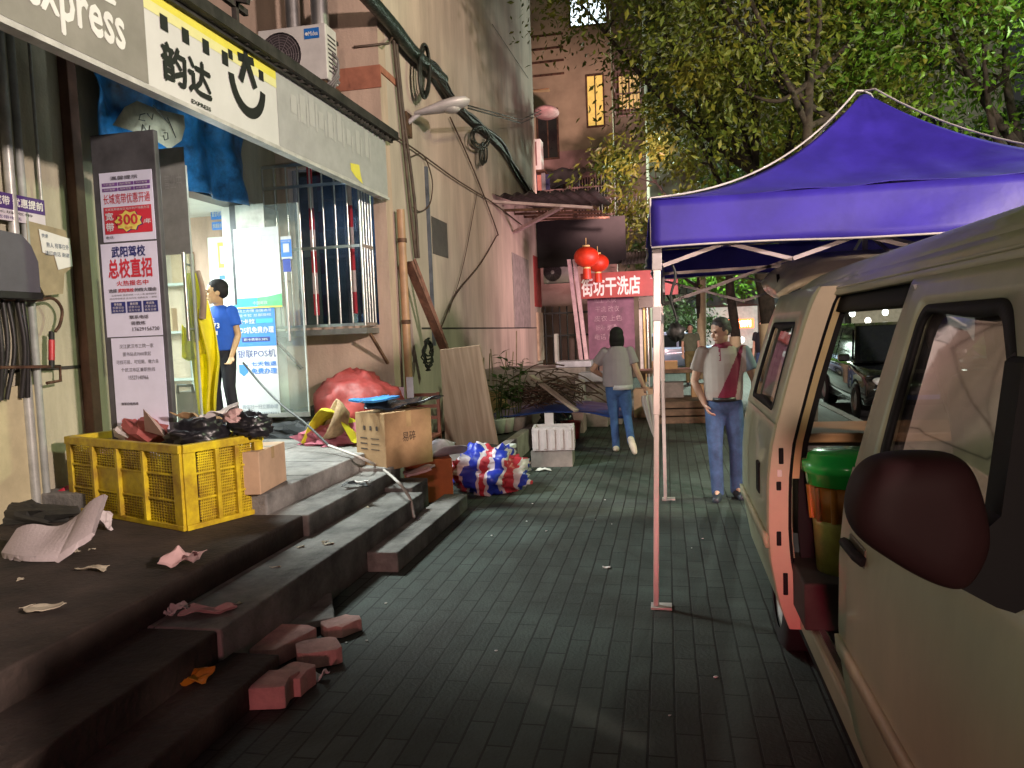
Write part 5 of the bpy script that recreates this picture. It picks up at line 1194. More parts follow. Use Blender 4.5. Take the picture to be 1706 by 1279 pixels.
def winframe(door, y0b, y0t, y1b, y1t, z0, z1, Y0, Y1, ZT, mir, off, sealw=.022, paint=None):
    """upper half of a door: painted skin with a rounded window, black seal, glass"""
    inn_ = rrect(y0b, y0t, y1b, y1t, z0, z1, .055); out = rrect(Y0(z0-.04) if callable(Y0) else Y0, Y0(ZT) if callable(Y0) else Y0, Y1(z0-.04) if callable(Y1) else Y1, Y1(ZT) if callable(Y1) else Y1, z0-.04, ZT, .012)
    q = MB(); ring(q, inn_, out, off, mir); q.build('window_surround', paint or VP, door, thick=.02)
    c = sum(inn_, V((0, 0)))/len(inn_); gi = [p+(c-p).normalized()*sealw*1.6 for p in inn_]
    q = MB(); ring(q, gi, inn_, off+.004, mir, 0, 1); q.build('window_seal', VBLK, door, thick=.014)
    q = MB(); fillo(q, inn_, off-.012, mir); q.build('window_glass', VGL, door)
YB = 2.37                                                       # rear edge of the front door
YFc = lambda z: .85 if z < 1.2 else .85+(z-1.2)*.85           # sloping front edge along the A pillar
for mir in (False, True):
    dr_ = MB(); spanel(dr_, YFc, YB, .36, 1.20, 0, mir, 14, 16)
    do = dr_.build('front_door', VP, vn, thick=.03); WL[do.name] = WL[vn.name]
    winframe(do, 1.26, 1.66, YB-.20, YB-.17, 1.24, 1.66, YFc, YB, 1.735, mir, 0)
    q = MB(); spanel(q, 1.0, YB-.005, .655, .705, .018, mir, 10, 2); q.build('rub_strip', mat('strip_paint', (.52,.50,.33), .4), do, thick=.02)
    if not mir:
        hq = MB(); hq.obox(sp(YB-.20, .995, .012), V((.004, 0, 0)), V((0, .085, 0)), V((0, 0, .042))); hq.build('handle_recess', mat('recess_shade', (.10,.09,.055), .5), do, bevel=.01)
        hq = MB(); hq.tube([sp(YB-.29, 1.005, .02), sp(YB-.27, 1.015, .035), sp(YB-.13, 1.015, .035), sp(YB-.11, 1.005, .02)], .014, 8); hq.build('handle', VBLK, do)
        hq = MB(); hq.cyl(sp(YB-.10, .90, 0), sp(YB-.10, .90, .012), .014, n=14); hq.build('key_lock', CHR, do)
        hq = MB(); hq.tube([sp(y, 1.195, .002) for y in [.9+.12*k for k in range(13)]], .007, 6); hq.build('window_sill_rubber', VBLK, do)
        hq = MB(); hq.tube([sp(YB+.004, z, -.006) for z in [.38+.06*k for k in range(23)]], .006, 5); hq.build('door_gap', VBLK, do)
        hq = MB(); hq.tube([sp(YB-.26, .86, .004), sp(YB-.16, .84, .006), sp(YB-.06, .835, .004)], .006, 6); hq.build('pressed_crease', VP, do)
# B pillar rear face of the front door and opening frame
q = MB(); spanel(q, YB+.002, YB+.06, .36, 1.80, -.03, False, 2, 24); q.build('door_pillar', VIN, vn, thick=.04)
q = MB(); q.tube([sp(YB+.055, z, -.03) for z in [.4+.07*k for k in range(20)]], .012, 6); q.build('pillar_seal', VBLK, vn)
# roof
def rooff(u, v):
    y = 1.20+(4.98-1.20)*u; a = -1+2*v
    zc = 1.925-.05*max(0, (1.8-y)/.6)**2-.03*max(0, (y-4.4)/.6)**2
    xe_ = VCX-sx_(1.80)-ytap(y, 1.8); x = VCX+a*xe_
    return V((x, y, zc-(zc-1.775)*abs(a)**4.5))
q = MB(); q.grid(rooff, 24, 24); q.build('roof', VP, vn, thick=.02)
q = MB(); spanel(q, lambda z: 1.26+(z-1.7)*.3, 4.95, 1.735, 1.80, .0, False, 20, 3); spanel(q, lambda z: 1.26+(z-1.7)*.3, 4.95, 1.735, 1.80, .0, True, 20, 3); q.build('cant_rail', VP, vn, thick=.02)
q = MB(); q.tube([sp(y, 1.765, .012) for y in [1.35+.2*k for k in range(18)]], .006, 6); q.build('rain_gutter', VP, vn)
q = MB(); spanel(q, YB+.05, 3.6, 1.665, 1.74, -.05, False, 8, 3); q.build('door_track', VBLK, vn, thick=.03)
# rear quarter behind the sliding door, both sides; far sliding door closed
for mir in (False, True):
    q = MB(); spanel(q, 3.5, 4.98, 1.02, 1.20, -.012, mir, 8, 4); spanel(q, 3.5, 3.56, 1.2, 1.735, -.012, mir, 2, 8); spanel(q, 4.8, 4.98, 1.2, 1.735, -.012, mir, 3, 8)
    spanel(q, 4.32, 4.98, .32, 1.02, -.012, mir, 6, 8); spanel(q, 3.5, 3.66, .32, 1.02, -.012, mir, 3, 8); spanel(q, 3.66, 4.32, .66, 1.02, -.012, mir, 6, 4)
    q.build('rear_quarter', VP, vn, thick=.03)
q = MB(); spanel(q, YB, 3.5, .36, 1.20, 0, True, 8, 10); q.build('far_lower_panel', VP, vn, thick=.03)
q = MB(); q.box((2*VCX-.62, YB-.9, .5), (2*VCX-.56, 4.9, 1.08)); q.build('far_inner_lining', mat('tan_lining', (.30,.16,.06), .6, var=.2), vn, bevel=.02)
q = MB()
for y0_, y1_ in ((YB, YB+.10), (3.42, 3.56)): spanel(q, y0_, y1_, 1.18, 1.78, -.02, True, 2, 8)
spanel(q, YB, 3.5, 1.62, 1.78, -.02, True, 6, 3); q.build('far_window_frame', VDK, vn, thick=.04)
# sliding door, moved back along the outside of the body
SO = .075
sd_ = MB(); spanel(sd_, 3.44, 4.60, .30, 1.20, SO, False, 14, 18)
so = sd_.build('sliding_door', VP, vn, thick=.012); WL[so.name] = WL[vn.name]
winframe(so, 4.46, 4.42, 3.62, 3.66, 1.23, 1.63, 4.60, 3.44, 1.775, False, SO, .026)
q = MB(); spanel(q, 3.44, 4.6, .655, .705, SO+.014, False, 10, 2); q.build('rub_strip', mat('strip_paint', ()), so, thick=.016)
def edge(z0, z1, x_in, m, nm, y=3.435, wd=.0, n=20):
    q = MB(); vs = []
    for k in range(n+1):
        z = z0+(z1-z0)*k/n; a = sp(y, z, SO+.004); b = sp(y, z, SO-x_in); vs += [a, b]
    q.add(vs, [(2*k, 2*k+1, 2*k+3, 2*k+2) for k in range(n)]); return q.build(nm, m, so, thick=.012)
edge(.30, 1.775, .075, mat('door_edge_paint', (.55,.48,.34), .4, var=.06), 'door_edge')
q = MB(); q.tube([sp(3.45, z, SO-.078) for z in [.32+.073*k for k in range(21)]], .014, 6); q.build('edge_seal', VBLK, so)
q = MB(); vs = []
for k in range(21): z = .95+.80*k/20; vs += [sp(3.50, z, SO-.085), sp(3.50, z, SO-.128)]
q.add(vs, [(2*k, 2*k+1, 2*k+3, 2*k+2) for k in range(20)]); q.build('inner_edge', VIN, so, thick=.02)
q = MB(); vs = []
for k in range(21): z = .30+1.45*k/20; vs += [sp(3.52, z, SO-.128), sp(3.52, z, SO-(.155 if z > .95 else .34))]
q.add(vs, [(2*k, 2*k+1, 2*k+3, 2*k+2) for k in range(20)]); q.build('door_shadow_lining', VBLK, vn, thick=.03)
for z, hh, mm, nm in ((1.06, .05, VBLK, 'latch'), (.985, .022, WHT, 'latch_plate'), (.93, .028, VBLK, 'latch_slot'), (.70, .045, VBLK, 'edge_slot'), (.50, .07, VBLK, 'edge_slot')):
    c = sp(3.425, z, SO-.035); MB().box((c.x-.010, 3.424, z-hh*.7), (c.x+.010, 3.431, z+hh*.7)).build(nm, mm, so, bevel=.004)
q = MB(); q.obox(sp(3.80, .90, SO+.006), V((.008, 0, 0)), V((0, .05, 0)), V((0, 0, .075))); q.build('handle', VBLK, so, bevel=.02)
# sill, floor, inside
q = MB(); q.box((.535, 1.0, .30), (.60, 3.55, .40)); q.build('sill', VP, vn, bevel=.012)
q = MB(); q.box((.56, YB, .402), (.585, 3.5, .412)); q.build('sill_trim', CHR, vn)
q = MB(); q.box((.6, .8, .36), (2.0, 4.95, .40), 0)
for k in range(7): q.box((.66+.05*k, YB+.02, .40), (.68+.05*k, 3.5, .408))
q.build('floor_mat', mat('black_floor_mat', (.02,.02,.022), .55), vn)
q = MB(); q.box((.56, .5, .22), (2.04, 4.95, .36)); q.build('underbody', VBLK, vn)
SEATM = mat('seat_fabric', (.17,.125,.105), .9, var=.2, bump=.2)
for xs in (.98, 1.62):
    s_ = MB(); s_.box((xs-.24, 1.55, .40), (xs+.24, 2.10, .80)); so_ = s_.build('seat', SEATM, vn, bevel=.05); WL[so_.name] = WL[vn.name]
    s_ = MB(); s_.obox((xs, 2.19, 1.12), V((.235, 0, 0)), V((0, .06, 0)), V((0, .10, .36))); s_.build('backrest', SEATM, so_, bevel=.05)
    s_ = MB(); s_.obox((xs, 2.31, 1.56), V((.13, 0, 0)), V((0, .045, 0)), V((0, .03, .09))); s_.build('headrest', SEATM, so_, bevel=.04)
s_ = MB(); s_.box((.75, 3.9, .4), (1.9, 4.3, .70)); s_.build('rear_seat', SEATM, vn, bevel=.05)
zb = P(1420, 716, 'y', 4.45).z; MB().box((.66, 4.32, zb-.05), (1.94, 4.85, zb)).build('cargo_shelf', mat('brown_shelf', (.22,.11,.04), .5, var=.2), vn, bevel=.008); MB().box((.70, 4.36, .40), (1.9, 4.80, zb-.05)).build('cargo_box', mat('dark_card', (.05,.04,.035), .8), vn)
s_ = MB(); s_.obox((.80, 2.30, 1.30), V((.03, 0, 0)), V((0, .012, 0)), V((-.1, .02, .42))); s_.build('seat_belt', mat('belt_grey', (.42,.42,.43), .7), vn)
# nose, windscreen, dashboard, tail
def nosef(u, v):
    a = -1+2*u; z = .30+.88*v; yb_ = .30+.40*max(0, (z-.75)/.43)**1.3*.6; x = VCX+a*.78*(1-.03*(1-v)); return V((x, yb_+.38*abs(a)**3, z))
q = MB(); q.grid(nosef, 20, 12); q.build('front_panel', VP, vn, thick=.03)
q = MB(); spanel(q, .6, .85, .36, 1.19, 0, False, 3, 12); spanel(q, .6, .85, .36, 1.19, 0, True, 3, 12); q.build('front_wing', VP, vn, thick=.03)
q = MB(); q.grid(lambda u, v: V((VCX+(-1+2*u)*(.70-.12*v), .52+.60*v+.20*abs(-1+2*u)**3, 1.19+.60*v)), 16, 8); q.build('windscreen', VGL, vn)
for s in (-1, 1): MB().bar((VCX+s*.73, .80, 1.19), (VCX+s*.60, 1.30, 1.79), .07, .06).build('windscreen_pillar', VP, vn, bevel=.015)
q = MB(); q.box((.62, .85, .85), (1.98, 1.25, 1.16)); q.build('dashboard', mat('dash_grey', (.09,.085,.085), .7), vn, bevel=.05)
q = MB(); q.tube([V((1.62+.19*math.cos(t), 1.42+.07*math.sin(t), 1.10+.17*math.sin(t))) for t in [2*math.pi*k/24 for k in range(24)]], .014, 6, closed=True); q.bar((1.62, 1.42, 1.10), (1.62, 1.2, .98), .05, .05); q.bar((1.44, 1.42, 1.10), (1.80, 1.42, 1.10), .03, .03); q.build('steering_wheel', VBLK, vn)
for s in (-1, 1):
    q = MB(); q.ell((VCX+s*.55, .38, .80), (.16, .08, .10)); q.build('headlight', mat('headlamp_glass', (.6,.6,.6), .1), vn)
q = MB(); q.box((.62, .24, .30), (1.98, .42, .52)); q.build('bumper', VBLK, vn, bevel=.04)
for mir in (False, True): q = MB(); spanel(q, 4.86, 4.99, .34, 1.80, -.04, mir, 2, 18); q.build('rear_pillar', VP, vn, thick=.05)
MB().box((.60, 4.93, .32), (2.00, 4.99, .50)).build('rear_sill', VP, vn, bevel=.015)
for s in (-1, 1): q = MB(); q.box((VCX+s*.72-.05, 4.985, .75), (VCX+s*.72+.05, 5.01, 1.1)); q.build('tail_light', mat('tail_red', (.35,.02,.02), .25), vn, bevel=.01)
def tgf(u, v):
    a = -1+2*u; return V((VCX+a*(.62-.02*v), 4.97+.98*v, 1.90+.19*v+.06*math.sin(v*3)-.24*abs(a)**4*(.45+.55*math.sin(v*2.6))))
q = MB(); q.grid(tgf, 18, 14); to = q.build('tailgate', mat('tailgate_lit_cream', (.62,.55,.38), .35, coat=.4), vn, thick=.035); WL[to.name] = WL[vn.name]  # paler than the body paint, standing in for light on the tailgate
for s in (-1, 1): MB().bar((VCX+s*.60, 4.96, 1.60), (VCX+s*.55, 5.5, 1.95), .02, .02).build('gas_strut', VBLK, to)
TYR = mat('tyre_rubber', (.013,.013,.014), .75, var=.2); RIM = mat('rim_silver', (.50,.50,.48), .35, .7)
def wheel(parent, c, r, wd, s):
    c = V(c); ax = V((s, 0, 0)); t = MB(); t.lathe([(r*.62, wd/2), (r*.9, wd/2), (r, wd*.36), (r, -wd*.36), (r*.9, -wd/2), (r*.62, -wd/2)], c, 32, axis=ax)
    w_ = t.build('wheel', TYR, parent); WL[w_.name] = WL[parent.name]
    t = MB(); t.lathe([(0, wd*.30), (r*.16, wd*.34), (r*.2, wd*.24), (r*.5, wd*.22), (r*.58, wd*.42), (r*.65, wd*.45), (r*.65, -wd*.4)], c, 28, axis=ax)
    for k in range(5): a = k*1.2566; u, v_ = basis(ax); t.cyl(c+(u*math.cos(a)+v_*math.sin(a))*r*.3+ax*wd*.2, c+(u*math.cos(a)+v_*math.sin(a))*r*.3+ax*wd*.3, r*.05, n=8)
    t.build('rim', RIM, w_)
for y in (.98, 3.98):
    for s in (-1, 1): wheel(vn, (VCX+s*.70, y, .285), .285, .17, s)
# wing mirror
YM = 1.22
ol = [P(a, b, 'y', YM) for a, b in ((1450, 764), (1490, 753), (1560, 752), (1602, 757), (1622, 790), (1636, 840), (1645, 890), (1638, 925), (1612, 972), (1585, 982), (1530, 962), (1470, 925), (1425, 895), (1411, 862), (1412, 830), (1425, 790))]
mcen = sum(ol, V())/len(ol)
def mloop(k, dy): return [mcen+(p-mcen)*k+V((0, dy, 0)) for p in ol]
mi = MB(); n_ = len(ol); lv = [mloop(.4, -.056), mloop(.6, -.054), mloop(.84, -.046), mloop(.96, -.030), mloop(1., -.005), mloop(1., .02), mloop(.97, .04), mloop(.94, .05)]
mi.add([p for l in lv for p in l], [(j*n_+i, j*n_+(i+1) % n_, (j+1)*n_+(i+1) % n_, (j+1)*n_+i) for j in range(len(lv)-1) for i in range(n_)]+[tuple(range((len(lv)-1)*n_, len(lv)*n_)), tuple(range(n_))[::-1]], 0, True)
mo = mi.build('wing_mirror', VDK, vn); WL[mo.name] = WL[vn.name]; q = mo.modifiers.new('round', 'SUBSURF'); q.levels = 1; q.render_levels = 2
MB().add([p+V((0, .004, 0)) for p in mloop(.88, .05)], [tuple(range(n_))[::-1]]).build('mirror_glass', mat('mirror_silver', (.6,.6,.6), .03, 1.), mo)
arm = [P(a, b, 'y', YM-.01) for a, b in ((1600, 905), (1640, 885), (1668, 860), (1704, 605), (1722, 588), (1740, 640), (1740, 1000), (1692, 1022), (1660, 1012), (1590, 975))]
q = MB(); q.prism(arm, (0, .06, 0)); q.build('mirror_arm', VBLK, mo, bevel=.012)
# cargo seen through the side opening
gb = thing('green_basket', 'bright green plastic tub with lid inside the open van', 'tub', (1.35, 3.25, .9))
GPL = mat('green_plastic', (.03,.62,.09), .22, var=.1, coat=.5)
gc0 = P(1408, 782, 'y', 3.35)
MB().lathe([(0, .085), (.125, .080), (.145, .07), (.150, .045), (.168, .040), (.170, .0), (.158, -.004), (.150, -.055), (.14, -.055), (.14, -.02), (0, -.02)], gc0, 32).build('tub_lid', GPL, gb)
m = MB(); m.lathe([(.0, -.20), (.128, -.20), (.140, -.055), (0, -.055)], gc0, 32)
for k in range(12): a_ = k*math.pi/6; m.cyl(gc0+V((.130*math.cos(a_), .130*math.sin(a_), -.20)), gc0+V((.142*math.cos(a_), .142*math.sin(a_), -.06)), .014, n=6, m=k % 2)
m.build('tub_body', [mat('amber_plastic', (.42,.17,.02), .4, var=.3), mat('brown_plastic', (.20,.11,.03), .45)], gb)
MB().lathe([(.0, -.42), (.115, -.42), (.128, -.22), (.128, -.20), (0, -.20)], gc0, 32).build('tub_base', mat('lime_plastic', (.36,.38,.08), .45, var=.3), gb)
one(MB().box((gc0.x-.2, 3.15, .402), (gc0.x+.25, 3.6, gc0.z-.42)), 'dark_carton', mat('dark_card', (.05,.04,.035), .8), 'dark carton on the van floor holding up the green tub', 'box', bevel=.01)

# ================================================================== STREET TREES
import numpy as np
BARK = mat('tree_bark', (.038,.028,.022), .95, var=.4, scale=6, bump=.8, bscale=18); LIME = mat('lime_wash', (.52,.42,.28), .9, var=.12, scale=4)
def leaf_mat(name, c1, c2, c3):
    m = bpy.data.materials.new(name); m.use_nodes = True; t = m.node_tree; b = t.nodes['Principled BSDF']; b.inputs['Roughness'].default_value = .5
    tc = t.nodes.new('ShaderNodeTexCoord'); n = t.nodes.new('ShaderNodeTexNoise'); n.inputs['Scale'].default_value = .9; n.inputs['Detail'].default_value = 5; n.inputs['Roughness'].default_value = .75
    t.links.new(tc.outputs['Object'], n.inputs['Vector']); r = t.nodes.new('ShaderNodeValToRGB'); e = r.color_ramp.elements
    e[0].position = .32; e[0].color = (*c1, 1); e[1].position = .68; e[1].color = (*c3, 1); q = e.new(.5); q.color = (*c2, 1)
    t.links.new(n.outputs[0], r.inputs[0]); t.links.new(r.outputs[0], b.inputs['Base Color'])
    tr = t.nodes.new('ShaderNodeBsdfTranslucent'); t.links.new(r.outputs[0], tr.inputs[0]); mx = t.nodes.new('ShaderNodeMixShader'); mx.inputs[0].default_value = .35
    t.links.new(b.outputs[0], mx.inputs[1]); t.links.new(tr.outputs[0], mx.inputs[2]); t.links.new(mx.outputs[0], t.nodes['Material Output'].inputs[0]); return m
LF1 = leaf_mat('camphor_leaves', (.035,.06,.010), (.10,.13,.016), (.22,.19,.022)); LF2 = leaf_mat('fresh_leaves', (.04,.09,.010), (.09,.20,.015), (.18,.29,.03)); LF3 = leaf_mat('dark_leaves', (.02,.04,.015), (.04,.07,.02), (.07,.10,.02))
def tree(name, label, base, trunk_h, r, lean, crown, n, ls, m, seed, lime=0., group='street trees along the pavement'):
    """trunk with limbs; crown = list of (dx, dy, z, rx, ry, rz); leaves hang in clumps through its volume"""
    b = V(base); t = thing(name, label, 'tree', b, group); rg = random.Random(seed)
    top = b+V((lean[0], lean[1], trunk_h)); tm = MB(); pts = spline([b, b+(top-b)*.35+V((.05, .03, 0)), b+(top-b)*.7-V((.04, .02, 0)), top], 5)
    tm.tube(pts, [r*1.25 if k == 0 else r*(1-.35*k/(len(pts)-1)) for k in range(len(pts))], 12)
    ends = []
    for (dx, dy, z, rx, ry, rz) in crown:
        e = b+V((dx, dy, z)); o = pts[-1-rg.randrange(0, 4)]; mid = (o+e)/2+V((rg.uniform(-.3, .3), rg.uniform(-.3, .3), -.2)); q = spline([o, mid, e+V((0, 0, rz*.2))], 6); tm.tube(q, [r*.5, r*.12], 7); ends.append(q)
        for k in range(5):
            s = q[rg.randrange(4, len(q))]; d = V((rg.gauss(0, 1)*rx, rg.gauss(0, 1)*ry, rg.uniform(-.3, .8)*rz))*.6; tm.tube(spline([s, s+d*.5+V((0, 0, .15)), s+d], 4), [r*.16, r*.04], 5)
    tm.build('trunk', BARK, t)
    if lime:
        lm_ = MB(); lm_.tube([b+(pts[1]-b)*0+V((0, 0, .0)), b+(top-b)*.18+V((.02, .01, 0)), b+(top-b)*(lime/trunk_h)+V((.04, .02, 0))], [r*1.3, r*1.09, r*1.04], 12); lm_.build('lime_wash', LIME, t)
    ng = np.random.default_rng(seed); vs, fs = [], []; tot = sum(c[3]*c[4]*c[5] for c in crown)
    P_ = []; D_ = []
    for (dx, dy, z, rx, ry, rz) in crown:
        k = int(n*rx*ry*rz/tot/62)
        for _ in range(max(4, k)):
            d = ng.normal(size=3); d /= np.linalg.norm(d); rad = ng.uniform(.5, 1.08)**.6; c = np.array([b.x+dx+d[0]*rx*rad, b.y+dy+d[1]*ry*rad, b.z+z+d[2]*rz*rad]); kk = ng.integers(34, 90); sp_ = ng.uniform(.20, .40)
            P_.append(c+ng.normal(size=(kk, 3))*sp_*np.array([1, 1, .7])); D_.append(np.tile(np.array([d[0], d[1], -.25]), (kk, 1)))
    Pp = np.concatenate(P_); Dd = np.concatenate(D_)+ng.normal(size=(len(Pp), 3))*.75; Dd[:, 2] -= .35; Dd /= np.linalg.norm(Dd, axis=1)[:, None]
    rv = ng.normal(size=(len(Pp), 3)); S_ = np.cross(Dd, rv); S_ /= np.linalg.norm(S_, axis=1)[:, None]; N_ = np.cross(S_, Dd); L_ = (ls*ng.uniform(.45, 1.35, len(Pp)))[:, None]; W_ = L_*.22
    a = Pp; c1_ = Pp+Dd*L_*.45+S_*W_+N_*W_*.3; c2_ = Pp+Dd*L_; c3_ = Pp+Dd*L_*.45-S_*W_+N_*W_*.3
    vv = np.stack([a, c1_, c2_, c3_], 1).reshape(-1, 3)-np.array(b[:]); i0 = np.arange(len(Pp))*4; ff = np.concatenate([np.stack([i0, i0+1, i0+2], 1), np.stack([i0, i0+2, i0+3], 1)])
    me = bpy.data.meshes.new('crown'); me.from_pydata(vv.tolist(), [], ff.tolist()); me.materials.append(m); me.update(); o = bpy.data.objects.new('crown', me); C.objects.link(o); o.parent = t
    return t
tree('street_tree', 'leafy street tree with a straight dark trunk rising just behind the tent', (1.78, 10.4, 0), 4.6, .085, (.05, 0), [(-.7, .4, 5.6, 1.25, 1.3, 1.1), (-.4, -.8, 6.7, 1.3, 1.1, 1.0), (1.3, .8, 5.5, 1.2, 1.0, 1.1), (-1.5, .6, 6.9, 1.3, 1.2, 1.0), (1.9, .4, 6.8, 1.5, 1.3, 1.2), (.0, .6, 8.0, 2.0, 1.7, 1.2), (-1.7, -.2, 8.0, 1.5, 1.2, 1.0), (.5, .9, 4.5, .9, .8, .6), (-.9, .2, 4.6, .8, .8, .6)], 33000, .108, LF1, 1)
tree('street_tree', 'street tree with thick leaning trunk limewashed at its foot behind the van', (1.93, 15.0, 0), 4.4, .17, (-.25, .1), [(-1.4, .2, 6.3, 1.3, 1.4, 1.2), (-1.2, 1.0, 7.8, 1.7, 1.6, 1.3), (.6, .0, 6.2, 1.6, 1.5, 1.2), (2.2, .6, 7.2, 1.9, 1.7, 1.4), (-3.0, .2, 9.0, 1.5, 1.4, 1.2), (-3.4, 0, 7.7, .9, 1.0, .8), (0, 0, 9.4, 2.4, 1.8, 1.4), (1.4, -.6, 5.1, 1.1, 1., .7), (-1.3, -.2, 5.0, .9, .9, .7)], 24000, .13, LF1, 2, lime=1.62)
tree('street_tree', 'slim street tree farther along, its trunk above the man in the polo shirt', (1.85, 22.0, 0), 3.8, .15, (-.1, 0), [(-2.2, 0, 5.6, 1.9, 1.6, 1.3), (-1.0, .4, 3.6, 1.2, 1.2, .7), (.9, 0, 3.7, 1.4, 1.3, .8), (2.3, 0, 3.6, 1.3, 1.3, .8), (2.3, 0, 5.8, 1.8, 1.6, 1.3), (0, 0, 7.0, 2.6, 2.0, 1.6)], 9500, .20, LF1, 3, lime=1.3)
tree('street_tree', 'bright green lamplit tree at the top right above the tent', (4.6, 11.2, -.16), 3.6, .15, (.1, 0), [(-.6, -.2, 5.4, 1.7, 1.5, 1.4), (1.2, -.4, 5.2, 1.6, 1.5, 1.3), (2.4, 0, 6.6, 1.7, 1.6, 1.4), (0.2, .3, 7.4, 2.0, 1.8, 1.5), (-1.2, .4, 6.8, 1.5, 1.4, 1.2), (1.0, 0, 4.0, 1.2, 1.1, .8)], 28000, .115, LF2, 4)
tree('street_tree', 'small vivid green tree beyond the white limewashed trunk', (.5, 33, 0), 2.6, .14, (0, 0), [(-.9, 0, 3.6, 1.2, 1.1, .8), (.6, 0, 4.3, 1.4, 1.2, .9), (2.0, 0, 3.7, 1.4, 1.2, .9), (-.2, 0, 5.4, 1.6, 1.3, 1.0)], 5200, .24, LF2, 5)
tree('shrub', 'dark rounded shrub under the vivid green tree', (.2, 31.5, 0), 1.0, .07, (0, 0), [(-.3, 0, 1.9, 1.0, .9, .8), (.8, 0, 1.7, .9, .8, .7)], 2600, .17, LF3, 15, group='shrubs beyond the pavement')
tree('street_tree', 'pale limewashed young tree on the pavement left of the man', (1.02, 24.5, 0), 3.4, .13, (.05, 0), [(0, 0, 4.6, 1.3, 1.2, .9), (-1.0, .2, 4.2, 1.0, .9, .6)], 2500, .24, LF3, 6, lime=3.2)
for k, (x, y, s) in enumerate(((5.5, 38, 7), (9.5, 44, 8), (-4, 58, 9), (3.5, 60, 10), (13, 36, 11))):
    tree('roadside_tree', ('dim tree across the road behind the red shop sign', 'broad dim tree far across the road on the right', 'far tree beyond the end of the street, on the left', 'far tree over the middle of the street', 'dim tree at the far right edge across the road')[k], (x, y, -.16 if x > 3 else 0), 4.2, .2, (0, 0), [(-2.4, 0, 6.2, 2.4, 2, 1.8), (2.2, 0, 6.4, 2.4, 2, 1.8), (0, 0, 8.2, 3.0, 2.4, 2.2), (0, 0, 4.8, 2.2, 2, 1.2)], 5000, .38, LF3, s, group='trees far along the road')
bushes = [(-.6, 21.2)]

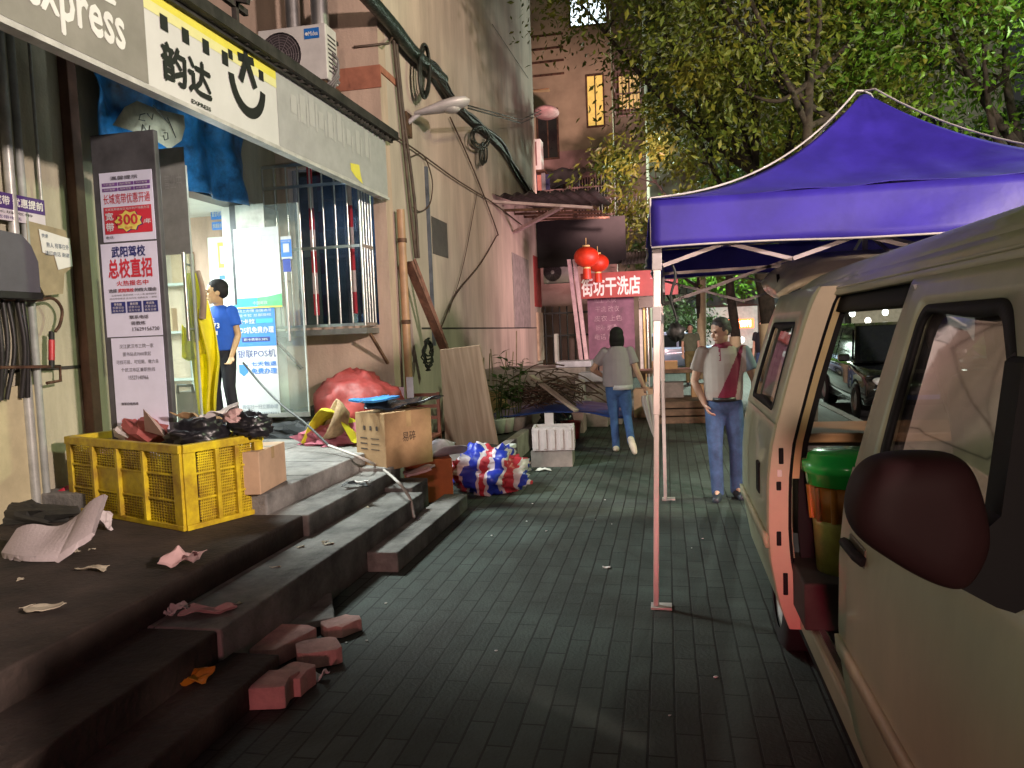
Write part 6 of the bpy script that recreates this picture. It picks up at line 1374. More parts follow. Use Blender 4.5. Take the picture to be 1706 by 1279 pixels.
# ================================================================== CARS AND STREET BEYOND
CGL = mat('car_window_dark', (.02,.024,.028), .06, var=.05, coat=.5)
def car(name, label, c, yaw, paint, suv=False, group=None):
    """simple modelled car: lofted body, cabin with windows, wheels, lamps. local x = length, front at +x"""
    t = thing(name, label, 'car', c, group); c = V(c); ca, sa = math.cos(yaw), math.sin(yaw)
    def T(x, y, z): return c+V((x*ca-y*sa, x*sa+y*ca, z))
    hl = 2.25; hb = .98 if suv else .88; ht = 1.72 if suv else 1.46
    prof = [(-hl, .45), (-hl, .75), (-hl+.08, hb), (-1.7, hb+.04), (.75, hb+.02), (1.0, hb-.02), (2.0, hb-.16), (hl, .70), (hl+.02, .48), (hl-.05, .30), (1.9, .26), (-1.9, .26)]
    m = MB(); W2 = .88; sec = [(-W2, .0), (-W2*1.0, 1.)]
    n = len(prof); rows = [(-1, .90), (-.97, .985), (-.6, 1), (0, 1.01), (.6, 1), (.97, .985), (1, .90)]; vs = []
    for wv, k in rows: vs += [T(x*(k if abs(wv) > .9 else 1), wv*W2, .26+(z-.26)*k) for x, z in prof]
    fs = [(r_*n+i, r_*n+(i+1) % n, (r_+1)*n+(i+1) % n, (r_+1)*n+i) for r_ in range(len(rows)-1) for i in range(n)]+[tuple(range(n))[::-1], tuple(range((len(rows)-1)*n, len(rows)*n))]
    m.add(vs, fs, 0, True); bo = m.build('body', paint, t); WL[bo.name] = WL[t.name]
    cab = [(-1.95 if suv else -1.65, hb), (-1.75 if suv else -1.0, ht-.06), (-1.2 if suv else -.6, ht), (.15, ht), (.35, ht-.05), (1.05, hb)]
    m = MB(); k = len(cab); vs = [T(x, s*(W2-.06-.20*(z-hb)/(ht-hb)), z) for s in (-1, 1) for x, z in cab]
    m.add(vs, [tuple(range(k))[::-1], tuple(range(k, 2*k))]+[(i, i+1, k+i+1, k+i) for i in range(k-1)]); m.build('cabin', paint, t, bevel=.02)
    def q4(pts, s): return [T(x, s*(W2-.045-.20*(z-hb)/(ht-hb)), z) for x, z in pts]
    bk = -1.78 if suv else -1.4
    for s in (-1, 1):
        for pts in (((bk, hb+.05), (-.62, hb+.05), (-.62, ht-.10), (bk+.22, ht-.12)), ((-.54, hb+.05), (.86, hb+.05), (.26, ht-.12), (-.54, ht-.10))):
            g_ = MB(); g_.add(q4(pts, s), [(0, 1, 2, 3) if s < 0 else (3, 2, 1, 0)]); g_.build('side_window', CGL, t, thick=.012)
        h_ = MB(); h_.obox(T(.82, s*(W2+.08), hb+.10), V((ca, sa, 0))*.07, V((-sa, ca, 0))*.10, V((0, 0, .07))); h_.build('mirror', paint, t, bevel=.03)
        h_ = MB(); h_.ell(T(hl-.10, s*.66, .70), (.13, .13, .08)); h_.build('headlight', mat('car_headlamp', (.7,.72,.75), .1), t)
        h_ = MB(); h_.ell(T(-hl+.06, s*.68, .82), (.09, .09, .10)); h_.build('tail_light', mat('tail_red', ()), t)
        for x in (-1.38, 1.40):
            h_ = MB(); w0, w1 = T(x, s*(W2-.20), .33), T(x, s*(W2+.012), .33); ax = (w1-w0).normalized(); h_.lathe([(.2, .23), (.30, .225), (.325, .19), (.325, 0), (0, 0)], w0, 24, axis=ax); wo_ = h_.build('wheel', TYR, t); WL[wo_.name] = WL[t.name]
            h_ = MB(); h_.lathe([(0, .20), (.07, .215), (.19, .19), (.215, .232)], w0, 20, axis=ax); h_.build('rim', RIM, wo_)
            h_ = MB(); h_.lathe([(.34, .2), (.39, .2), (.39, .185), (.34, .185)], w0, 24, axis=ax); h_.build('wheel_arch', VBLK, t)
    g_ = MB(); g_.add([T(.40, -.58, ht-.07), T(.40, .58, ht-.07), T(1.03, .72, hb+.03), T(1.03, -.72, hb+.03)], [(0, 1, 2, 3)]); g_.build('windscreen', CGL, t, thick=.01)
    g_ = MB(); g_.add([T(cab[1][0]-.01, -.58, ht-.10), T(cab[1][0]-.01, .58, ht-.10), T(cab[0][0]-.01, .72, hb+.05), T(cab[0][0]-.01, -.72, hb+.05)], [(3, 2, 1, 0)]); g_.build('rear_window', CGL, t, thick=.01)
    h_ = MB(); h_.bar(T(hl+.01, -.26, .45), T(hl+.01, .26, .45), .012, .12); h_.build('number_plate', mat('plate_blue', (.03,.08,.35), .5), t)
    return t
PB = mat('car_black', (.010,.010,.011), .12, var=.05, coat=1.); PWc = mat('car_white', (.62,.65,.70), .25, var=.03, coat=.6); PBL = mat('car_pale_blue', (.42,.50,.78), .25, var=.03, coat=.6); PSL = mat('car_silver', (.32,.33,.34), .25, .5, var=.04, coat=.5)
q = P(1450, 620, 'y', 8.4)
car('black_suv', 'glossy black car parked on the road, seen through the open van', (4.25, 16.4, -.16), R(-90), PB, True)
car('pale_blue_car', 'pale blue car side-on at the far end of the pavement', (-.2, 28.5, 0), R(180), PBL)
car('white_car', 'white car on the road behind the man in the polo shirt', (4.2, 27.4, -.16), R(-92), PWc)
car('silver_car', 'silver car parked farther along the kerb beside the limewashed tree', (4.3, 22.0, -.16), R(-90), PSL)
car('white_hatchback', 'small white car far down the road under the red shop sign', (6.6, 33, -.16), R(-70), PWc)
for k, (x, y) in enumerate(((7.6, 25), (7.6, 18.5))): car('dark_car', ('dark car on the far lane behind the silver car', 'dark car on the far lane beyond the black car')[k], (x, y, -.16), R(92), PB)
for k, (px, py, y, c_) in enumerate(((1096, 548, 37, (.9,1,.95)), (1140, 552, 39, (1,.95,.85)), (1160, 566, 41, (.85,1,.9)), (1190, 556, 40, (1,.9,.8)), (1222, 572, 41, (.9,.95,1)), (1236, 566, 39, (1,1,.9)), (1292, 548, 40, (.85,1,.95)), (1310, 572, 38, (1,.9,.8)), (1420, 522, 36, (.9,1,1)), (1446, 534, 37, (1,.9,.7)), (1475, 520, 36, (.9,1,.95)))):
    q = P(px, py, 'y', y); one(MB().ell(q, (.13, .08, .15), nu=10, nv=6), 'street_light_dot', mat('dot_lamp%d' % (k % 4), c_, emit=7., ecol=c_), 'tiny bright light far down the street', 'lamp', 'tiny distant lights')
# shops across the road
SHG = mat('shop_glow', (.5,.52,.48), emit=.30, ecol=(.9, 1., .92)); NEO = mat('neon_red', (1,.1,.03), emit=5., ecol=(1, .12, .03))
sb = thing('far_shops', 'row of small lit shops across the far end of the street', 'shops', (8, 44, 0))
MB().box((1.2, 44, -.16), (26, 50, 6.5)).build('wall', mat('far_wall', (.16,.15,.14), .9), sb)
for k in range(6): q = MB(); q.box((1.6+k*4, 43.95, .3), (4.9+k*4, 43.99, 2.6)); q.build('shop_window', SHG if k in (0, 1, 3) else mat('dim_shop', (.4,.35,.3), emit=.10, ecol=(1, .8, .5)), sb); MB().box((1.4+k*4, 43.7, 2.7), (5.1+k*4, 43.98, 3.4)).build('shop_fascia', mat('far_fascia', (.08,.09,.10), .6), sb)
ns = thing('red_neon_sign', 'glowing red shop sign far across the road right of the man', 'sign', P(1240, 540, 'y', 43))
a, b = P(1209, 532, 'y', 42.6), P(1256, 546, 'y', 42.6)
MB().box((a.x, 42.6, b.z), (b.x, 42.8, a.z)).build('sign_box', NEO, ns)
p_ = Panel((a.x, 42.595, b.z), (1, 0, 0), (0, 0, 1)); p_.text('超市便利', .15, .08, (b.x-a.x)-.15, (a.z-b.z)*.85, 0, 1, .03); p_.build('lettering', mat('neon_letters', (1,.8,.6), emit=7., ecol=(1, .75, .5)), ns)
for k, (px, py, c_) in enumerate(((1070, 505, (.8, 1, .85)), (1072, 530, (.6, .8, 1.)), (1085, 560, (1, .95, .8)), (1118, 590, (.9, 1, .9)), (1300, 560, (.9, 1, .95)))):
    q = P(px, py, 'y', 38+k); one(MB().ell(q, (.30, .1, .34)), 'shop_lamp', mat('far_lamp%d' % k, c_, emit=5., ecol=c_), ('greenish white lamp beside the gap right of the notice board', 'bluish lamp below the greenish one in the gap', 'warm lamp low in the gap behind the woman', 'white lamp above the pale blue car', 'white lamp right of the limewashed trunk')[k], 'lamp', 'lamps of the far shops')
# shop front right of the notice board
sf = thing('glass_cabinet', 'narrow shop front with shiny steel cabinet and gilt posts right of the notice board', 'shop front', D(1075, 640))
a, b = D(1064, 500), D(1085, 640)
MB().box((a.x, YD-.05, 0), (D(1069, 500).x, YD+.05, a.z)).build('white_post', mat('post_white', (.6,.6,.55), .5), sf); MB().box((D(1071, 500).x, YD-.03, 0), (D(1074, 500).x, YD+.03, a.z)).build('gilt_post', mat('gilt', (.5,.38,.16), .35, .7), sf); MB().box((D(1077, 500).x, YD-.03, 0), (D(1079, 500).x, YD+.03, a.z)).build('steel_post', STEEL, sf)
a, b = D(1064, 490, 18.95), D(1083, 512, 18.95); MB().box((a.x, 18.95, b.z), (b.x+.1, 19.3, a.z)).build('dark_box', mat('brown_glass', (.06,.03,.025), .2), sf)
a, b = Fp(1040, 420, 21), Fp(1092, 452, 21)
one(MB().grid(lambda u, v: V((a.x+(b.x-a.x)*u, 21-1.6*v, a.z-.45*v+.02*math.cos(u*60))), 40, 2), 'small_awning', RUST, 'small dark corrugated awning above the red banner beside the tent pole', 'awning', thick=.01)
# tables and pallets on the pavement
WD = mat('brown_timber', (.18,.11,.07), .8, var=.3, scale=6)
tbn = thing('wooden_table', 'low brown wooden table with clutter on the pavement behind the tent', 'table', (-.0, 15.6, 0))
MB().box((-.55, 15.2, .74), (1.0, 16.0, .80)).build('tabletop', WD, tbn)
for x in (-.48, .92):
    for y in (15.28, 15.92): MB().box((x-.04, y-.04, 0), (x+.04, y+.04, .74)).build('leg', WD, tbn)
MB().box((-.5, 15.25, .20), (.95, 15.95, .24)).build('lower_shelf', WD, tbn)
for k, (x, y, z, sx, sy, sz, mm, lb) in enumerate(((-.3, 15.4, .803, .5, .35, .16, CARD, 'brown carton on the left end of the wooden table'), (.45, 15.5, .803, .4, .3, .10, mat('dark_card', ()), 'flat dark box on the right end of the wooden table'), (-.2, 15.4, .243, .5, .4, .3, mat('grey_card', ()), 'grey box on the lower shelf of the wooden table'), (.45, 15.4, .243, .4, .4, .25, CARD, 'brown box on the lower shelf of the wooden table'))):
    one(MB().box((x, y, z), (x+sx, y+sy, z+sz)), 'storage_box', mm, lb, 'box', 'boxes on the wooden table', bevel=.008)
for k in range(3): one(MB().box((-.2, 13.2+.02*k, .0+.13*k), (1.2, 14.0, .11+.13*k)), 'timber_pallet', WD, ('lowest pallet of the low stack behind the tent', 'middle pallet of the low stack behind the tent', 'top pallet of the low stack behind the tent')[k], 'pallet', 'stacked pallets', bevel=.01)
one(MB().box((-.62, 14.2, 0), (-.25, 14.6, .5)).box((-.60, 14.22, .5), (-.27, 14.58, .52)), 'pale_carton', CARDP, 'pale carton on the ground left of the pallets', 'box')
one(MB().box((1.45, 13.6, 0), (1.85, 14.1, .62)), 'yellow_carton', CARDP, 'pale yellow carton beside the limewashed tree trunk', 'box', bevel=.01)

# ================================================================== LITTER AND BRICKS
BRK = mat('red_paver', (.66,.40,.36), .88, var=.2, scale=6, bump=.35, bscale=40)
def brick(name, lb, c, sx, sy, h, yaw, seed, tilt=0.):
    rg = random.Random(seed); c = V(c); ca, sa = math.cos(yaw), math.sin(yaw); n = 11; pts = []
    for k in range(n):
        a = 2*math.pi*k/n; r_ = 1+(rg.uniform(-.22, .14)); e = 5
        x = math.copysign(abs(math.cos(a))**(2/e), math.cos(a))*sx/2*r_; y = math.copysign(abs(math.sin(a))**(2/e), math.sin(a))*sy/2*(r_ if k % 2 else 1)
        pts.append((x, y))
    vs = [c+V((x*ca-y*sa, x*sa+y*ca, tilt*x)) for x, y in pts]; tp = [v+V((0, 0, h*rg.uniform(.93, 1.04))) for v in vs]
    m = MB(); m.add(vs+tp, [tuple(range(n))[::-1], tuple(range(n, 2*n))]+[(i, (i+1) % n, n+(i+1) % n, n+i) for i in range(n)])
    return one(m, name, BRK, lb, 'brick', 'broken red pavers at the foot of the steps', bevel=.004)
for k, (px, py, sx, sy, h, yaw, lb) in enumerate(((435, 1112, .25, .33, .085, -.12, 'largest broken red paver, nearest the steps'), (520, 1113, .20, .17, .075, .5, 'five sided red paver chunk right of the largest one'), (562, 1062, .19, .15, .06, .9, 'smaller red chunk farthest up the pavement'), (430, 1183, .24, .17, .095, .12, 'thick red chunk nearest the camera'), (478, 1160, .15, .15, .085, -.2, 'thin edged red chunk touching the back of the nearest one'))):
    q = P(px, py, 'z', 0); brick('broken_paver', lb, (q.x, q.y+sy*.5, .004), sx*1.12, sy*1.12, h*1.1, yaw, 40+k)
q = P(500, 1040, 'z', 0); one(MB().obox((q.x, q.y+.05, .05), V((.14, .1, 0)), V((-.10, .20, 0)), V((0, .0, .02))), 'grey_slab', CONC, 'flat grey slab leaning behind the broken red pavers', 'slab', bevel=.006)
q = P(512, 995, 'z', 0); brick('broken_paver', 'small dark red fragment in the shadow against the second step', (q.x, q.y, .003), .14, .10, .06, .3, 61)
q = P(75, 930, 'z', .437)
fs_ = MB(); sh_pts = [(-.36, 0, .02), (-.30, .02, .20), (-.22, .03, .12), (-.12, .05, .16), (0, .06, .12), (.06, .06, .17), (.14, .05, .12), (.26, .03, .20), (.34, 0, .30), (.37, -.02, .22), (.22, -.08, .10), (.05, -.10, .03), (-.2, -.08, 0)]
fs_.grid(lambda u, v: q+V((-.30+.62*u, .14-.22*math.sin(math.pi*v)*(.6+.4*math.sin(u*3.14)), .005+.24*abs(2*v-1)**1.6*(.55+.55*u)*(.86+.14*math.sin(u*9+.6))+.14*max(0, u-.72)*3)), 18, 8, smooth=False)
one(fs_, 'foam_shell', mat('pinkish_foam', (.58,.49,.50), .8, var=.06, bump=.2, bscale=60), 'broken curved shell of pale packing foam in front of the yellow crate', 'foam', thick=.03)
CRM = mat('cream_paper', (.50,.44,.33), .8, var=.1); 
for (px, py, z, sx, sy, yaw, bend, sd, mm, nm, lb) in (
    (150, 953, .437, .17, .06, -.1, .02, 1, CRM, 'paper_scrap', 'thin cream scrap of paper right of the foam shell'), (68, 1020, .437, .15, .10, .5, .015, 2, CRM, 'paper_scrap', 'cream rectangle of paper nearest the left edge of the photo'),
    (302, 945, .437, .18, .15, .2, .08, 3, PAP[0], 'paper_wrapper', 'crumpled pink and white wrapper at the edge of the low platform'), (345, 1026, .288, .24, .10, .35, .05, 4, PAP[0], 'paper_wrapper', 'long pinkish wrapper on the second step'),
    (285, 1030, .288, .12, .08, -.4, .07, 5, PAP[1], 'paper_wrapper', 'small twisted white wrapper left of the long one on the second step'), (306, 1142, .143, .20, .09, .4, .06, 6, mat('orange_wrapper', (.62,.27,.02), .5), 'orange_wrapper', 'bright orange wrapper on the lowest step at the left'),
    (530, 1138, 0, .07, .05, .2, .05, 7, WHT, 'foil_scrap', 'small silvery scrap right of the nearest red chunk'), (905, 785, 0, .16, .10, .1, .03, 8, WHT, 'paper_scrap', 'white scrap on the pavement behind the striped bag'),
    (1010, 949, 0, .05, .03, .1, .01, 9, WHT, 'paper_scrap', 'tiny white scrap in the middle of the brick pavement'), (163, 885, .437, .14, .10, .8, .10, 10, FOAM, 'foam_scrap', 'small chewed foam scrap between the shell and the crate'), (600, 806, .437, .12, .05, .2, .02, 12, WHT, 'paper_scrap', 'white fleck on the top step near the pale cable'), (590, 812, .44, .2, .1, .5, .04, 13, mat('dark_fabric', ()), 'dark_rag', 'dark flattened rag on the top step beside the cable')):
    q = P(px, py, 'z', z); one(sheet(q+V((0, .03, .002)), sx, sy, yaw, bend, sd, 6), nm, mm, lb, 'litter', thick=.003)
q = P(98, 850, 'z', .437); one(MB().obox(q+V((.0, .06, .07)), V((.05, .02, .03)), V((-.02, .05, 0)), V((-.04, 0, .07))), 'red_carton_scrap', mat('crimson_card', (.50,.02,.05), .5), 'squashed crimson drink carton against the left side of the crate', 'carton', bevel=.008)
q = P(82, 835, 'z', .437); one(crumple(q+V((-.02, .08, .05)), .08, 3.3, .4), 'foil_wrapper', mat('blue_white_foil', (.40,.45,.58), .3), 'pale blue crumpled wrapper left of the crimson carton', 'litter')
one(MB().ell(P(30, 868, 'z', .45)+V((-.15, .05, .02)), (.55, .10, .09), 0, .6, 3.2, 5., 30, 10, flat=.438, smooth=False), 'black_rag', mat('charcoal_sheet', (.035,.035,.032), .6), 'rumpled charcoal plastic sheet along the foot of the left wall', 'sheet')
q = P(428, 845, 'z', .437); one(MB().obox(q+V((0, .05, .03)), V((.10, .02, .0)), V((-.02, .06, 0)), V((0, .02, .03))).obox(q+V((.03, -.04, .02)), V((.10, -.06, -.005)), V((.02, .03, 0)), V((0, 0, .015))), 'blue_carton_scrap', mat('teal_card', (.03,.20,.30), .5), 'flattened teal packet on the step right of the yellow crate', 'packet', bevel=.006)
rng = random.Random(99)
for k in range(15):
    x, y = rng.uniform(-1.75, .35), rng.uniform(2.8, 7.6); s = rng.uniform(.006, .012)
    if k == 0: fl0 = one(MB().ell((x, y, .004), (s*1.4, s, s*.4), 0, .4, 3, k, 8, 5), 'litter_fleck', WHT, 'tiny pale fleck of litter on the brick pavement', 'litter', 'flecks of litter on the pavement')
    else: o = fl0.copy(); C.objects.link(o); o.location = (x, y, .002); o.rotation_euler.z = rng.uniform(0, 6); o.scale = (rng.uniform(.5, 1.3),)*3

# more odds and ends along the wall and on the steps
q = P(872, 668, 'z', 0); q = V((-2.55, 11.6, 0))
one(MB().box((-2.95, 11.5, 0), (-2.35, 12.0, .46)).box((-2.93, 11.52, .46), (-2.37, 11.98, .475)), 'wall_carton', CARDP, 'closed pale carton against the wall behind the brushwood heap', 'box', bevel=.008)
one(MB().box((-2.9, 11.55, .478), (-2.5, 11.9, .74)), 'wall_carton', CARD, 'smaller brown carton on top of the pale one behind the brushwood', 'box', bevel=.008)
one(MB().ell((-1.75, 12.2, .18), (.30, .26, .24), 0, .3, 2.5, 9.3, 30, 20, flat=.004), 'rubbish_bag', BAGB, 'black rubbish bag on the ground in front of the concrete ledge', 'bag')
bk = MB(); bk.lathe([(0, .01), (.12, .01), (.15, .26), (.158, .27), (.148, .27), (.118, .03), (0, .03)], (-1.45, 11.5, 0), 24)
one(bk, 'red_bucket', mat('red_plastic', (.42,.05,.05), .4), 'small red plastic bucket beside the black rubbish bag', 'bucket')
one(MB().box((-.98, 12.7, .782), (-1.45, 13.15, .93)), 'ledge_box', mat('lilac_foam', ()), 'low white foam box on the front block of the ledge', 'foam box', bevel=.01)
rng = random.Random(12); first = None
for k in range(16):
    x, y, z = rng.choice([(-2.62, 0, .437), (-2.3, 0, .292), (-2.95, 0, .437), (-3.4, 0, .437)]); y = rng.uniform(2.3, 4.3) if z > .3 else rng.uniform(3.3, 5.8)
    if first is None: first = one(sheet((x, y, z+.001), .05, .035, .4, .008, 21, 4), 'paper_fleck', CRM, 'small pale paper fleck on the dark steps and low platform', 'litter', 'paper flecks on the steps', thick=.002)
    else: o = first.copy(); C.objects.link(o); o.location = (x+rng.uniform(-.1, .1), y, z+.001); o.rotation_euler.z = rng.uniform(0, 6); o.scale = (rng.uniform(.4, 1.4), rng.uniform(.4, 1.2), 1)
jn = MB()
for y in (5.55, 6.2, 7.3): jn.box((-4.6, y, .5805), (-2.79, y+.006, .5825))
jn.box((-3.7, 4.9, .5805), (-3.694, 8.8, .5822))
struct(jn, 'platform_joints', mat('joint_dark', ()))

# ================================================================== PEOPLE
def organic(mb, name, mats, parent, voxel=.009, smooth=4, paint=None):
    """closed overlapping volumes fused into one continuous smooth skin"""
    o = mb.build(name, mats, parent)
    q = o.modifiers.new('fuse', 'REMESH'); q.mode = 'VOXEL'; q.voxel_size = voxel
    q = o.modifiers.new('soften', 'SMOOTH'); q.iterations = smooth; q.factor = .5
    bpy.context.view_layer.update()
    me = bpy.data.meshes.new_from_object(o.evaluated_get(bpy.context.evaluated_depsgraph_get()))
    o.modifiers.clear(); o.data = me; me.materials.clear()
    for m in (mats if isinstance(mats, (list, tuple)) else [mats]): me.materials.append(m)
    org = WL[parent.name]
    for p in me.polygons:
        p.use_smooth = True; p.material_index = paint(p.center+org) if paint else 0
    return o
def limb(mb, pts, rs, n=12):
    pts = [V(p) for p in pts]; mb.tube(pts, list(rs), n)
    for p, r in zip(pts, rs): mb.ell(p, (r, r, r), nu=12, nv=8)
def loft(mb, T, secs, n=20):
    """closed stack of ellipses: (z, cx, cy, rx, ry) in body space"""
    vs = []
    for z, cx, cy, rx, ry in secs: vs += [T((cx+rx*math.cos(2*math.pi*k/n), cy+ry*math.sin(2*math.pi*k/n), z)) for k in range(n)]
    k = len(secs); fs = [(i*n+j, i*n+(j+1) % n, (i+1)*n+(j+1) % n, (i+1)*n+j) for i in range(k-1) for j in range(n)]+[tuple(range(n))[::-1], tuple(range((k-1)*n, k*n))]
    mb.add(vs, fs)
def hand(mb, wrist, d, palm_n, s=1., curl=.5, thumb=1):
    """palm, four bent fingers of different lengths and a thumb from its side"""
    d = d.normalized(); side = d.cross(palm_n).normalized(); nrm = side.cross(d).normalized()
    c = wrist+d*.045*s
    for k in range(-2, 3): limb(mb, [wrist+d*.005*s+side*.009*k*s*.7, wrist+d*.08*s+side*.0105*k*s], [.013*s, .012*s], 8)
    for k, ln in enumerate((.062, .072, .078, .070)):
        o = wrist+d*.082*s+side*(-.0265+.0175*k)*s; a1 = curl*.6; a2 = curl*1.3; q = o+(d*math.cos(a1)+nrm*math.sin(a1))*ln*.5*s; e = q+(d*math.cos(a2)+nrm*math.sin(a2))*ln*.5*s
        limb(mb, [o, q, e], [.0092*s, .0085*s, .0072*s], 7)
    o = wrist+d*.028*s+side*.026*s*thumb; q = o+(d*.7+side*.6*thumb+nrm*.3).normalized()*.034*s; e = q+(d*.9+side*.15*thumb+nrm*.35).normalized()*.028*s; limb(mb, [o, q, e], [.0125*s, .0105*s, .0085*s], 7)
SKIN = mat('skin', (.60,.37,.27), .5, var=.06, scale=9); HAIRB = mat('black_hair', (.006,.005,.0055), .75, var=.3, scale=30)
def person(label, loc, yaw, H, J, head_yaw, torso, shirt, trousers, shoe, hair, paint=None, tpaint=None, vox=.009, nod=0., hem=.0, sleeve=.55, group=None, hip_w=.155, skin=None, collar=None, legr=1.):
    """J: joints in body space metres (x = own right, y = front): shoulders, elbows, wrists, hips, knees, ankles, toes"""
    skin = skin or SKIN; t = thing('person', label, 'person', loc, group); base = V(loc); ca, sa = math.cos(yaw), math.sin(yaw); s = H/1.70
    T = lambda p: base+V((p[0]*ca-p[1]*sa, p[0]*sa+p[1]*ca, p[2]))
    hc = V(J['head']); hr = head_yaw; ch, sh_ = math.cos(hr), math.sin(hr)
    def HT(p):
        y, z = p[1]*math.cos(nod)-p[2]*math.sin(nod), p[1]*math.sin(nod)+p[2]*math.cos(nod); x = p[0]
        return T(hc)+V((x*ch-y*sh_, x*sh_+y*ch, z))*s*J.get('hs', 1.)
    def hell(mb, p, r): 
        o = MB(); o.ell((0, 0, 0), r, nu=16, nv=10); mb.add([HT(V(p)+q) for q in o.v], o.f)
    b = MB()
    hell(b, (0, -.008, .035), (.074, .094, .085)); hell(b, (0, .018, -.035), (.060, .070, .078)); hell(b, (0, .055, -.088), (.026, .024, .022)); hell(b, (0, .012, -.068), (.050, .055, .045))
    hell(b, (0, .092, -.018), (.0125, .018, .024)); hell(b, (0, .101, -.030), (.0155, .012, .010)); hell(b, (0, .080, .018), (.048, .014, .012)); hell(b, (0, .083, -.062), (.022, .012, .009))
    for k in (-1, 1): hell(b, (k*.074, -.006, -.012), (.010, .022, .032)); hell(b, (k*.034, .066, -.028), (.02, .022, .02))
    nk = V(J['neck']); limb(b, [HT((0, -.015, -.06)), T(nk+V((0, 0, .02)))], [.052*s, .056*s])
    loft(b, T, [(z, cx, cy, rx*.86, ry*.86) for z, cx, cy, rx, ry in torso])
    for k in ('r', 'l'):
        S_, E_, W_ = T(J['sh'+k]), T(J['el'+k]), T(J['wr'+k]); limb(b, [S_, (S_+E_)/2, E_], [.046*s, .045*s, .037*s]); limb(b, [E_, E_+(W_-E_)*.35, W_], [.037*s, .038*s, .026*s]); d = (W_-E_); pn = T(J.get('pn'+k, (0, 1, 0)))-base
        hand(b, W_, d if ('hd'+k) not in J else T(J['hd'+k])-base, pn, s, J.get('curl', .5), J.get('th'+k, 1))
        Hh, K, A = T(J['hip'+k]), T(J['kn'+k]), T(J['an'+k]); limb(b, [Hh, K, A], [.07*s, .05*s, .036*s]); limb(b, [A, A+(T(J['to'+k])-A)*.7], [.030*s, .018*s])
    organic(b, 'body', skin, t, vox*.75, 3)
    g = MB()
    if hair == 'bob':
        hell(g, (0, -.018, .042), (.094, .108, .092)); hell(g, (0, -.035, -.02), (.100, .092, .105)); hell(g, (0, -.05, -.085), (.088, .062, .07)); hell(g, (-.075, .0, -.06), (.028, .06, .085)); hell(g, (.075, .0, -.06), (.028, .06, .085))
    else:
        hell(g, (0, -.020, .052), (.081, .098, .080)); hell(g, (0, -.045, .005), (.079, .070, .07)); hell(g, (-.066, -.018, .02), (.016, .05, .035)); hell(g, (.066, -.018, .02), (.016, .05, .035))
    organic(g, 'hair', HAIRB if hair != 'grey' else mat('greying_hair', (.075,.065,.07), .6, var=.4, scale=40), t, vox*.8, 3)
    if hair != 'bob':
        for k in (-1, 1):
            e = MB(); hell(e, (k*.031, .083, .002), (.012, .006, .006)); e.build('eye', mat('eye_dark', (.03,.02,.02), .2), t); e = MB(); hell(e, (k*.032, .0905, .020), (.017, .006, .0035)); e.build('eyebrow', HAIRB, t)
        e = MB(); hell(e, (0, .0935, -.0625), (.021, .006, .0045)); e.build('mouth', mat('lip', (.30,.11,.10), .5), t)
    c = MB(); loft(c, T, torso)
    for k in ('r', 'l'):
        S_, E_, W_ = T(J['sh'+k]), T(J['el'+k]), T(J['wr'+k]); e = S_+(E_-S_)*sleeve; limb(c, [S_, S_+(e-S_)*.5], [.068*s, .068*s]); c.tube([S_, e], [.066*s, .074*s], 14)
    organic(c, 'shirt', shirt, t, vox, 3, paint and (lambda p: paint(p-base)))
    c = MB(); px_, py_, pz = J['pelvis']; c.ell(T((px_, py_, pz)), (hip_w*s, hip_w*s*.82, .13*s)); loft(c, T, [(pz+.0, px_, py_, hip_w*s*.98, hip_w*s*.76), (pz+.16*s, px_, py_, hip_w*s*.93, hip_w*s*.70)])
    for k in ('r', 'l'):
        Hh, K, A = T(J['hip'+k]), T(J['kn'+k]), T(J['an'+k]); limb(c, [Hh, (Hh+K)/2, K], [.094*s, .085*s, .068*s*legr]); limb(c, [K, K+(A-K)*.4], [.068*s*legr, .064*s*legr]); c.tube([K+(A-K)*.4, A+(A-K).normalized()*.045], [.064*s*legr, .058*s*legr], 14)
    organic(c, 'trousers', trousers, t, vox, 3, tpaint and (lambda p: tpaint(p-base)))
    for k in ('r', 'l'):
        A, To = T(J['an'+k]), T(J['to'+k]); c = MB(); d = (To-A); f = V((d.x, d.y, d.z)); hz = V(J.get('heel'+k, (0, 0, -1))); dn = (T(hz)-base).normalized()
        h0 = A+dn*.045*s-f.normalized()*.03*s; limb(c, [h0, A+f*.5+dn*.035*s, To+dn*.022*s], [.045*s, .047*s, .038*s]); limb(c, [A, h0], [.042*s, .042*s]); organic(c, 'shoe', shoe, t, vox*.8, 3)
    return t, T
DEN = mat('jeans_blue', (.052,.10,.22), .85, var=.28, scale=7, bump=.15, bscale=120); DEN2 = mat('jeans_navy', (.06,.13,.33), .85, var=.22, scale=6); BLKC = mat('black_cloth', (.014,.016,.024), .8, var=.2)
# the man under the tent
mq = P(1209, 829, 'z', 0)
Hm = 1.68
Jm = dict(head=(.02, .05, 1.575), neck=(.01, .0, 1.44), shr=(.185, 0, 1.375), shl=(-.19, 0, 1.375), elr=(.262, -.03, 1.11), ell=(-.285, .02, 1.10), wrr=(.175, .06, .90), wrl=(-.275, .12, .86), pelvis=(0, 0, .90),
          hipr=(.085, 0, .88), hipl=(-.085, 0, .88), knr=(.09, .09, .475), knl=(-.105, .03, .475), anr=(.075, .06, .085), anl=(-.105, -.06, .085), tor=(.10, .21, .045), tol=(-.14, .09, .045), pnr=(-1, 0, 0), pnl=(1, 0, 0), curl=.7, thl=-1)
Tm = [(.93, 0, .0, .172, .125), (1.02, 0, .01, .178, .135), (1.15, 0, .012, .182, .132), (1.28, 0, .0, .188, .125), (1.36, 0, -.005, .178, .105), (1.42, 0, -.01, .12, .08), (1.455, 0, -.01, .068, .062)]
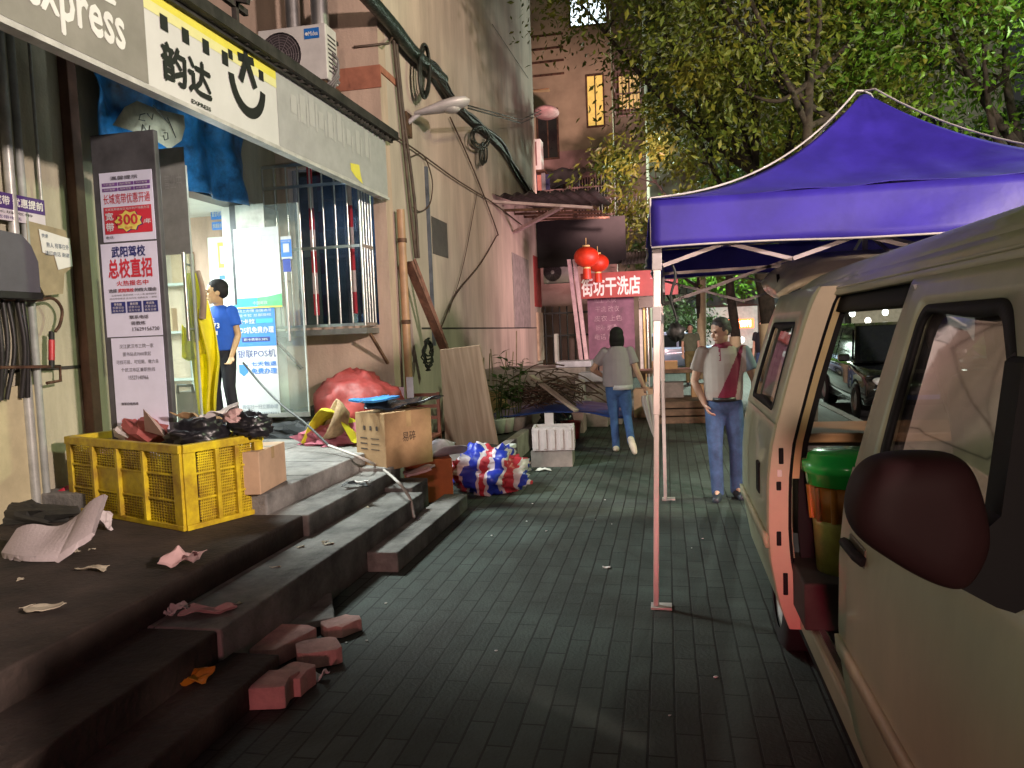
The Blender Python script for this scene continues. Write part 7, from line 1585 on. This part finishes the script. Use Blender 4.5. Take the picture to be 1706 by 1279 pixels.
POLO = mat('polo_grey', (.42,.36,.33), .85, var=.05, bump=.1, bscale=150); MAR = mat('polo_maroon', (.24,.03,.07), .8, var=.08); BLG = mat('polo_blue_grey', (.22,.28,.36), .85, var=.06)
def polo(p):      # world offset from his feet; he faces -y, so image right is +x
    if p.z > 1.432: return 1
    if p.x > .205: return 2
    if p.y < .06 and 0 < p.x-(-.075+.47*(p.z-.93)) < .30*(1.46-p.z)+.012 and p.x < .20: return 1
    if p.y < .03 and abs(p.x+.03-.0*(p.z)) < .006 and p.z > 1.30: return 1
    return 0
mp, Tm_ = person('man in grey polo with maroon panel and blue jeans standing under the blue tent', (mq.x, mq.y, 0), R(180), Hm, Jm, R(180-52), Tm, [POLO, MAR, BLG], DEN, mat('dark_shoe', (.03,.04,.055), .5), 'grey', polo, nod=R(-12), sleeve=.62)
m = MB(); m.lathe([(.166, -.018), (.172, -.018), (.172, .018), (.166, .018)], Tm_((0, .0, .945)), 28, sq=(1, .76)); m.build('belt', mat('black_leather', (.015,.013,.012), .4), mp)
m = MB(); c = Tm_((0, -.01, 1.448)); m.lathe([(.082, -.03), (.088, -.03), (.072, .028), (.066, .028)], c, 22, sq=(1, .9)); m.build('collar', MAR, mp)
# the woman walking away
wq = P(1033, 752, 'z', 0); Hw = 1.66
Jw = dict(head=(0, .03, 1.535), neck=(0, 0, 1.40), shr=(.165, 0, 1.335), shl=(-.165, 0, 1.335), elr=(.255, -.02, 1.07), ell=(-.335, .06, 1.10), wrr=(.335, .06, .865), wrl=(-.21, .22, 1.00), pelvis=(0, 0, .86),
          hipr=(.08, 0, .84), hipl=(-.08, 0, .84), knr=(.11, .03, .455), knl=(-.065, .02, .445), anr=(.165, -.30, .19), anl=(-.05, -.02, .085), tor=(.205, -.335, .055), tol=(-.06, .13, .04), pnr=(0, 1, 0), pnl=(0, 1, 0), heelr=(.15, -.97, -.15), curl=1.0, thl=-1)
Tw = [(.875, 0, .01, .195, .15), (.95, 0, .01, .205, .155), (1.1, 0, .005, .198, .145), (1.24, 0, 0, .182, .125), (1.32, 0, -.005, .165, .10), (1.385, 0, -.01, .11, .075), (1.41, 0, -.01, .062, .056)]
wp, Tw_ = person('woman with a black bob in a loose grey T-shirt and jeans, walking away', (wq.x, wq.y, 0), R(0), Hw, Jw, 0, Tw, mat('tee_lilac_grey', (.36,.32,.35), .9, var=.06, scale=3, bump=.15, bscale=9), DEN2, mat('cream_shoe', (.62,.54,.44), .6), 'bob', None, sleeve=.62, tpaint=lambda p: 0, legr=.88)
m = MB(); m.lathe([(.17, -.03), (.176, -.03), (.18, .03), (.17, .03)], Tw_((.05, 0, .865)), 26, sq=(1, .80)); m.build('white_undershirt', mat('under_white', (.65,.62,.66), .9), wp)
um_ = thing('closed_umbrella', 'pale closed umbrella hanging point down from the woman right hand', 'umbrella', Tw_((.35, .06, .1)))
hd_ = Tw_((.372, .085, .80)); tip = Tw_((.455, .05, .17)); dd = (tip-hd_).normalized()
m = MB(); m.tube([hd_-dd*.06, hd_+dd*.05], .012, 8); m.tube(spline([hd_-dd*.06, hd_-dd*.11+V((.015, 0, 0)), hd_-dd*.09+V((.045, 0, 0))], 5), .011, 8); m.build('handle', mat('white_handle', (.62,.58,.58), .4), um_)
m = MB(); Lu = (tip-hd_).length
def umf(u, v):
    a = 2*math.pi*u; r_ = (.105*(1-v)**.8+.008)*(1+.28*math.sin(8*a))*(.75+.25*min(1, v*8)); u1, w1 = basis(dd); return hd_+dd*(.06+(Lu-.06)*v)+(u1*math.cos(a)+w1*math.sin(a)*.75)*r_
m.grid(umf, 64, 10); m.build('canopy', mat('umbrella_pale', (.48,.44,.42), .6, var=.06), um_); MB().cyl(tip-dd*.02, tip+dd*.05, .006, .003, 6).build('tip', STEEL, um_)
# the boy in the doorway
bq = P(377, 712, 'z', .8); hb_ = P(358, 463, 'y', bq.y).z-.8; kb = hb_/1.66
def sc_(d, k): return {a: (tuple(x*k for x in b) if isinstance(b, tuple) else b) for a, b in d.items()}
Jb = sc_(dict(head=(-.01, .04, 1.50), neck=(0, 0, 1.35), shr=(.155, 0, 1.29), shl=(-.155, 0, 1.29), elr=(.20, .05, 1.03), ell=(-.205, -.02, 1.02), wrr=(.16, .20, .86), wrl=(-.185, .10, .80), pelvis=(0, 0, .86),
          hipr=(.08, 0, .84), hipl=(-.08, 0, .84), knr=(.085, .04, .46), knl=(-.09, .03, .46), anr=(.085, -.02, .085), anl=(-.10, -.03, .085), tor=(.10, .14, .045), tol=(-.13, .12, .045), curl=.9), kb)
Jb['thl'] = -1; Jb['curl'] = .9; Jb['hs'] = 1.16
Tb = [(z*kb, x*kb, y*kb, a*kb*1.08, b*kb*1.08) for z, x, y, a, b in [(.86, 0, .01, .168, .125), (.95, 0, .01, .165, .125), (1.1, 0, .005, .165, .12), (1.22, 0, 0, .168, .112), (1.285, 0, -.005, .155, .09), (1.335, 0, -.01, .10, .07), (1.36, 0, -.01, .056, .05)]]
bp_, Tb_ = person('boy with cropped black hair, blue T-shirt and black trousers in the lit doorway', (bq.x, bq.y, .8), R(180), hb_, Jb, R(126), Tb, mat('tee_royal_blue', (.015,.10,.52), .8, var=.1), BLKC, mat('black_white_shoe', (.05,.05,.055), .5), 'short', sleeve=.60, skin=mat('warm_skin', (.52,.33,.17), .5, var=.05))
rgt = V((math.cos(R(180)), math.sin(R(180)), 0))
p_ = Panel(Tb_((.0, .140*kb, 0)), -rgt, (0, 0, 1)); k_ = kb
p_.text('NICE', -.10*k_, 1.175*k_, .03*k_, 1.215*k_, 0, 1, .04); p_.text('1973', -.06*k_, 1.105*k_, .085*k_, 1.16*k_, 0, 1, .05); p_.rect(-.13*k_, 1.03*k_, .06*k_, 1.075*k_, 0, 1); p_.rect(-.13*k_, 1.09*k_, -.085*k_, 1.13*k_, 1, 1)
p_.build('shirt_print', [WHT, YEL2], bp_)
# far pedestrians
Jf = dict(head=(0, .03, 1.575), neck=(0, 0, 1.44), shr=(.18, 0, 1.375), shl=(-.18, 0, 1.375), elr=(.22, 0, 1.10), ell=(-.22, 0, 1.10), wrr=(.21, .08, .86), wrl=(-.21, .08, .86), pelvis=(0, 0, .90), hipr=(.085, 0, .88), hipl=(-.085, 0, .88), knr=(.09, .05, .475), knl=(-.09, -.02, .475), anr=(.09, .03, .085), anl=(-.09, -.10, .085), tor=(.10, .18, .045), tol=(-.10, .05, .045))
person('far pedestrian in a dull green shirt standing beside the pale blue car', (P(1152, 640, 'z', 0).x, P(1152, 640, 'z', 0).y, 0), R(180), 1.7, Jf, R(180), Tm, mat('dull_green_cloth', (.12,.14,.09), .9), mat('khaki_cloth', (.15,.13,.05), .9), BLKC, 'short', vox=.016)
person('far pedestrian in dark clothes right of the man in polo', (2.25, 19.2, 0), R(150), 1.62, Jf, R(150), Tm, BLKC, DEN, BLKC, 'short', vox=.016)
